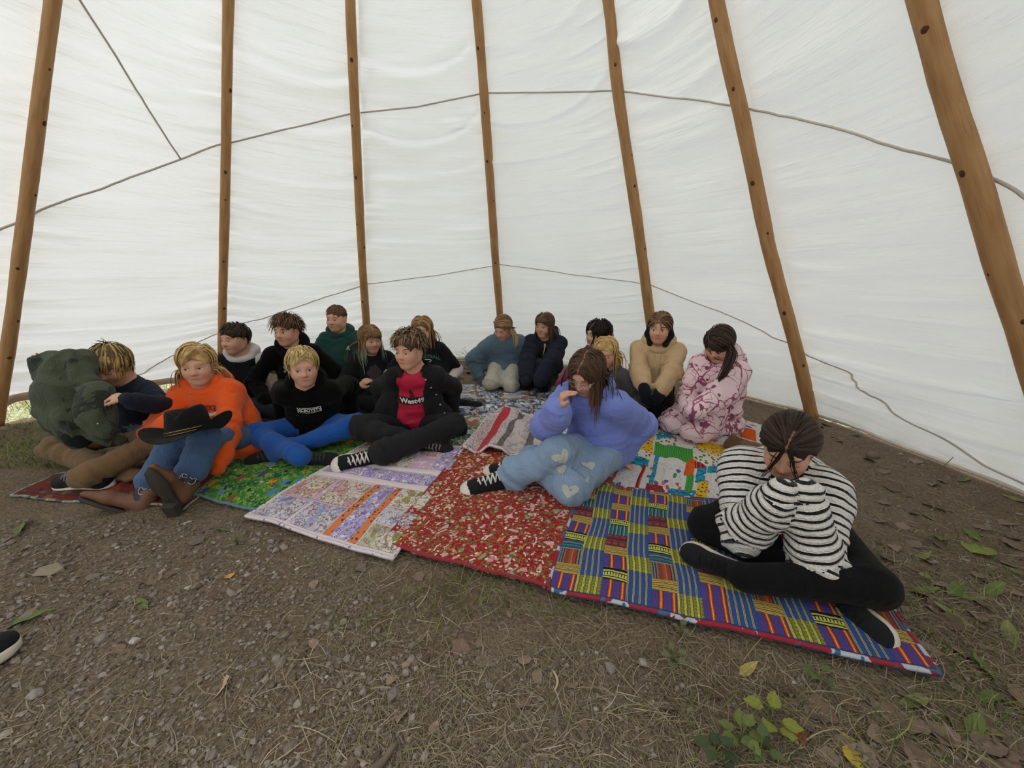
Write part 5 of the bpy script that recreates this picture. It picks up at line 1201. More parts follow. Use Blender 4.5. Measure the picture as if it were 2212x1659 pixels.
# ---- 3 boy, white and black hoodie
def boy_white():
    p = Person('dark-haired boy in a black and white hoodie seated behind the child in orange', at(508, 732, 2.66), (12, 3, 0), (-1.97, 2.62), -22, 'cross',
               arms={1: ((.23, .05, .09), (.8, -.5, 0), None), -1: ((-.22, .12, .12), (-.8, -.5, 0), None)}, vox=.010)
    p.body().face('#33261e', 'blue', .6, -.4); hair(p, 'short', '#37291f', n=460, length=.045, fringe=.032, hairline=.060, var=.2, w=.0045, seed=3, grav=.35, forward=.5)
    two = two_tone('black_white_fleece', '#151516', '#c2beb9', p, .095); p.top('hoodie', two, 1.05, hoodmat=cloth_mat('pale_grey_fleece', srgb('#c6c2bd'), .08)); p.pants(cloth_mat('dark_denim', srgb('#20242c'), .2))
    p.shoe(1, 'dark'); p.shoe(-1, 'dark')
    c, ax, ay = chest(p, .075, .0); t = np.linspace(0, 6.28, 15)[:-1]
    print_poly(p, p.tree(), [np.stack([.016 * np.cos(t), .018 * np.sin(t)], 1)], c, ax, ay, plain('emblem_rust', srgb('#a5562e'), .9), 'emblem'); print_poly(p, p.tree(), [np.stack([.010 * np.cos(t), -.004 + .009 * np.sin(t)], 1), [(-.024, -.034), (-.018, -.040), (.024, -.018), (.020, -.012)], [(.024, -.034), (.018, -.040), (-.024, -.018), (-.020, -.012)]], c, ax, ay, INK_W, 'emblem', lift=.0035)
    return p
def two_tone(name, dark, light, p, edge):
    """black front, pale left side panel and sleeve: split along the wearer's left"""
    b = NB(name, .92, .15); g = b.coord('Object'); d = b.node('ShaderNodeVectorMath', {0: g, 1: tuple(p.L)}, operation='DOT_PRODUCT').outputs['Value']
    k = b.math('GREATER_THAN', d, edge); b.color(b.mix(k, srgb(dark), srgb(light))); b.bump(b.noise(g, 700, 2), .3, .004); return b.done()
# ---- 4 tousled boy in black
def boy_tousled():
    p = Person('boy with tousled brown hair in a star-print black hoodie behind the blond boy', at(620, 714, 2.66), (6, 4, 0), (-1.64, 2.74), -16, 'cross',
               arms={-1: (w4(at(578, 868, 2.62)), (-.8, -.4, 0), None), 1: ((.2, .1, .1), (.8, -.5, 0), None)}, vox=.010)
    p.body().face('#4a3626', 'blue', .7, -.5); hair(p, 'short', '#5c4330', n=480, length=.055, fringe=.040, hairline=.058, var=.3, w=.0045, seed=4, spike=.45, grav=.3, lift=.022); tuft(p, '#5c4330', 40, .05, (0, -.02, .11))
    p.top('hoodie', cloth_mat('black_fleece', (0, 0, 0)), 1.06, hood_r=.034); p.pants(cloth_mat('dark_denim', (0, 0, 0))); p.shoe(1, 'dark'); p.shoe(-1, 'dark')
    c, ax, ay = chest(p, .0, .0); T = p.tree(); parts = []
    m = plain('ink_cream_green', srgb('#a3a58c'), .9); rg = np.random.default_rng(3)
    for r in range(2):
        for q in range(5): x = -.06 + q * .026; t = np.linspace(0, 1, 9); parts.append(tube(decal(T, c, ax, ay, np.stack([x + .010 * np.sin(t * 6 + q) + .010 * t, .03 - r * .034 + .014 * np.cos(t * 5 + q * 2)], 1), .003), .0028, 5))
    V, F = join(parts); p.part('squiggle_print', V, F, m, p.topo)
    a = np.arange(10) * math.pi / 5; rr = np.where(np.arange(10) % 2 == 0, .030, .013); print_poly(p, T, [np.stack([rr * np.sin(a), rr * np.cos(a)], 1)], c - ay * .060 - ax * .02, ax, ay, m, 'star_print')
    return p
# ---- 5 boy in green hoodie
def boy_hoodie_green():
    p = Person('short-haired boy in a dark green hoodie sitting tall at the back', at(727, 688, 3.08), (4, 3, 0), (-1.44, 3.03), -14, 'kneel', zp=.20,
               arms={1: ((.16, .2, .27), (.8, -.5, -.2), None), -1: ((-.15, .22, .26), (-.8, -.5, -.2), None)}, vox=.0105)
    p.body().face('#6a4e38', 'blue', .45, -.6); hair(p, 'short', '#624731', n=420, length=.022, fringe=.022, hairline=.060, var=.2, w=.004, cap=.006, seed=8, lift=.006)
    p.top('hoodie', cloth_mat('forest_green_fleece', srgb('#24443f'), .15), 1.05); p.pants(cloth_mat('black_twill', srgb('#19191b'), .2)); p.shoe(1, 'dark'); p.shoe(-1, 'dark')
    c, ax, ay = chest(p, .07, .03); T = p.tree()     # small leaping-figure emblem
    print_poly(p, T, [[(-.003, .014), (.003, .014), (.003, .0), (-.003, .0)], [(.0, .004), (.014, -.012), (.010, -.015), (-.004, -.001)], [(.0, .004), (-.016, -.010), (-.013, -.014), (.003, -.001)], [(.0, .010), (.004, .022), (.007, .021), (.004, .009)], [(.0, .008), (-.010, .004), (-.009, .001), (.001, .003)],
        np.stack([-.001 + .003 * np.cos(np.linspace(0, 6.28, 9)[:-1]), .018 + .003 * np.sin(np.linspace(0, 6.28, 9)[:-1])], 1)], c, ax, ay, INK_W, 'emblem')
    return p
# ---- 7 girl with faded green ends
def girl_green_ends():
    p = Person('smiling girl with long light-brown hair fading to green ends, in black', at(800, 733, 2.95), (-44, 8, 0), (-1.13, 2.92), -34, 'cross',
               arms={-1: (w4(at(778, 838, 2.74)), (-.7, -.3, -.6), (.5, .3, .75)), 1: ((.2, .15, .12), (.8, -.5, 0), None)}, hands={-1: (.9, .1, A(.5, .6, 0))}, vox=.010)
    p.body().face('#7a5a40', 'brown', .55, .6, smile=1.); hair(p, 'long', '#80603f', '#8fa58c', n=420, length=.30, part=.0, hairline=.062, var=.22, w=.006, seed=7, grav=.55, tipfrac=.5, curl=.03); bangs(p, '#6f5338', 40, .055)
    p.top('jumper', cloth_mat('black_knit', srgb('#18181a'), .2), 1.0, hood=False); p.pants(cloth_mat('black_twill', (0, 0, 0))); p.shoe(1, 'redsole'); p.shoe(-1, 'redsole')
    c, ax, ay = chest(p, .0, -.03); t = np.linspace(0, 6.28, 33)[:-1]; print_poly(p, p.tree(), [np.stack([.055 * np.cos(t) * (1 + .14 * np.sin(7 * t)), .075 * np.sin(t) * (1 + .1 * np.cos(9 * t))], 1)], c, ax, ay, printed('murky_print', '#3f363c', [('blot', 30, .55, '#5a4f56')]), 'printed_patch')
    return p
def bangs(p, col, n, L, x0=-.05, x1=.05, z0=.085, w=.0045):
    rg = np.random.default_rng(11); parts = []
    for i in range(n):
        x = x0 + (x1 - x0) * rg.random(); P = []
        for t in np.linspace(0, 1, 7):
            zz = z0 - L * t * (.85 + .25 * rg.random() * 0) ; yy = .068 + .042 * math.sin(min(1, t * 1.5) * 1.5) * (1 - (x / .085) ** 2) - .3 * abs(x) ** 1.5
            P.append(p.H + p.hp(x * (1 + .12 * t), yy, zz))
        parts.append(tube(P, np.linspace(w, w * .35, 7) * (.8 + .4 * rg.random()), 5))
    V, F = join(parts); c = np.array(srgb(col))[None] * (1 + .3 * vnoise(V * 90))[:, None]; p.part('fringe', V, F, M_HAIR, col=c)
# ---- 8 boy in red jersey and black jacket
def boy_red():
    p = Person('boy with curly highlighted hair in red jersey and open black jacket', at(884, 756, 2.16), (18, 4, 0), (-.65, 2.27), -6, 'cross',
               arms={1: ((.24, -.10, .08), (.5, -.9, .1), None), -1: ((-.21, -.12, .10), (-.6, -.8, 0), None)}, legs={1: dict(kn=(.28, .17, .13), an=(-.11, .41, .075), toe=(-.9, .42, .0), up=(.25, .75, .6)), -1: dict(kn=(-.28, .17, .13), an=(.05, .26, .06), toe=(.9, .3, 0), up=(-.3, .5, .8))}, hvox=.0048)
    p.body().face('#4f3d2e', 'brown', .5, -.5, browang=-.05); hair(p, 'short', '#584735', n=520, length=.040, fringe=.036, hairline=.060, var=.3, w=.0048, seed=9, spike=.3, grav=.25, curl=.16, streak='#84694c', lift=.022, cap=.014)
    p.top('jersey', jersey_mat(), .98, hood=False, sleeves=(), extra=lambda F: F.cone(p.neck + p.F * .10, p.spine[4] + p.F * .13 - A(0, 0, .05), .05, .012, .01, None, True))
    T = p.tree(); c, ax, ay = chest(p, .0, -.055); jer = p.topo
    print_poly(p, T, [rect(-.082, -.024, .082, .024, 8)], c, ax, ay, INK_K, 'printed_panel', lift=.002); print_text(p, T, 'West49', c, ax, ay, .046, INK_W, bold=.0016, lift=.004)
    vv = A([(-.070, .17), (-.058, .17), (.004, .09), (-.004, .078)]); print_poly(p, T, [[(-.012, .085), (.0, .075), (.016, .03), (.004, -.01), (-.010, .03)]], c, ax, ay, plain('dark_red_shade', srgb('#4f1a26'), .9), 'printed_patch')
    def open_front(F):
        for t in (0, .5): F.cone(p.spine[4] + p.F * .12 + p.U * .06 , p.spine[0] + p.F * .17, .062, .115, .015, (p.L, 1.25), True)
        F.cone(p.spine[2] + p.L * .14 + p.F * .06, p.base + p.L * .30 + p.F * .04 + p.U * .05, .05, .05, .05); F.cone(p.spine[2] - p.L * .14 + p.F * .02, p.base - p.L * .24 + p.F * .06 + p.U * .12, .05, .04, .05)
    p.top('jacket', cloth_mat('washed_black_denim', srgb('#1d1d1e'), .35), 1.14, hood=False, extra=open_front, arm_r=(0.053, 0.048, 0.043), fold=.010, label='open washed-black jacket with metal snaps'); jk = p.topo
    collar(p, cloth_mat('washed_black_denim', (0, 0, 0)), jk)
    T2 = p.tree()
    for k in range(6):
        b = p.neck - p.U * (.055 + k * .058) + p.L * (.075 + .024 * k) + p.F * (.12); h = T2.ray_cast(Vector(b + p.F * .1), Vector(-p.F), .3)
        if h[0] is not None: disc(p, np.array(h[0]) + p.F * .002, p.F, .0065, plain('snap_metal', srgb('#a39f98'), .35, .5, .6), 'snap', jk)
    p.pants(cloth_mat('faded_black_denim', srgb('#222223'), .3), thigh=0.074, knee=0.065, ankle=.064, upto=.98, fold=.010); p.shoe(1, 'canvas', 1.16, label='black canvas high top with white toe cap and laces'); p.shoe(-1, 'skate', 1.05)
    return p
def jersey_mat():
    b = NB('red_jersey', .6, .3); o = b.coord(); b.color(b.mix(b.noise(o, 6, 3), srgb('#a31a36'), srgb('#c42344'))); b.bump(b.noise(o, 400, 2), .3, .003); return b.done()
def disc(p, c, n, r, mat, name, parent):
    n = nrm(n); x = nrm(np.cross(n, A(0, 0, 1))); y = np.cross(n, x); a = np.arange(10) * .6283
    V = np.concatenate([c + r * (np.cos(a)[:, None] * x + np.sin(a)[:, None] * y), c + n * r * .35 + .7 * r * (np.cos(a)[:, None] * x + np.sin(a)[:, None] * y)])
    p.part(name, V, [(i, (i + 1) % 10, 10 + (i + 1) % 10, 10 + i) for i in range(10)] + [tuple(range(10, 20))], mat, parent)
def collar(p, mat, parent, h=.05):
    a = np.linspace(-2.55, 2.55, 40); V = []; U = nrm(p.neck - p.spine[3])
    for k, (up, r) in enumerate(((-.02, .072), (.035, .078), (.040, .086), (.0, .098), (-.02, .105))):
        V.append(np.array([p.neck - p.F * math.cos(t) * r * .95 + p.L * math.sin(t) * r * 1.1 + U * (up + .012 * math.cos(t) - .02 * max(0, -math.cos(t))) for t in a]))
    V = np.concatenate(V); n = 40; F = np.array([[k * n + i, k * n + i + 1, (k + 1) * n + i + 1, (k + 1) * n + i] for k in range(4) for i in range(n - 1)]); p.part('collar', V, F, mat, parent)
# ---- 9 girl behind in black tee
def girl_tee():
    p = Person('girl with long light-brown hair in a black t-shirt, behind the boy in red', at(912, 714, 2.98), (-2, 5, 0), (-.67, 2.98), -12, 'kneel', arms={1: ((.15, .10, .20), (.5, -.8, -.3), None), -1: ((-.15, .12, .2), (-.8, -.4, 0), None)}, vox=.0105)
    p.body().face('#7a5a40', 'brown', .5, -.3); hair(p, 'long', '#7d5d3f', n=440, length=.27, part=.0, hairline=.066, var=.25, w=.006, seed=10, grav=.55, streak='#a8845a')
    p.top('undershirt', cloth_mat('pale_pink_knit', srgb('#c9b5b3'), .08), .9, hood=False); p.top('tee', cloth_mat('black_jersey', srgb('#131315'), .2), 1.08, hood=False, short=True, hem=.9)
    c, ax, ay = chest(p, .0, -.01); T = p.tree(); m = plain('ink_green', srgb('#2f6f58'), .9)
    print_text(p, T, 'BASKETBALL', c + ay * .035, ax, ay, .038, m, bend=2.2, bold=.001); a = np.linspace(0, 6.28, 25); V, F = join([tube(decal(T, c, ax, ay, np.stack([.035 * np.cos(a), .010 * np.sin(a)], 1), .003), .0022, 5)]); p.part('hoop_print', V, F, INK_W, p.topo)
    print_text(p, T, '2013', c - ay * .035, ax, ay, .028, plain('ink_orange', srgb('#b5642e'), .9), bold=.001)
    p.pants(cloth_mat('black_twill', (0, 0, 0)), ankle=.046)
    p.shoe(1, 'redsole', ank=gp(985, 866, .05), toe=A(1, -.1, 0), up=A(0, -.5, .8), label='dark shoe sole edged in red behind the boy in red'); p.shoe(-1, 'dark')
    return p
# ---- 10 girl, teal hoodie
def girl_teal():
    p = Person('girl with a side braid kneeling in a teal blue hoodie and cream trousers', at(1086, 709, 3.38), (26, 26, 4), (-.06, 3.52), 8, 'kneel',
               arms={1: ((.23, .12, .06), (.8, -.3, .1), None), -1: ((-.22, .14, .06), (-.8, -.3, .1), None)}, vox=.010)
    p.body().face('#8a6a48', 'brown', .1, browang=.0); hair(p, 'pull', '#7d6045', n=380, part=.0, hairline=.066, var=.30, w=.0062, seed=12, tie=(.062, -.062, -.012), streak='#9c7c56'); strands(p, [at(1103, 712, 3.33), at(1112, 722, 3.27), at(1116, 735, 3.22), at(1114, 750, 3.20)], 36, .008, .004, '#a07f55', 'braid')
    p.top('hoodie', cloth_mat('teal_fleece', srgb('#566b78'), .14), 1.42, arm_r=(0.057, 0.053, 0.043), hem=.6, hem_r=1.15, hood_r=.028, fold=.010); p.pants(cloth_mat('cream_fleece', srgb('#c3bdae'), .1, fleck=srgb('#8f897c')), thigh=0.081, knee=0.072, ankle=.06)
    p.shoe(1, 'white'); p.shoe(-1, 'white')
    return p
# ---- 11 girl, navy hoodie, glasses
def girl_navy():
    p = Person('girl with glasses and long brown hair kneeling in a navy hoodie, hands on the ground', at(1176, 703, 3.32), (28, 6, 3), (.30, 3.50), 20, 'kneel',
               arms={1: (w4(at(1158, 838, 3.10)), (.8, .2, .2), None), -1: (w4(at(1134, 838, 3.12)), (-.8, .1, .1), None)}, vox=.010)
    p.body().face('#5a4030', 'brown', .6, -.3).glasses(); hair(p, 'long', '#5c4331', n=420, length=.24, part=-.01, hairline=.064, var=.22, w=.006, seed=13, grav=.55); bangs(p, '#5c4331', 34, .045)
    p.top('hoodie', cloth_mat('navy_fleece', srgb('#1f2330'), .15), 1.3, arm_r=(0.057, 0.055, 0.046), hem=.3, hem_r=1.1); p.pants(cloth_mat('black_twill', (0, 0, 0))); p.shoe(1, 'dark'); p.shoe(-1, 'dark')
    c, ax, ay = chest(p, .035, .045); print_poly(p, p.tree(), [[(-.008, -.022), (.010, -.018), (.012, .010), (.004, .024), (-.008, .02)]], c, ax, ay, plain('badge_yellow', srgb('#a3a63a'), .8), 'badge')
    return p
# ---- 12 dark-haired girl, maroon hoodie
def girl_maroon():
    p = Person('girl with wavy black hair in a maroon hoodie turned to the side', at(1292, 722, 3.0), (72, 6, 0), (.66, 2.98), 62, 'kneel',
               arms={1: (w4(at(1215, 838, 2.72)), (.5, .1, -.6), None), -1: (w4(at(1200, 835, 2.9)), (-.6, .1, -.6), None)}, vox=.0105)
    p.body().face('#1d1615', 'brown', .5, 0); hair(p, 'long', '#1f1817', n=440, length=.20, part=.01, hairline=.060, var=.25, w=.006, seed=14, grav=.45, curl=.14, lift=.02)
    p.top('hoodie', cloth_mat('maroon_fleece', srgb('#7a2c4c'), .15), 1.1, hood_r=.034); p.pants(cloth_mat('grey_fleece', srgb('#4c4a4c'), .15)); p.shoe(1, 'dark'); p.shoe(-1, 'dark')
    return p
# ---- 13 blonde girl, mostly hidden
def girl_blonde():
    p = Person('long-haired blonde girl half hidden behind the girl in the lavender hoodie', at(1308, 762, 2.62), (24, 14, 0), (.72, 2.62), 34, 'cross', arms={1: ((.16, .2, .12), (.6, -.4, -.5), None), -1: ((-.16, .2, .12), (-.6, -.4, -.5), None)}, vox=.0105, zp=.10)
    p.body().face('#b59868', 'blue', .1, smile=.8); hair(p, 'long', '#bb975c', n=460, length=.26, part=-.005, front=.025, hairline=.064, var=.22, w=.006, seed=15, grav=.55, streak='#d6b67c')
    p.top('jumper', cloth_mat('grey_fleece', (0, 0, 0)), 1.0, hood=False); p.pants(cloth_mat('black_twill', (0, 0, 0))); p.shoe(1, 'dark'); p.shoe(-1, 'dark')
    return p
# ---- 14 girl, lavender hoodie
def girl_lavender():
    p = Person('girl in glasses and a lavender-blue hoodie resting her face on her hand', at(1268, 806, 1.80), (40, 30, 4), (.47, 1.84), 34, 'cross', size=1.04,
               arms={-1: (w4(at(1212, 882, 1.60)), (-.5, .2, -.9), (.12, .12, 1.0)), 1: (w4(gp(1338, 992, .05)), (.5, -.8, .1), (.8, -.2, -.45))}, hands={-1: (1.15, .1, A(.95, -.1, .1)), 1: (.25, .25, A(0, -.1, -1))},
               legs={-1: dict(kn=w4(at(1206, 975, 1.72)), an=w4(gp(1110, 1022, .085)), toe=w4(gp(1040, 1036) - gp(1106, 1028)), up=(.05, .25, .95)), 1: dict(kn=w4(gp(1236, 1052, .085)), an=w4(gp(1150, 996, .085)), toe=w4(A(-1, .02, -.02)), up=(.1, .1, .95))}, vox=.0085, hvox=.0044)
    p.body().face('#4a3426', 'brown', .12).glasses((.55, .42, .36)); hair(p, 'long', '#4a3527', '#6b4c38', n=520, length=.25, part=.004, hairline=.066, var=.22, w=.0055, seed=16, grav=.6)
    p.top('hoodie', cloth_mat('lavender_fleece', srgb('#7987ce'), .10), 1.16, arm_r=(0.060, 0.060, 0.048), hood_r=.034, fold=.010, hem=.1)
    p.pants(cloth_mat('light_denim', srgb('#8298b2'), .16, 700), thigh=0.077, knee=0.070, ankle=.078, upto=.98, fold=.010, label='light blue wide jeans with cream heart patches')
    PT = bvh(p.pV, p.pQ); cream = cloth_mat('cream_patch', srgb('#b5b8ad'), .08)
    def heart(s_): t = np.linspace(0, 6.283, 21)[:-1]; return np.stack([.062 * np.sin(t) ** 3, .05 * np.cos(t) - .02 * np.cos(2 * t) - .008 * np.cos(3 * t)], 1) * s_
    for x, y, sc_, ro in ((1214, 988, .62, .5), (1213, 1012, .42, .3), (1272, 1006, .55, -.4), (1268, 1040, .35, -.5), (1228, 1060, .55, .2)):
        r = ray(x, y); h = PT.ray_cast(Vector((0, 0, CAM_H)), Vector(r))
        if h[0] is None: continue
        n = nrm(np.array(h[1])); n = n if n @ r < 0 else -n; ax = nrm(np.cross(A(0, 0, 1), n)); ay = np.cross(n, ax); cr, sr = math.cos(ro), math.sin(ro)
        print_poly(p, PT, [heart(sc_) @ A([cr, sr], [-sr, cr])], np.array(h[0]), ax, ay, cream, 'heart_patch', p.pao, .003)
    p.shoe(-1, 'canvas', 1.16, label='black canvas high top with white toe cap and laces'); p.shoe(1, 'canvas', 1.16, label='black canvas high top with white toe cap and laces')
    return p
# ---- 15 girl, tan coat
def girl_tan():
    p = Person('girl kneeling in a tan coat with dark mittens and black trousers', at(1425, 709, 2.66), (26, 5, 0), (1.05, 2.68), 20, 'kneel', size=1.03,
               arms={1: (w4(at(1422, 858, 2.36)), (.8, -.2, -.4), (-.3, .6, -.7)), -1: (w4(at(1394, 858, 2.36)), (-.8, -.2, -.4), (.3, .6, -.7))})
    p.body().face('#5a4030', 'brown', .8, -.6); hair(p, 'pull', '#5f4833', n=440, part=.0, hairline=.066, var=.22, w=.005, seed=17, tie=(.0, -.10, -.06), nape=-.07, streak='#7d6046')
    coat = cloth_mat('tan_canvas_coat', srgb('#c0a27c'), .14, 500, .05)
    p.top('coat', coat, 1.14, arm_r=(0.055, 0.052, 0.046), hem=.5, hem_r=1.2, hood_r=.036, fold=.011, hood_back=1.1, label='tan canvas coat with a raised hood collar')
    # placket and toggles
    T = p.tree(); c, ax, ay = chest(p, .01, -.06); print_poly(p, T, [rect(-.018, -.17, .018, .13, 10)], c, ax, ay, coat, 'placket', lift=.006)
    for u in (.06, -.04): disc(p, decal(T, c, ax, ay, [(.02, u)], .010)[0], p.F, .006, plain('button_pale', srgb('#b3a387'), .5), 'button', p.topo)
    F = Field(p.H - .16, p.H + .16, .008)
    for q in (1, -1): F.chain([p.H + p.hp(.078 * q, -.01, .02), p.H + p.hp(.082 * q, -.005, -.05), p.H + p.hp(.055 * q, .045, -.115)], [.014, .022, .02], .02)
    V, Q = F.out(1); p.part('hood_lining', V, Q, cloth_mat('dark_lining', srgb('#17181d'), .2), p.topo)
    p.pants(cloth_mat('black_fleece_trousers', srgb('#121213'), .25), thigh=0.083, knee=0.072)
    for sd in (1, -1):
        F = Field(p.wr[sd] - .13, p.wr[sd] + .13, .0058); w_ = p.wr[sd]; d = p.hd[sd]; p.sc *= 1.12; p.hand(F, sd, .8, .1, -p.L * sd * .4 - p.F * .6); p.sc /= 1.12; F.cone(w_ - d * .02, w_ + d * .03, .034, .032, .02)
        V, Q = F.out(1); V += vnormals(V, Q) * .003; p.part('mitten', V, Q, cloth_mat('navy_mitten', srgb('#15181f'), .2))
    p.shoe(1, 'dark'); p.shoe(-1, 'dark')
    return p
# ---- 16 girl in pink
def camo_pink():
    b = NB('pink_branch_camo', .9, .15); o = b.coord(); w_ = b.node('ShaderNodeVectorMath', {0: o, 1: b.node('ShaderNodeVectorMath', {0: b.noise(o, 7, 2, out=1), 3: .10}, operation='SCALE').outputs[0]}, operation='ADD').outputs[0]
    v = b.vor(w_, 8.5, 'DISTANCE_TO_EDGE'); br = b.math('LESS_THAN', v, b.math('MULTIPLY', b.noise(o, 5, 2), .045)); v2 = b.vor(w_, 15, 'DISTANCE_TO_EDGE'); br2 = b.math('MULTIPLY', b.math('LESS_THAN', v2, .022), b.math('GREATER_THAN', b.noise(o, 5, 2), .52))
    lf = b.math('MULTIPLY', b.math('GREATER_THAN', b.noise(w_, 22, 3), .53), b.math('GREATER_THAN', b.noise(o, 7.5, 2), .57))
    c = b.mix(b.noise(o, 5, 3), srgb('#ddbdc3'), srgb('#ead0d4')); c = b.mix(br2, c, srgb('#a8697c')); c = b.mix(br, c, srgb('#96506a')); c = b.mix(lf, c, srgb('#8f4560'))
    b.color(c); b.b.inputs['Sheen Weight'].default_value = .15; b.bump(b.noise(o, 300, 3), .3, .004); return b.done()
def girl_pink():
    m = camo_pink()
    p = Person('girl with a dark side ponytail kneeling in a pink branch-print hoodie and trousers', at(1553, 744, 2.30), (46, 26, 0), (1.35, 2.35), 62, 'kneel', size=1.03,
               arms={1: (w4(at(1492, 898, 2.06)), (.7, -.4, -.5), None), -1: (w4(at(1496, 885, 2.26)), (-.7, -.4, -.5), None)})
    p.body().face('#2c211c', 'brown', .1); hair(p, 'pull', '#2e221c', n=460, part=.02, hairline=.066, var=.22, w=.0052, seed=18, tie=(.074, -.022, -.045), streak='#45332a'); strands(p, [at(1574, 744, 2.24), at(1582, 762, 2.15), at(1572, 790, 2.07), at(1553, 822, 2.03)], 90, .011, .0032, '#35261f')
    p.top('hoodie', m, 1.14, arm_r=(0.058, 0.057, 0.046), hem=.5, hem_r=1.18, hood_r=.036, hood_back=1.3, fold=.011); p.pants(m, thigh=0.083, knee=0.076, ankle=.070, fold=.010)
    p.shoe(1, 'clog', 1.05, ank=gp(1592, 952, .07), toe=A(.9, .1, -.08), up=A(-.1, -.25, .95), label='brown slip-on shoe'); p.shoe(-1, 'clog', 1.05)
    return p
# ---- 17 girl in the striped sweater
def knit_stripes():
    b = NB('striped_chunky_knit', .95, .1); o = b.coord(); t = b.attr('along', 'Fac')
    t = b.math('ADD', t, b.math('MULTIPLY', b.math('SUBTRACT', b.noise(o, 28, 2), .5), .008)); f = b.math('FRACT', b.math('DIVIDE', t, .0262))
    k = b.math('LESS_THAN', f, .31); c = b.mix(b.noise(o, 120, 3), srgb('#cfcac3'), srgb('#e6e2dc')); b.color(b.mix(k, c, srgb('#17171b')))
    kn = b.math('ADD', b.math('MULTIPLY', b.vor(o, 150), .8), b.math('MULTIPLY', b.math('SINE', b.math('MULTIPLY', t, 480)), .25)); b.bump(kn, .7, .008); b.b.inputs['Sheen Weight'].default_value = .2; return b.done()
def girl_striped():
    p = Person('girl in a black and white striped knit sweater leaning her chin on her sleeves, cross-legged', at(1703, 964, 1.27), (41, 29, 0), (1.13, 1.31), 42, 'cross', size=1.0, hs=.93, bulge=.09,
               arms={-1: (w4(at(1676, 1082, 1.165)), (-.25, -.1, -1), (.15, .0, 1.)), 1: (w4(at(1738, 1086, 1.155)), (.3, -.1, -1), (-.15, .0, 1.))},
               legs={1: dict(kn=w4(gp(1880, 1262, .105)), an=w4(gp(1606, 1246, .075)), toe=w4(gp(1492, 1222) - gp(1606, 1262) + A(0, 0, .01)), up=(.0, .75, .4)), -1: dict(kn=w4(gp(1528, 1132, .105)), an=w4(gp(1782, 1262, .05)), toe=w4(gp(1850, 1352) - gp(1782, 1275)), up=w4(A(-.8, .1, .5)))}, vox=.0085, hvox=.0044)
    p.body().face('#2a1e1a', 'brown', .12, browang=-.1); hair(p, 'pull', '#2b1f1a', n=620, part=.004, hairline=.062, var=.22, w=.0050, seed=19, tie=(.0, -.105, -.035), tail=dict(len=.10, n=60, r=.018, dir=(0, -1, -.2)), streak='#3a2a22')
    loose(p)
    def sl(F):
        for k in (1, -1): F.cone(p.wr[k], p.wr[k] + p.hd[k] * .045, .036, .034, .02); F.cone(p.el[k] + p.U * .0, p.el[k] + (p.wr[k] - p.el[k]) * .2, .066, .066, .04)
    p.top('sweater', knit_stripes(), 1.18, hood=False, arm_r=(0.064, 0.060, 0.050), cuff=.05, fold=.011, attrs=True, hem=.1, extra=sl, neckdrop=.02, bones_extra=[(p.wr[k], p.wr[k] + p.hd[k] * .06, .045) for k in (1, -1)])
    p.pants(cloth_mat('black_leggings', srgb('#0f0f10'), .3), thigh=0.074, knee=0.062, ankle=.045, fold=.003, upto=1.0, name='leggings'); p.shoe(1, 'knit', .90, label='black knit trainer with a pale sole'); p.shoe(-1, 'knit', .90, label='black knit trainer with a pale sole')
    return p
def loose(p):
    rg = np.random.default_rng(2); parts = []
    for q, n in ((1, 6), (-1, 9)):
        for i in range(n):
            P = [p.H + p.hp(q * (.006 + .05 * t + .006 * rg.random()), .082 + .028 * math.sin(t * 2.4), .078 - .165 * t) for t in np.linspace(0, 1, 9)]; P = np.array(P) + rg.normal(size=3) * .004; parts.append(tube(P, np.linspace(.0017, .0006, 9), 5))
    V, F = join(parts); p.part('loose_strands', V, F, M_HAIR, col=np.tile(np.array(srgb('#241915')), (len(V), 1)))
BUILD = [boy_green, kid_orange, boy_white, boy_tousled, boy_hoodie_green, boy_black, girl_green_ends, boy_red, girl_tee, girl_teal, girl_navy, girl_maroon, girl_blonde, girl_lavender, girl_tan, girl_pink, girl_striped]
for fn in BUILD:
    PEOPLE[fn.__name__] = fn()
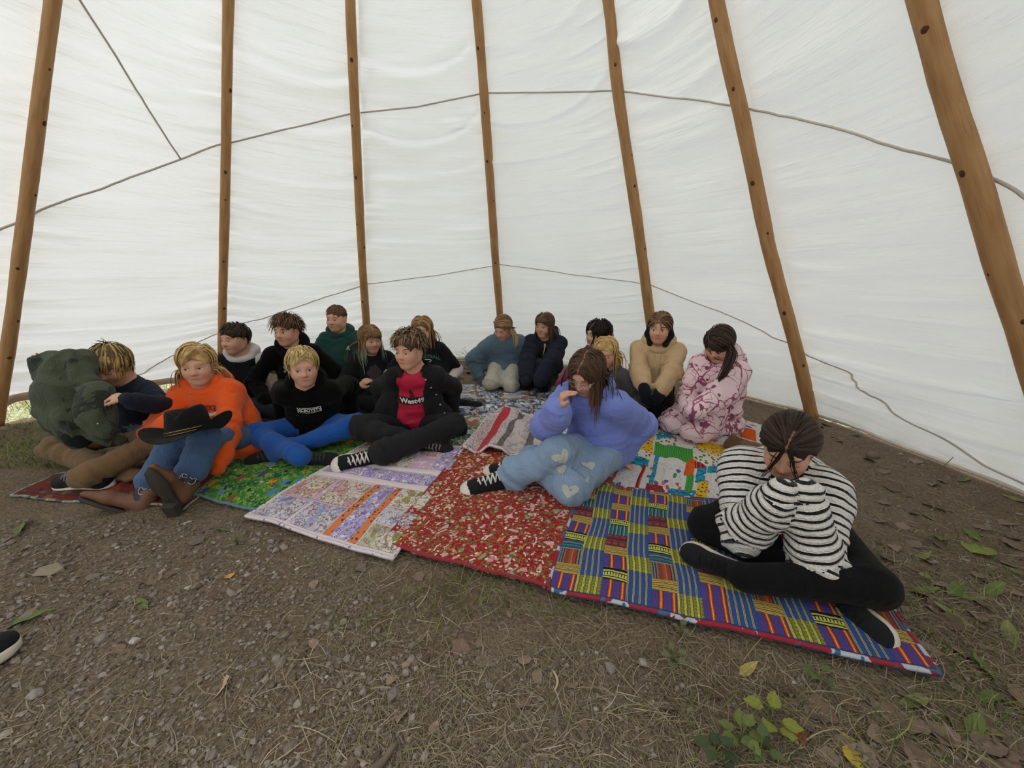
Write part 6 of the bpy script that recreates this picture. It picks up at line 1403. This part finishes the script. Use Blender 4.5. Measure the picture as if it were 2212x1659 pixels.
# ================================================================ THINGS HELD OR LYING ABOUT
def cowboy_hat():
    c = at(412, 934, 1.70); yaw = -14; R = frame(yaw, -14, 0) @ np.array([[1, 0, 0], [0, 1, 0], [0, 0, 1.]]); tilt = math.radians(9)
    X, Y, Z = R[:, 0], R[:, 1], R[:, 2]; X, Z = X * math.cos(tilt) + Z * math.sin(tilt), Z * math.cos(tilt) - X * math.sin(tilt)
    T = lambda P: c + P[:, :1] * X + P[:, 1:2] * Y + P[:, 2:] * Z
    felt = cloth_mat('black_felt', srgb('#111112'), .2)
    root = empty('cowboy_hat', c, "black felt cowboy hat with a gold chain band on the orange-hoodie child's knees", 'hat')
    n, m = 72, 14; V = []
    for sgn in (1, -1):
        for j in range(m):
            f = j / (m - 1)
            for i in range(n):
                a = i / n * 2 * math.pi; rx = .078 + (.165 - .078) * f; ry = .095 + (.170 - .095) * f; x = rx * math.cos(a); y = ry * math.sin(a)
                z = .062 * f ** 1.8 * abs(math.cos(a)) ** 2.2 - .020 * f * abs(math.sin(a)) ** 3 + sgn * .002 * (1 - .6 * (f > .98)); V.append((x, y, z))
    V = A(*V); i = np.arange(n); k = (i + 1) % n
    F = [np.stack([j * n + i, j * n + k, (j + 1) * n + k, (j + 1) * n + i], 1) for j in range(m - 1)]; o = n * m
    F += [f[:, ::-1] + o for f in F[:m - 1]] + [np.stack([(m - 1) * n + i, (m - 1) * n + k, o + (m - 1) * n + k, o + (m - 1) * n + i], 1), np.stack([k, i, o + i, o + k], 1)]
    put('brim', mesh('brim', T(V) - c, np.concatenate(F)), felt, root)
    V = []; prof = [(0, 1.0), (.02, 1.0), (.05, .97), (.085, .93), (.108, .88), (.118, .78), (.116, .55), (.104, .25), (.098, .02)]
    for z, f in prof:
        for q in range(n):
            a = q / n * 2 * math.pi; x = .080 * f * math.cos(a); y = .097 * f * math.sin(a); zz = z - (.022 * math.exp(-(x / .022) ** 2) if z > .09 else 0) - (.018 * max(0, math.sin(a)) ** 2 if z > .08 else 0)
            V.append((x * (1 - .10 * (z > .06) * max(0, math.sin(a))), y, zz))
    V = A(*V); F = np.concatenate([np.stack([j * n + i, j * n + k, (j + 1) * n + k, (j + 1) * n + i], 1) for j in range(len(prof) - 1)])
    put('crown', mesh('crown', T(V) - c, F), felt, root)
    V = np.concatenate([A(*[(.0815 * math.cos(a) * s_, .0985 * math.sin(a) * s_, z) for a in i / n * 2 * math.pi]) for z, s_ in ((.002, 1), (.026, .995))])
    band = put('hat_band', mesh('hat_band', T(V) - c, np.stack([i, k, k + n, i + n], 1)), cloth_mat('black_ribbon', srgb('#1a1916'), .1, rough=.6), root)
    parts = []
    for z in (.008, .019):
        a = np.linspace(0, 2 * math.pi, 90); parts.append(tube(T(np.stack([.0835 * np.cos(a), .1005 * np.sin(a), z + .0012 * np.sin(a * 60)], 1)), .0016 , 5, False))
    V, F = join(parts); put('chain', mesh('chain', V - c, F), plain('dull_gold', srgb('#b8995a'), .35, .5, .8), band)
cowboy_hat()

def green_jacket():
    D = 1.86; root_p = at(160, 900, D)
    P = lambda x, y, d=0.: at(x, y, D + d)
    F = Field(root_p - A(.42, .35, .40), root_p + A(.42, .35, .40), .0085); vd = nrm(ray(160, 860))
    F.chain([P(112, 790), P(150, 780), P(178, 800)], [.050, .058, .045], .04); F.chain([P(150, 785), P(140, 850), P(150, 900), P(165, 948)], [.062, .080, .072, .040], .05)
    F.chain([P(98, 800), P(92, 815)], [.045, .036], .03); F.chain([P(122, 870), P(104, 884)], [.045, .036], .03); F.cone(P(165, 900), P(222, 940, .02), .055, .035, .04)
    F.cone(P(150, 920), P(262, 948, .06), .030, .018, .03)
    F.cone(P(180, 800), P(205, 838), .035, .030, .03)
    V, Q = F.out(2); N = vnormals(V, Q); d_ = nrm(A(.1, -.1, -1)); q = V * 6 + d_ * (V @ d_)[:, None] * -3; V = V + N * (.055 * (.4 - np.abs(vnoise(q * A(1.6, 1.6, .8)) * 2.2)) + .024 * (.4 - np.abs(vnoise(V * A(17, 17, 9)) * 2.2)) + .008 * vnoise(V * 40))[:, None]; V = relax(V, Q, .4)
    b = NB('olive_fleece', .95, .1); o_ = b.coord(); n1 = b.noise(o_, 5, 4, .6, .8); c_ = b.mix(b.math('GREATER_THAN', n1, .56), b.mix(b.noise(o_, 12, 4), srgb('#414837'), srgb('#535a46')), srgb('#2c3128'))
    b.color(c_); b.bump(b.math('ADD', b.noise(o_, 300, 2), b.math('MULTIPLY', b.noise(o_, 18, 4, .6, 1.5), 3)), .7, .012); b.b.inputs['Sheen Weight'].default_value = .15; m = b.done()
    root = put('jacket', mesh('jacket', V - root_p, Q), m, loc=root_p); tag(root, 'dark green fleece jacket held up by the boy in the navy shirt', 'jacket')
    F = Field(root_p - A(.42, .35, .40), root_p + A(.42, .35, .40), .0085)
    F.chain([P(178, 838, -.03), P(205, 850, -.05), P(206, 900, -.06), P(232, 930, -.05)], [.030, .058, .060, .034], .04)
    V, Q = F.out(2); N = vnormals(V, Q); V = V + N * (.03 * (.4 - np.abs(vnoise(V * A(10, 10, 6)) * 2.2)) + .012 * vnoise(V * 24))[:, None]
    sl = put('sleeve', mesh('sleeve', V - root_p, Q), m, root)
    F = Field(root_p - A(.42, .35, .40), root_p + A(.42, .35, .40), .009); F.chain([P(140, 905, -.005), P(170, 945, -.01), P(178, 955, 0)], [.052, .042, .03], .04)
    V, Q = F.out(2); V = V + vnormals(V, Q) * (.02 * vnoise(V * 14))[:, None]; put('lining', mesh('lining', V - root_p, Q), cloth_mat('black_lining', srgb('#1c1f1a'), .3), root)
    for x, y in ((182, 903), (207, 917)):
        a = P(x, y, -.10); V, F_ = tube([a, a + A(.012, 0, .006)], .004, 6); put('toggle', mesh('toggle', V - root_p, F_), INK_W, root)
green_jacket()

class Lone:                                  # a shoe whose wearer sits outside the picture
    sc = 1.0
    def __init__(s, base): s.base = base; s.root = None
    def part(s, name, V, F, mat, parent=None, label=None, **kw):
        o = put(name, mesh(name, V - s.base, F, **kw), mat, parent or s.root, loc=None if (parent or s.root) else s.base)
        if label and parent is None: o['label'] = label
        return o
g0 = gp(-30, 1418); lo = Lone(A(*g0[:2], 0)); y = nrm(gp(60, 1362) - g0); sh = make_shoe(lo, 'redsole' if False else 'knit', np.stack([np.cross(y, A(0, 0, 1)), y, A(0, 0, 1)], 1), gp(60, 1375) - y * .19, 1.05, None)
tag(sh, 'dark shoe with a white sole poking in at the left edge of the picture', 'shoe')

# small folded printed cloth between the two kneeling girls
g = gp(1488, 866, .02); a = frame(-20); u, v = np.meshgrid(np.linspace(-1, 1, 12), np.linspace(-1, 1, 12)); u = u.ravel(); v = v.ravel(); k = np.arange(11 * 12).reshape(11, 12)[:, :-1].ravel()
V = A(g[0], g[1], .055) + u[:, None] * a[:, 0] * .085 + v[:, None] * a[:, 1] * .07; V[:, 2] += .03 * vnoise(V * 14) - .03 * (u ** 2)
V2 = V - A(0, 0, .018); fq = np.stack([k, k + 1, k + 13, k + 12], 1)
rim = np.concatenate([np.arange(12), np.arange(1, 12) * 12 + 11, 132 + np.arange(10, -1, -1), np.arange(10, 0, -1) * 12]); r2 = np.roll(rim, -1)
o = put('folded_cloth', mesh('folded_cloth', np.concatenate([V, V2]) - A(g[0], g[1], 0), np.concatenate([fq, fq[:, ::-1] + 144, np.stack([rim, rim + 144, r2 + 144, r2], 1)]), uv=np.stack([np.tile(u, 2) * .1, np.tile(v, 2) * .1], 1)), printed('murky_green_print', '#5c5b48', [('blot', 25, .55, '#7f8a72'), ('blot', 30, .6, '#8a5a4a')]), loc=A(g[0], g[1], 0))
tag(o, 'small folded greenish printed cloth between the girls in tan and pink', 'cloth')

# ---------------------------------------------------------------- the ground's litter
rg = np.random.default_rng(21)
def on_ground(x, y): g = gp(x, y, 0.); return A(g[0], g[1], float(groundz(np.array([g[0]]), np.array([g[1]]))[0]))
QPOLY = [[W(20, 1066), W(395, 1092), W(566, 948), W(120, 1022)], [W(412, 1064), W(640, 1112), W(815, 940), W(585, 930)], [W(533, 1113), W(847, 1209), W(1016, 966), W(796, 950)], [W(822, 1174), W(1187, 1270), W(1338, 1003), W(1002, 968)], [Aq, Bq, Dq + (Bq - Aq) * 1.01, Dq], [W(1290, 1072), W(1690, 1128), W(1668, 922), W(1372, 846)], [W(968, 985), W(1275, 955), W(1262, 832), W(972, 826)], [W(470, 955), W(835, 990), W(900, 855), W(545, 868)]]
def off_quilts(P, grow=1.03):
    ok = np.ones(len(P), bool)
    for q in QPOLY:
        q = np.array([c[:2] for c in q]); m = q.mean(0); q = m + (q - m) * grow; ins = np.ones(len(P), bool)
        for i in range(4):
            a, b_ = q[i], q[(i + 1) % 4]; ins &= ((b_[0] - a[0]) * (P[:, 1] - a[1]) - (b_[1] - a[1]) * (P[:, 0] - a[0])) > 0
        ok &= ~ins
    return ok & (np.hypot(P[:, 0] - TC[0], P[:, 1] - TC[1]) < TR - .05)
def scatter(n, boxes):
    """boxes: (x0,y0,x1,y1,weight) in the photograph's pixels -> points on the soil"""
    w_ = np.array([b[4] for b in boxes], float); k = rg.choice(len(boxes), n, p=w_ / w_.sum()); B = np.array([b[:4] for b in boxes], float)[k]
    x = B[:, 0] + (B[:, 2] - B[:, 0]) * rg.random(n); y = B[:, 1] + (B[:, 3] - B[:, 1]) * rg.random(n)
    u = (x - 1106) / FPX; v = (y - 829.5) / FPX; dx, dy, dz = u, _c - v * _s, -_s - v * _c; t = CAM_H / -dz
    P = np.stack([dx * t, dy * t], 1); P = P[off_quilts(P)]; return np.concatenate([P, groundz(P[:, 0], P[:, 1])[:, None]], 1)
ph = (1 + 5 ** .5) / 2; ICO = nrm(A([-1, ph, 0])[0])[None] * 0 + A([-1, ph, 0], [1, ph, 0], [-1, -ph, 0], [1, -ph, 0], [0, -1, ph], [0, 1, ph], [0, -1, -ph], [0, 1, -ph], [ph, 0, -1], [ph, 0, 1], [-ph, 0, -1], [-ph, 0, 1]) / math.sqrt(1 + ph * ph)
ICF = np.array([[0, 11, 5], [0, 5, 1], [0, 1, 7], [0, 7, 10], [0, 10, 11], [1, 5, 9], [5, 11, 4], [11, 10, 2], [10, 7, 6], [7, 1, 8], [3, 9, 4], [3, 4, 2], [3, 2, 6], [3, 6, 8], [3, 8, 9], [4, 9, 5], [2, 4, 11], [6, 2, 10], [8, 6, 7], [9, 8, 1]])
P = scatter(14500, [(-100, 1280, 900, 1700, 7), (700, 1400, 1500, 1700, 3), (0, 1120, 800, 1300, 2.6), (1500, 1450, 2250, 1700, .9), (1850, 950, 2250, 1450, .5)])
n = len(P); r = np.exp(rg.normal(size=n) * .45) * .0031 * np.clip(.5 + .55 * P[:, 1], .7, 1.25); cl = np.array([srgb('#776b61'), srgb('#897f76'), srgb('#66594e'), srgb('#8f857c'), srgb('#7f7366')])[rg.integers(0, 5, n)] * (.75 + .4 * rg.random((n, 1))); cl[rg.random(n) < .015] = srgb('#b3aba0')
OCT = A([1, 0, 0], [-1, 0, 0], [0, 1, 0], [0, -1, 0], [0, 0, 1], [0, 0, -1]); OCF = np.array([[0, 2, 4], [2, 1, 4], [1, 3, 4], [3, 0, 4], [2, 0, 5], [1, 2, 5], [3, 1, 5], [0, 3, 5]])
big = r > np.sort(r)[-3200]; GV, GF, GC, o_ = [], [], [], 0
for m, BV, BF in ((big, ICO, ICF), (~big, OCT, OCF)):
    k = m.sum(); nv = len(BV); S_ = r[m][:, None] * (.7 + .6 * rg.random((k, 3))) * A(1.1, 1.1, .75); a = rg.random(k) * 6.283; X = BV[None] * S_[:, None] * (1 + .22 * rg.normal(size=(k, nv, 1)))
    X = np.stack([X[:, :, 0] * np.cos(a)[:, None] - X[:, :, 1] * np.sin(a)[:, None], X[:, :, 0] * np.sin(a)[:, None] + X[:, :, 1] * np.cos(a)[:, None], X[:, :, 2]], 2) + P[m][:, None]; X[:, :, 2] += (r[m] * .35)[:, None]
    GV.append(X.reshape(-1, 3)); GF.append((BF[None] + (np.arange(k) * nv)[:, None, None] + o_).reshape(-1, 3)); GC.append(np.repeat(cl[m], nv, 0)); o_ += k * nv
o = put('gravel', mesh('gravel', np.concatenate(GV), np.concatenate(GF), col=np.concatenate(GC), smooth=False), vcol_mat('pebble', .85, .2, 200)); o['kind'] = 'stuff'; tag(o, 'small grey brown pebbles strewn over the bare soil in front', 'gravel')

def blades(name, P, L, wd, cols, lift, flat, label, cat, tri=3, hair_=False):
    n = len(P); a = rg.random(n) * 6.283; L = L * np.exp(rg.normal(size=n) * .4); d = np.stack([np.cos(a), np.sin(a), np.zeros(n)], 1); bend = rg.normal(size=n) * .9
    pts = [P.copy()]; q = P.copy(); up = lift * (.4 + rg.random(n))
    for i in range(tri):
        aa = a + bend * (i + .5) / tri; dd = np.stack([np.cos(aa) * (1 - flat * 0), np.sin(aa), up * (1 - 1.7 * i / tri) if flat else up * (1.1 - .5 * i / tri)], 1); dd /= np.linalg.norm(dd, axis=1)[:, None]; q = q + dd * (L / tri)[:, None]
        if flat: q[:, 2] = np.maximum(q[:, 2], groundz(q[:, 0], q[:, 1]) + .002)
        pts.append(q.copy())
    X = np.stack(pts, 1); T = np.gradient(X, axis=1); sd_ = np.stack([-T[:, :, 1], T[:, :, 0], np.zeros_like(T[:, :, 0])], 2); sd_ /= np.linalg.norm(sd_, axis=2)[:, :, None] + 1e-9
    w_ = wd * (.6 + .8 * rg.random((n, 1, 1))) * np.linspace(1, .35, tri + 1)[None, :, None]
    V = np.stack([X + sd_ * w_, X - sd_ * w_], 2); V[:, :, 0, 2] += wd * .5; S2 = (tri + 1) * 2
    b_ = (np.arange(n) * S2)[:, None] + (np.arange(tri) * 2)[None]; F = np.stack([b_, b_ + 1, b_ + 3, b_ + 2], 2).reshape(-1, 4)
    C_ = np.array([srgb(c) for c in cols])[rg.integers(0, len(cols), n)] * (.75 + .5 * rg.random((n, 1)))
    o = put(name, mesh(name, V.reshape(-1, 3), F, col=np.repeat(C_, S2, 0)), vcol_mat('straw', .8, .2)); o['kind'] = 'stuff'; tag(o, label, cat)
TAN = ['#8f8069', '#7d6e58', '#a09280', '#6f614c', '#887b62', '#776e54']
blades('dry_grass', scatter(9500, [(700, 1180, 1500, 1660, 5), (0, 1150, 700, 1660, 1.6), (1450, 1280, 2250, 1660, 4.2), (1830, 930, 2250, 1400, 2.4), (1480, 850, 1800, 980, .4)]), .045, .0010, TAN, .35, True, 'dead straw coloured grass trodden flat over the soil', 'grass')
blades('long_straw', scatter(330, [(600, 1150, 1500, 1660, 3), (1450, 1250, 2250, 1660, 4), (1830, 930, 2250, 1400, 3), (0, 1150, 600, 1660, .5)]), .085, .0013, ['#9c8e70', '#86784f', '#7b7a4c', '#a39678'], .25, True, 'longer dry stalks lying across the soil', 'straw', 5)
blades('grass', scatter(4200, [(930, 1240, 1300, 1330, 1.2), (-60, 880, 230, 1010, 12), (700, 1220, 1000, 1400, .6), (1900, 1150, 2230, 1600, 1.6), (1500, 1480, 2100, 1660, .6), (1500, 800, 1640, 880, .3), (1330, 780, 1500, 850, .6)]), .045, .0012, ['#55602f', '#6a7038', '#4a5628', '#7c7d48', '#5f6a35'], 1.1, False, 'short green grass growing in thin patches', 'grass', 3)
gx_ = scatter(900, [(-60, 868, 140, 925, 1)]) if False else None
# meadow blades just outside the lifted hem
X = np.stack([rg.uniform(-5.3, -3.2, 2600), rg.uniform(1.2, 4.2, 2600)], 1); X = X[np.hypot(X[:, 0] - TC[0], X[:, 1] - TC[1]) > TR + .08]; X = np.concatenate([X, np.full((len(X), 1), -.05)], 1)
blades('meadow_grass', X, .16, .003, ['#8f9a5c', '#b5b88a', '#6f8048', '#c9c6b0', '#c98f86'], 1.6, False, 'sunlit meadow grass outside the lifted canvas at the left', 'grass', 3)

# fallen leaves: every larger leaf is a thing of its own
def leaf_mesh(shape, sd):
    r2 = np.random.default_rng(sd); t = np.linspace(0, 1, 9)
    wd = {'oval': .36 * np.sin(math.pi * t ** .8), 'long': .15 * np.sin(math.pi * t ** .75), 'broad': .46 * np.sin(math.pi * t ** .65)}[shape] * (1 + .10 * r2.normal(size=9)); wd[0] = .02; wd[-1] = .01
    c1, c2 = r2.normal() * .22, .12 + .25 * r2.random(); V = []
    for i, x in enumerate(t): z = c1 * (x - .5) ** 2; V += [(x - .5, wd[i], z + c2 * wd[i] + .025 * r2.normal()), (x - .5, 0, z), (x - .5, -wd[i], z + c2 * wd[i] + .025 * r2.normal())]
    V = np.array(V); V[:, 2] -= V[:, 2].min(); F = np.array([[3 * i + j, 3 * i + j + 1, 3 * i + 4 + j, 3 * i + 3 + j] for i in range(8) for j in (0, 1)])
    return mesh('leaf', V, F, uv=V[:, :2])
def leaf_mat(col):
    k = ('leaf', col)
    if k not in MATS:
        b = NB('leaf_' + col.strip('#'), .75, .25); o = b.coord('Object'); c = srgb(col); vn = b.math('LESS_THAN', b.math('ABSOLUTE', b.node('ShaderNodeSeparateXYZ', {0: o}).outputs[1]), .012)
        b.color(b.mix(vn, b.mix(b.noise(o, 9, 4), tuple(x * .65 for x in c), tuple(min(1, x * 1.2) for x in c)), tuple(min(1, x * 1.35) for x in c))); MATS[k] = b.done()
    return MATS[k]
LM = {s_: [leaf_mesh(s_, 30 + i) for i in range(5)] for s_ in ('oval', 'long', 'broad')}
def leaf(p, size, shape, col, label, group=None, rot=None, tilt=.25):
    me = LM[shape][rg.integers(0, 5)]; key = me.name + col
    if key not in LM: LM[key] = me.copy(); LM[key].materials.append(leaf_mat(col))
    o = bpy.data.objects.new('fallen_leaf', LM[key]); C.objects.link(o); o.location = (p[0], p[1], p[2] + .003); o.scale = (size,) * 3
    o.rotation_euler = (rg.normal() * tilt, rg.normal() * tilt, rg.random() * 6.28 if rot is None else rot); tag(o, label, 'leaf', group)
for nb_, box, cols, shp, sz, lab, grp in [
    (62, [(1900, 1100, 2212, 1659, 3), (1840, 960, 2212, 1120, 1)], ['#7b685b', '#867264', '#685648', '#7c6756'], ('oval', 'broad'), .055, 'dry brown leaf along the right canvas wall', 'brown leaves along the right wall'),
    (22, [(1940, 1150, 2212, 1659, 2), (1880, 960, 2212, 1200, 1)], ['#5d6a38', '#78794a', '#66703e'], ('long',), .10, 'narrow green leaf along the right canvas wall', 'narrow green leaves along the right wall'),
    (26, [(1450, 1480, 1920, 1659, 1)], ['#7b685b', '#7f6e60', '#665445'], ('oval',), .045, 'dry brown leaf in front of the striped patchwork quilt', 'brown leaves in front of the striped quilt'),
    (16, [(650, 1230, 1450, 1659, 1)], ['#6f5c4e', '#7a675a', '#8a7766'], ('oval', 'broad'), .035, 'small brown leaf among the dead grass in the middle', 'brown leaves in the dead grass'),
    (14, [(0, 1120, 640, 1500, 1)], ['#6d5c4c', '#7c6a58'], ('oval', 'long'), .04, 'small dry leaf on the gravelly soil at the left', 'leaves on the gravel at the left'),
    (26, [(1650, 900, 1850, 960, 1), (1500, 850, 1640, 900, 1), (1330, 785, 1500, 850, 1)], ['#5c4a3c', '#6b5a48', '#4d3f33'], ('oval', 'broad'), .05, 'dark dry leaf between the quilts and right wall', 'dark leaves behind the quilts'),
    (24, [(955, 786, 1045, 818, 1)], ['#5f4a3a', '#6d5646', '#4f3f33'], ('oval', 'broad'), .06, 'brown leaf in the litter at the back wall', 'leaf litter at the back wall')]:
    cand = scatter(nb_ * 3, box)[:nb_]
    dist = [float(np.hypot(q[0], q[1])) for q in cand]; order = np.argsort(np.argsort(dist))
    for p_, rk in zip(cand, order):
        n_ = int(rk) + 1; suf = 'th' if 10 <= n_ % 100 <= 20 else {1: 'st', 2: 'nd', 3: 'rd'}.get(n_ % 10, 'th')
        leaf(p_, sz * (.7 + .6 * rg.random()), shp[rg.integers(0, len(shp))], cols[rg.integers(0, len(cols))], '%s, %d%s nearest the viewer' % (lab, n_, suf), grp)
for x, y, sz, shp, col, lab in [(495, 1240, .03, 'broad', '#c99a48', 'small yellow leaf alone on the soil in front of the pastel quilt'), (478, 1478, .06, 'broad', '#b3977c', 'pale torn tan leaf on the gravel in the left foreground'), (1720, 1585, .06, 'oval', '#9a5a40', 'rust orange leaf beside the yellow-green weed'),
    (1842, 1608, .045, 'broad', '#a3953f', 'yellow leaf in the right foreground, upper of two touching yellow leaves'), (1846, 1636, .045, 'broad', '#b39a3a', 'yellow leaf in the right foreground, lower of two touching yellow leaves'), (1618, 1442, .075, 'long', '#a08f52', 'curled pale yellow leaf below the striped quilt edge'),
    (308, 1300, .085, 'long', '#5a6a3a', 'green leaf lying on the gravel in the left foreground'), (480, 1140, .075, 'long', '#75824a', 'pale green leaf on the soil in front of the jungle print quilt'), (60, 1332, .12, 'long', '#5d6c3c', 'long green leaf lying near the shoe at the left edge'), (992, 1398, .06, 'broad', '#80685a', 'large pinkish brown leaf in the middle of the dead grass'),
    (2120, 1186, .10, 'broad', '#7d8440', 'large yellow green leaf by the right canvas wall'), (1775, 1535, .07, 'broad', '#6e5a4c', 'broad crumpled brown leaf right of the yellow-green weed'), (45, 1140, .12, 'long', '#5f6a3c', 'long green leaf on the soil below the dark red rug')]:
    leaf(on_ground(x, y), sz, shp, col, lab)
# flat stone
p_ = on_ground(110, 1226); V = ICO * A(.048, .030, .012) * (1 + .15 * rg.normal(size=(12, 1))); o = put('stone', mesh('stone', V, ICF, smooth=False), plain('pale_stone', srgb('#877c6c'), .9), loc=p_ + A(0, 0, .008)); tag(o, 'flat pale stone on the soil in the left foreground', 'stone')
p_ = on_ground(1885, 985); V = ICO * A(.040, .030, .022) * (1 + .12 * rg.normal(size=(12, 1))); o = put('stone', mesh('stone', V, ICF), plain('brown_stone', srgb('#6f6355'), .9), loc=p_ + A(0, 0, .012)); tag(o, 'rounded brown stone beside the right canvas wall', 'stone')
# little weeds
def weed(x, y, n, size, col, label, h=.03, shape='oval', lean=None):
    p_ = on_ground(x, y); root = empty('weed', p_, label, 'plant', None); lm = leaf_mat(col)
    for i in range(n):
        a = i * 2.4 + rg.random(); hh = h * (.4 + .9 * rg.random()); d = A(math.cos(a), math.sin(a), .35)
        top_ = d * size * .5 + A(0, 0, hh); 
        if lean is not None: top_ = A(*lean) * (i / n) + A(rg.normal() * .02, 0, hh)
        V, F = tube([A(0, 0, 0), top_ * A(.4, .4, .8), top_], [.0016, .0013, .001], 5); put('stem', mesh('stem', V, F), plain('stem_green', srgb('#5f6a38'), .7), root)
        me = LM[shape][i % 5]; key = me.name + col
        if key not in LM: LM[key] = me.copy(); LM[key].materials.append(lm)
        o = bpy.data.objects.new('leaf', LM[key]); C.objects.link(o); o.parent = root; o.location = top_ + nrm(d * A(1, 1, 0)) * size * .45; o.scale = (size,) * 3; o.rotation_euler = (rg.normal() * .2, rg.normal() * .15 - .1, a)
weed(1665, 1560, 6, 0.041, '#7d8038', 'yellow-green broad-leaved weed in the right foreground'); weed(1600, 1600, 7, 0.034, '#66703a', 'green weed left of and below the yellow-green weed'); weed(1640, 1628, 5, 0.031, '#525f38', 'dull green weed at the lower edge below the yellow-green weed')
weed(1545, 1630, 6, 0.031, '#3f4f33', 'dark green clover-like weed in the right foreground'); weed(1765, 1470, 5, 0.025, '#566038', 'small green weed below the far corner of the striped quilt'); weed(512, 1172, 9, 0.022, '#5f6a42', 'tiny feathery green weed in front of the pastel quilt', shape='long')
weed(1010, 783, 9, 0.028, '#6f8a45', 'small green vine plant climbing the back canvas wall', h=.14, lean=(-.12, .02, .05)); weed(1455, 1425, 5, 0.025, '#626a44', 'small pale weed below the striped quilt edge'); weed(1470, 1370, 4, 0.019, '#5c6640', 'tiny weed close under the striped quilt edge')
# thin upright stems by the right wall
for x, y, hh, lb in ((1485, 838, .26, 'thin bent dry stem standing beside the canvas behind the girl in pink, taller one'), (1462, 832, .18, 'thin dry stem standing beside the canvas behind the girl in tan, shorter one'), (2030, 1012, .12, 'thin green shoot standing at the right canvas hem')):
    p_ = on_ground(x, y); t = np.linspace(0, 1, 10); V, F = tube(np.stack([.07 * np.sin(t * 2.6), .01 * t, hh * np.sin(t * 1.9)], 1), .0022 * (1 - .5 * t), 5); o = put('plant_stem', mesh('plant_stem', V, F), plain('stem_dry', srgb('#6f6a48'), .8), loc=p_); tag(o, lb, 'plant')
# a pale straw and a rotten stick
p_ = on_ground(1192, 1440); t = np.linspace(0, 1, 8); V, F = tube(np.stack([.012 * np.sin(t * 3), -.055 * t, .006 + 0 * t], 1), .0035 * np.sin(.3 + t * 2.5), 6); o = put('straw', mesh('straw', V, F), plain('pale_straw', srgb('#b5a482'), .8), loc=p_); tag(o, 'pale curved piece of straw on the soil in the middle foreground', 'straw')
p_ = on_ground(828, 1640); V, F = tube(np.stack([.05 * t, .07 * t, .012 + .004 * np.sin(t * 9)], 1) - A(.03, .04, 0), .011 * (1 - .5 * t), 8); V = V + .006 * vnoise(V * 60)[:, None]; o = put('stick', mesh('stick', V, F), plain('rotten_wood', srgb('#6d6154'), .9), loc=p_); tag(o, 'short weathered stick at the bottom edge of the picture', 'stick')
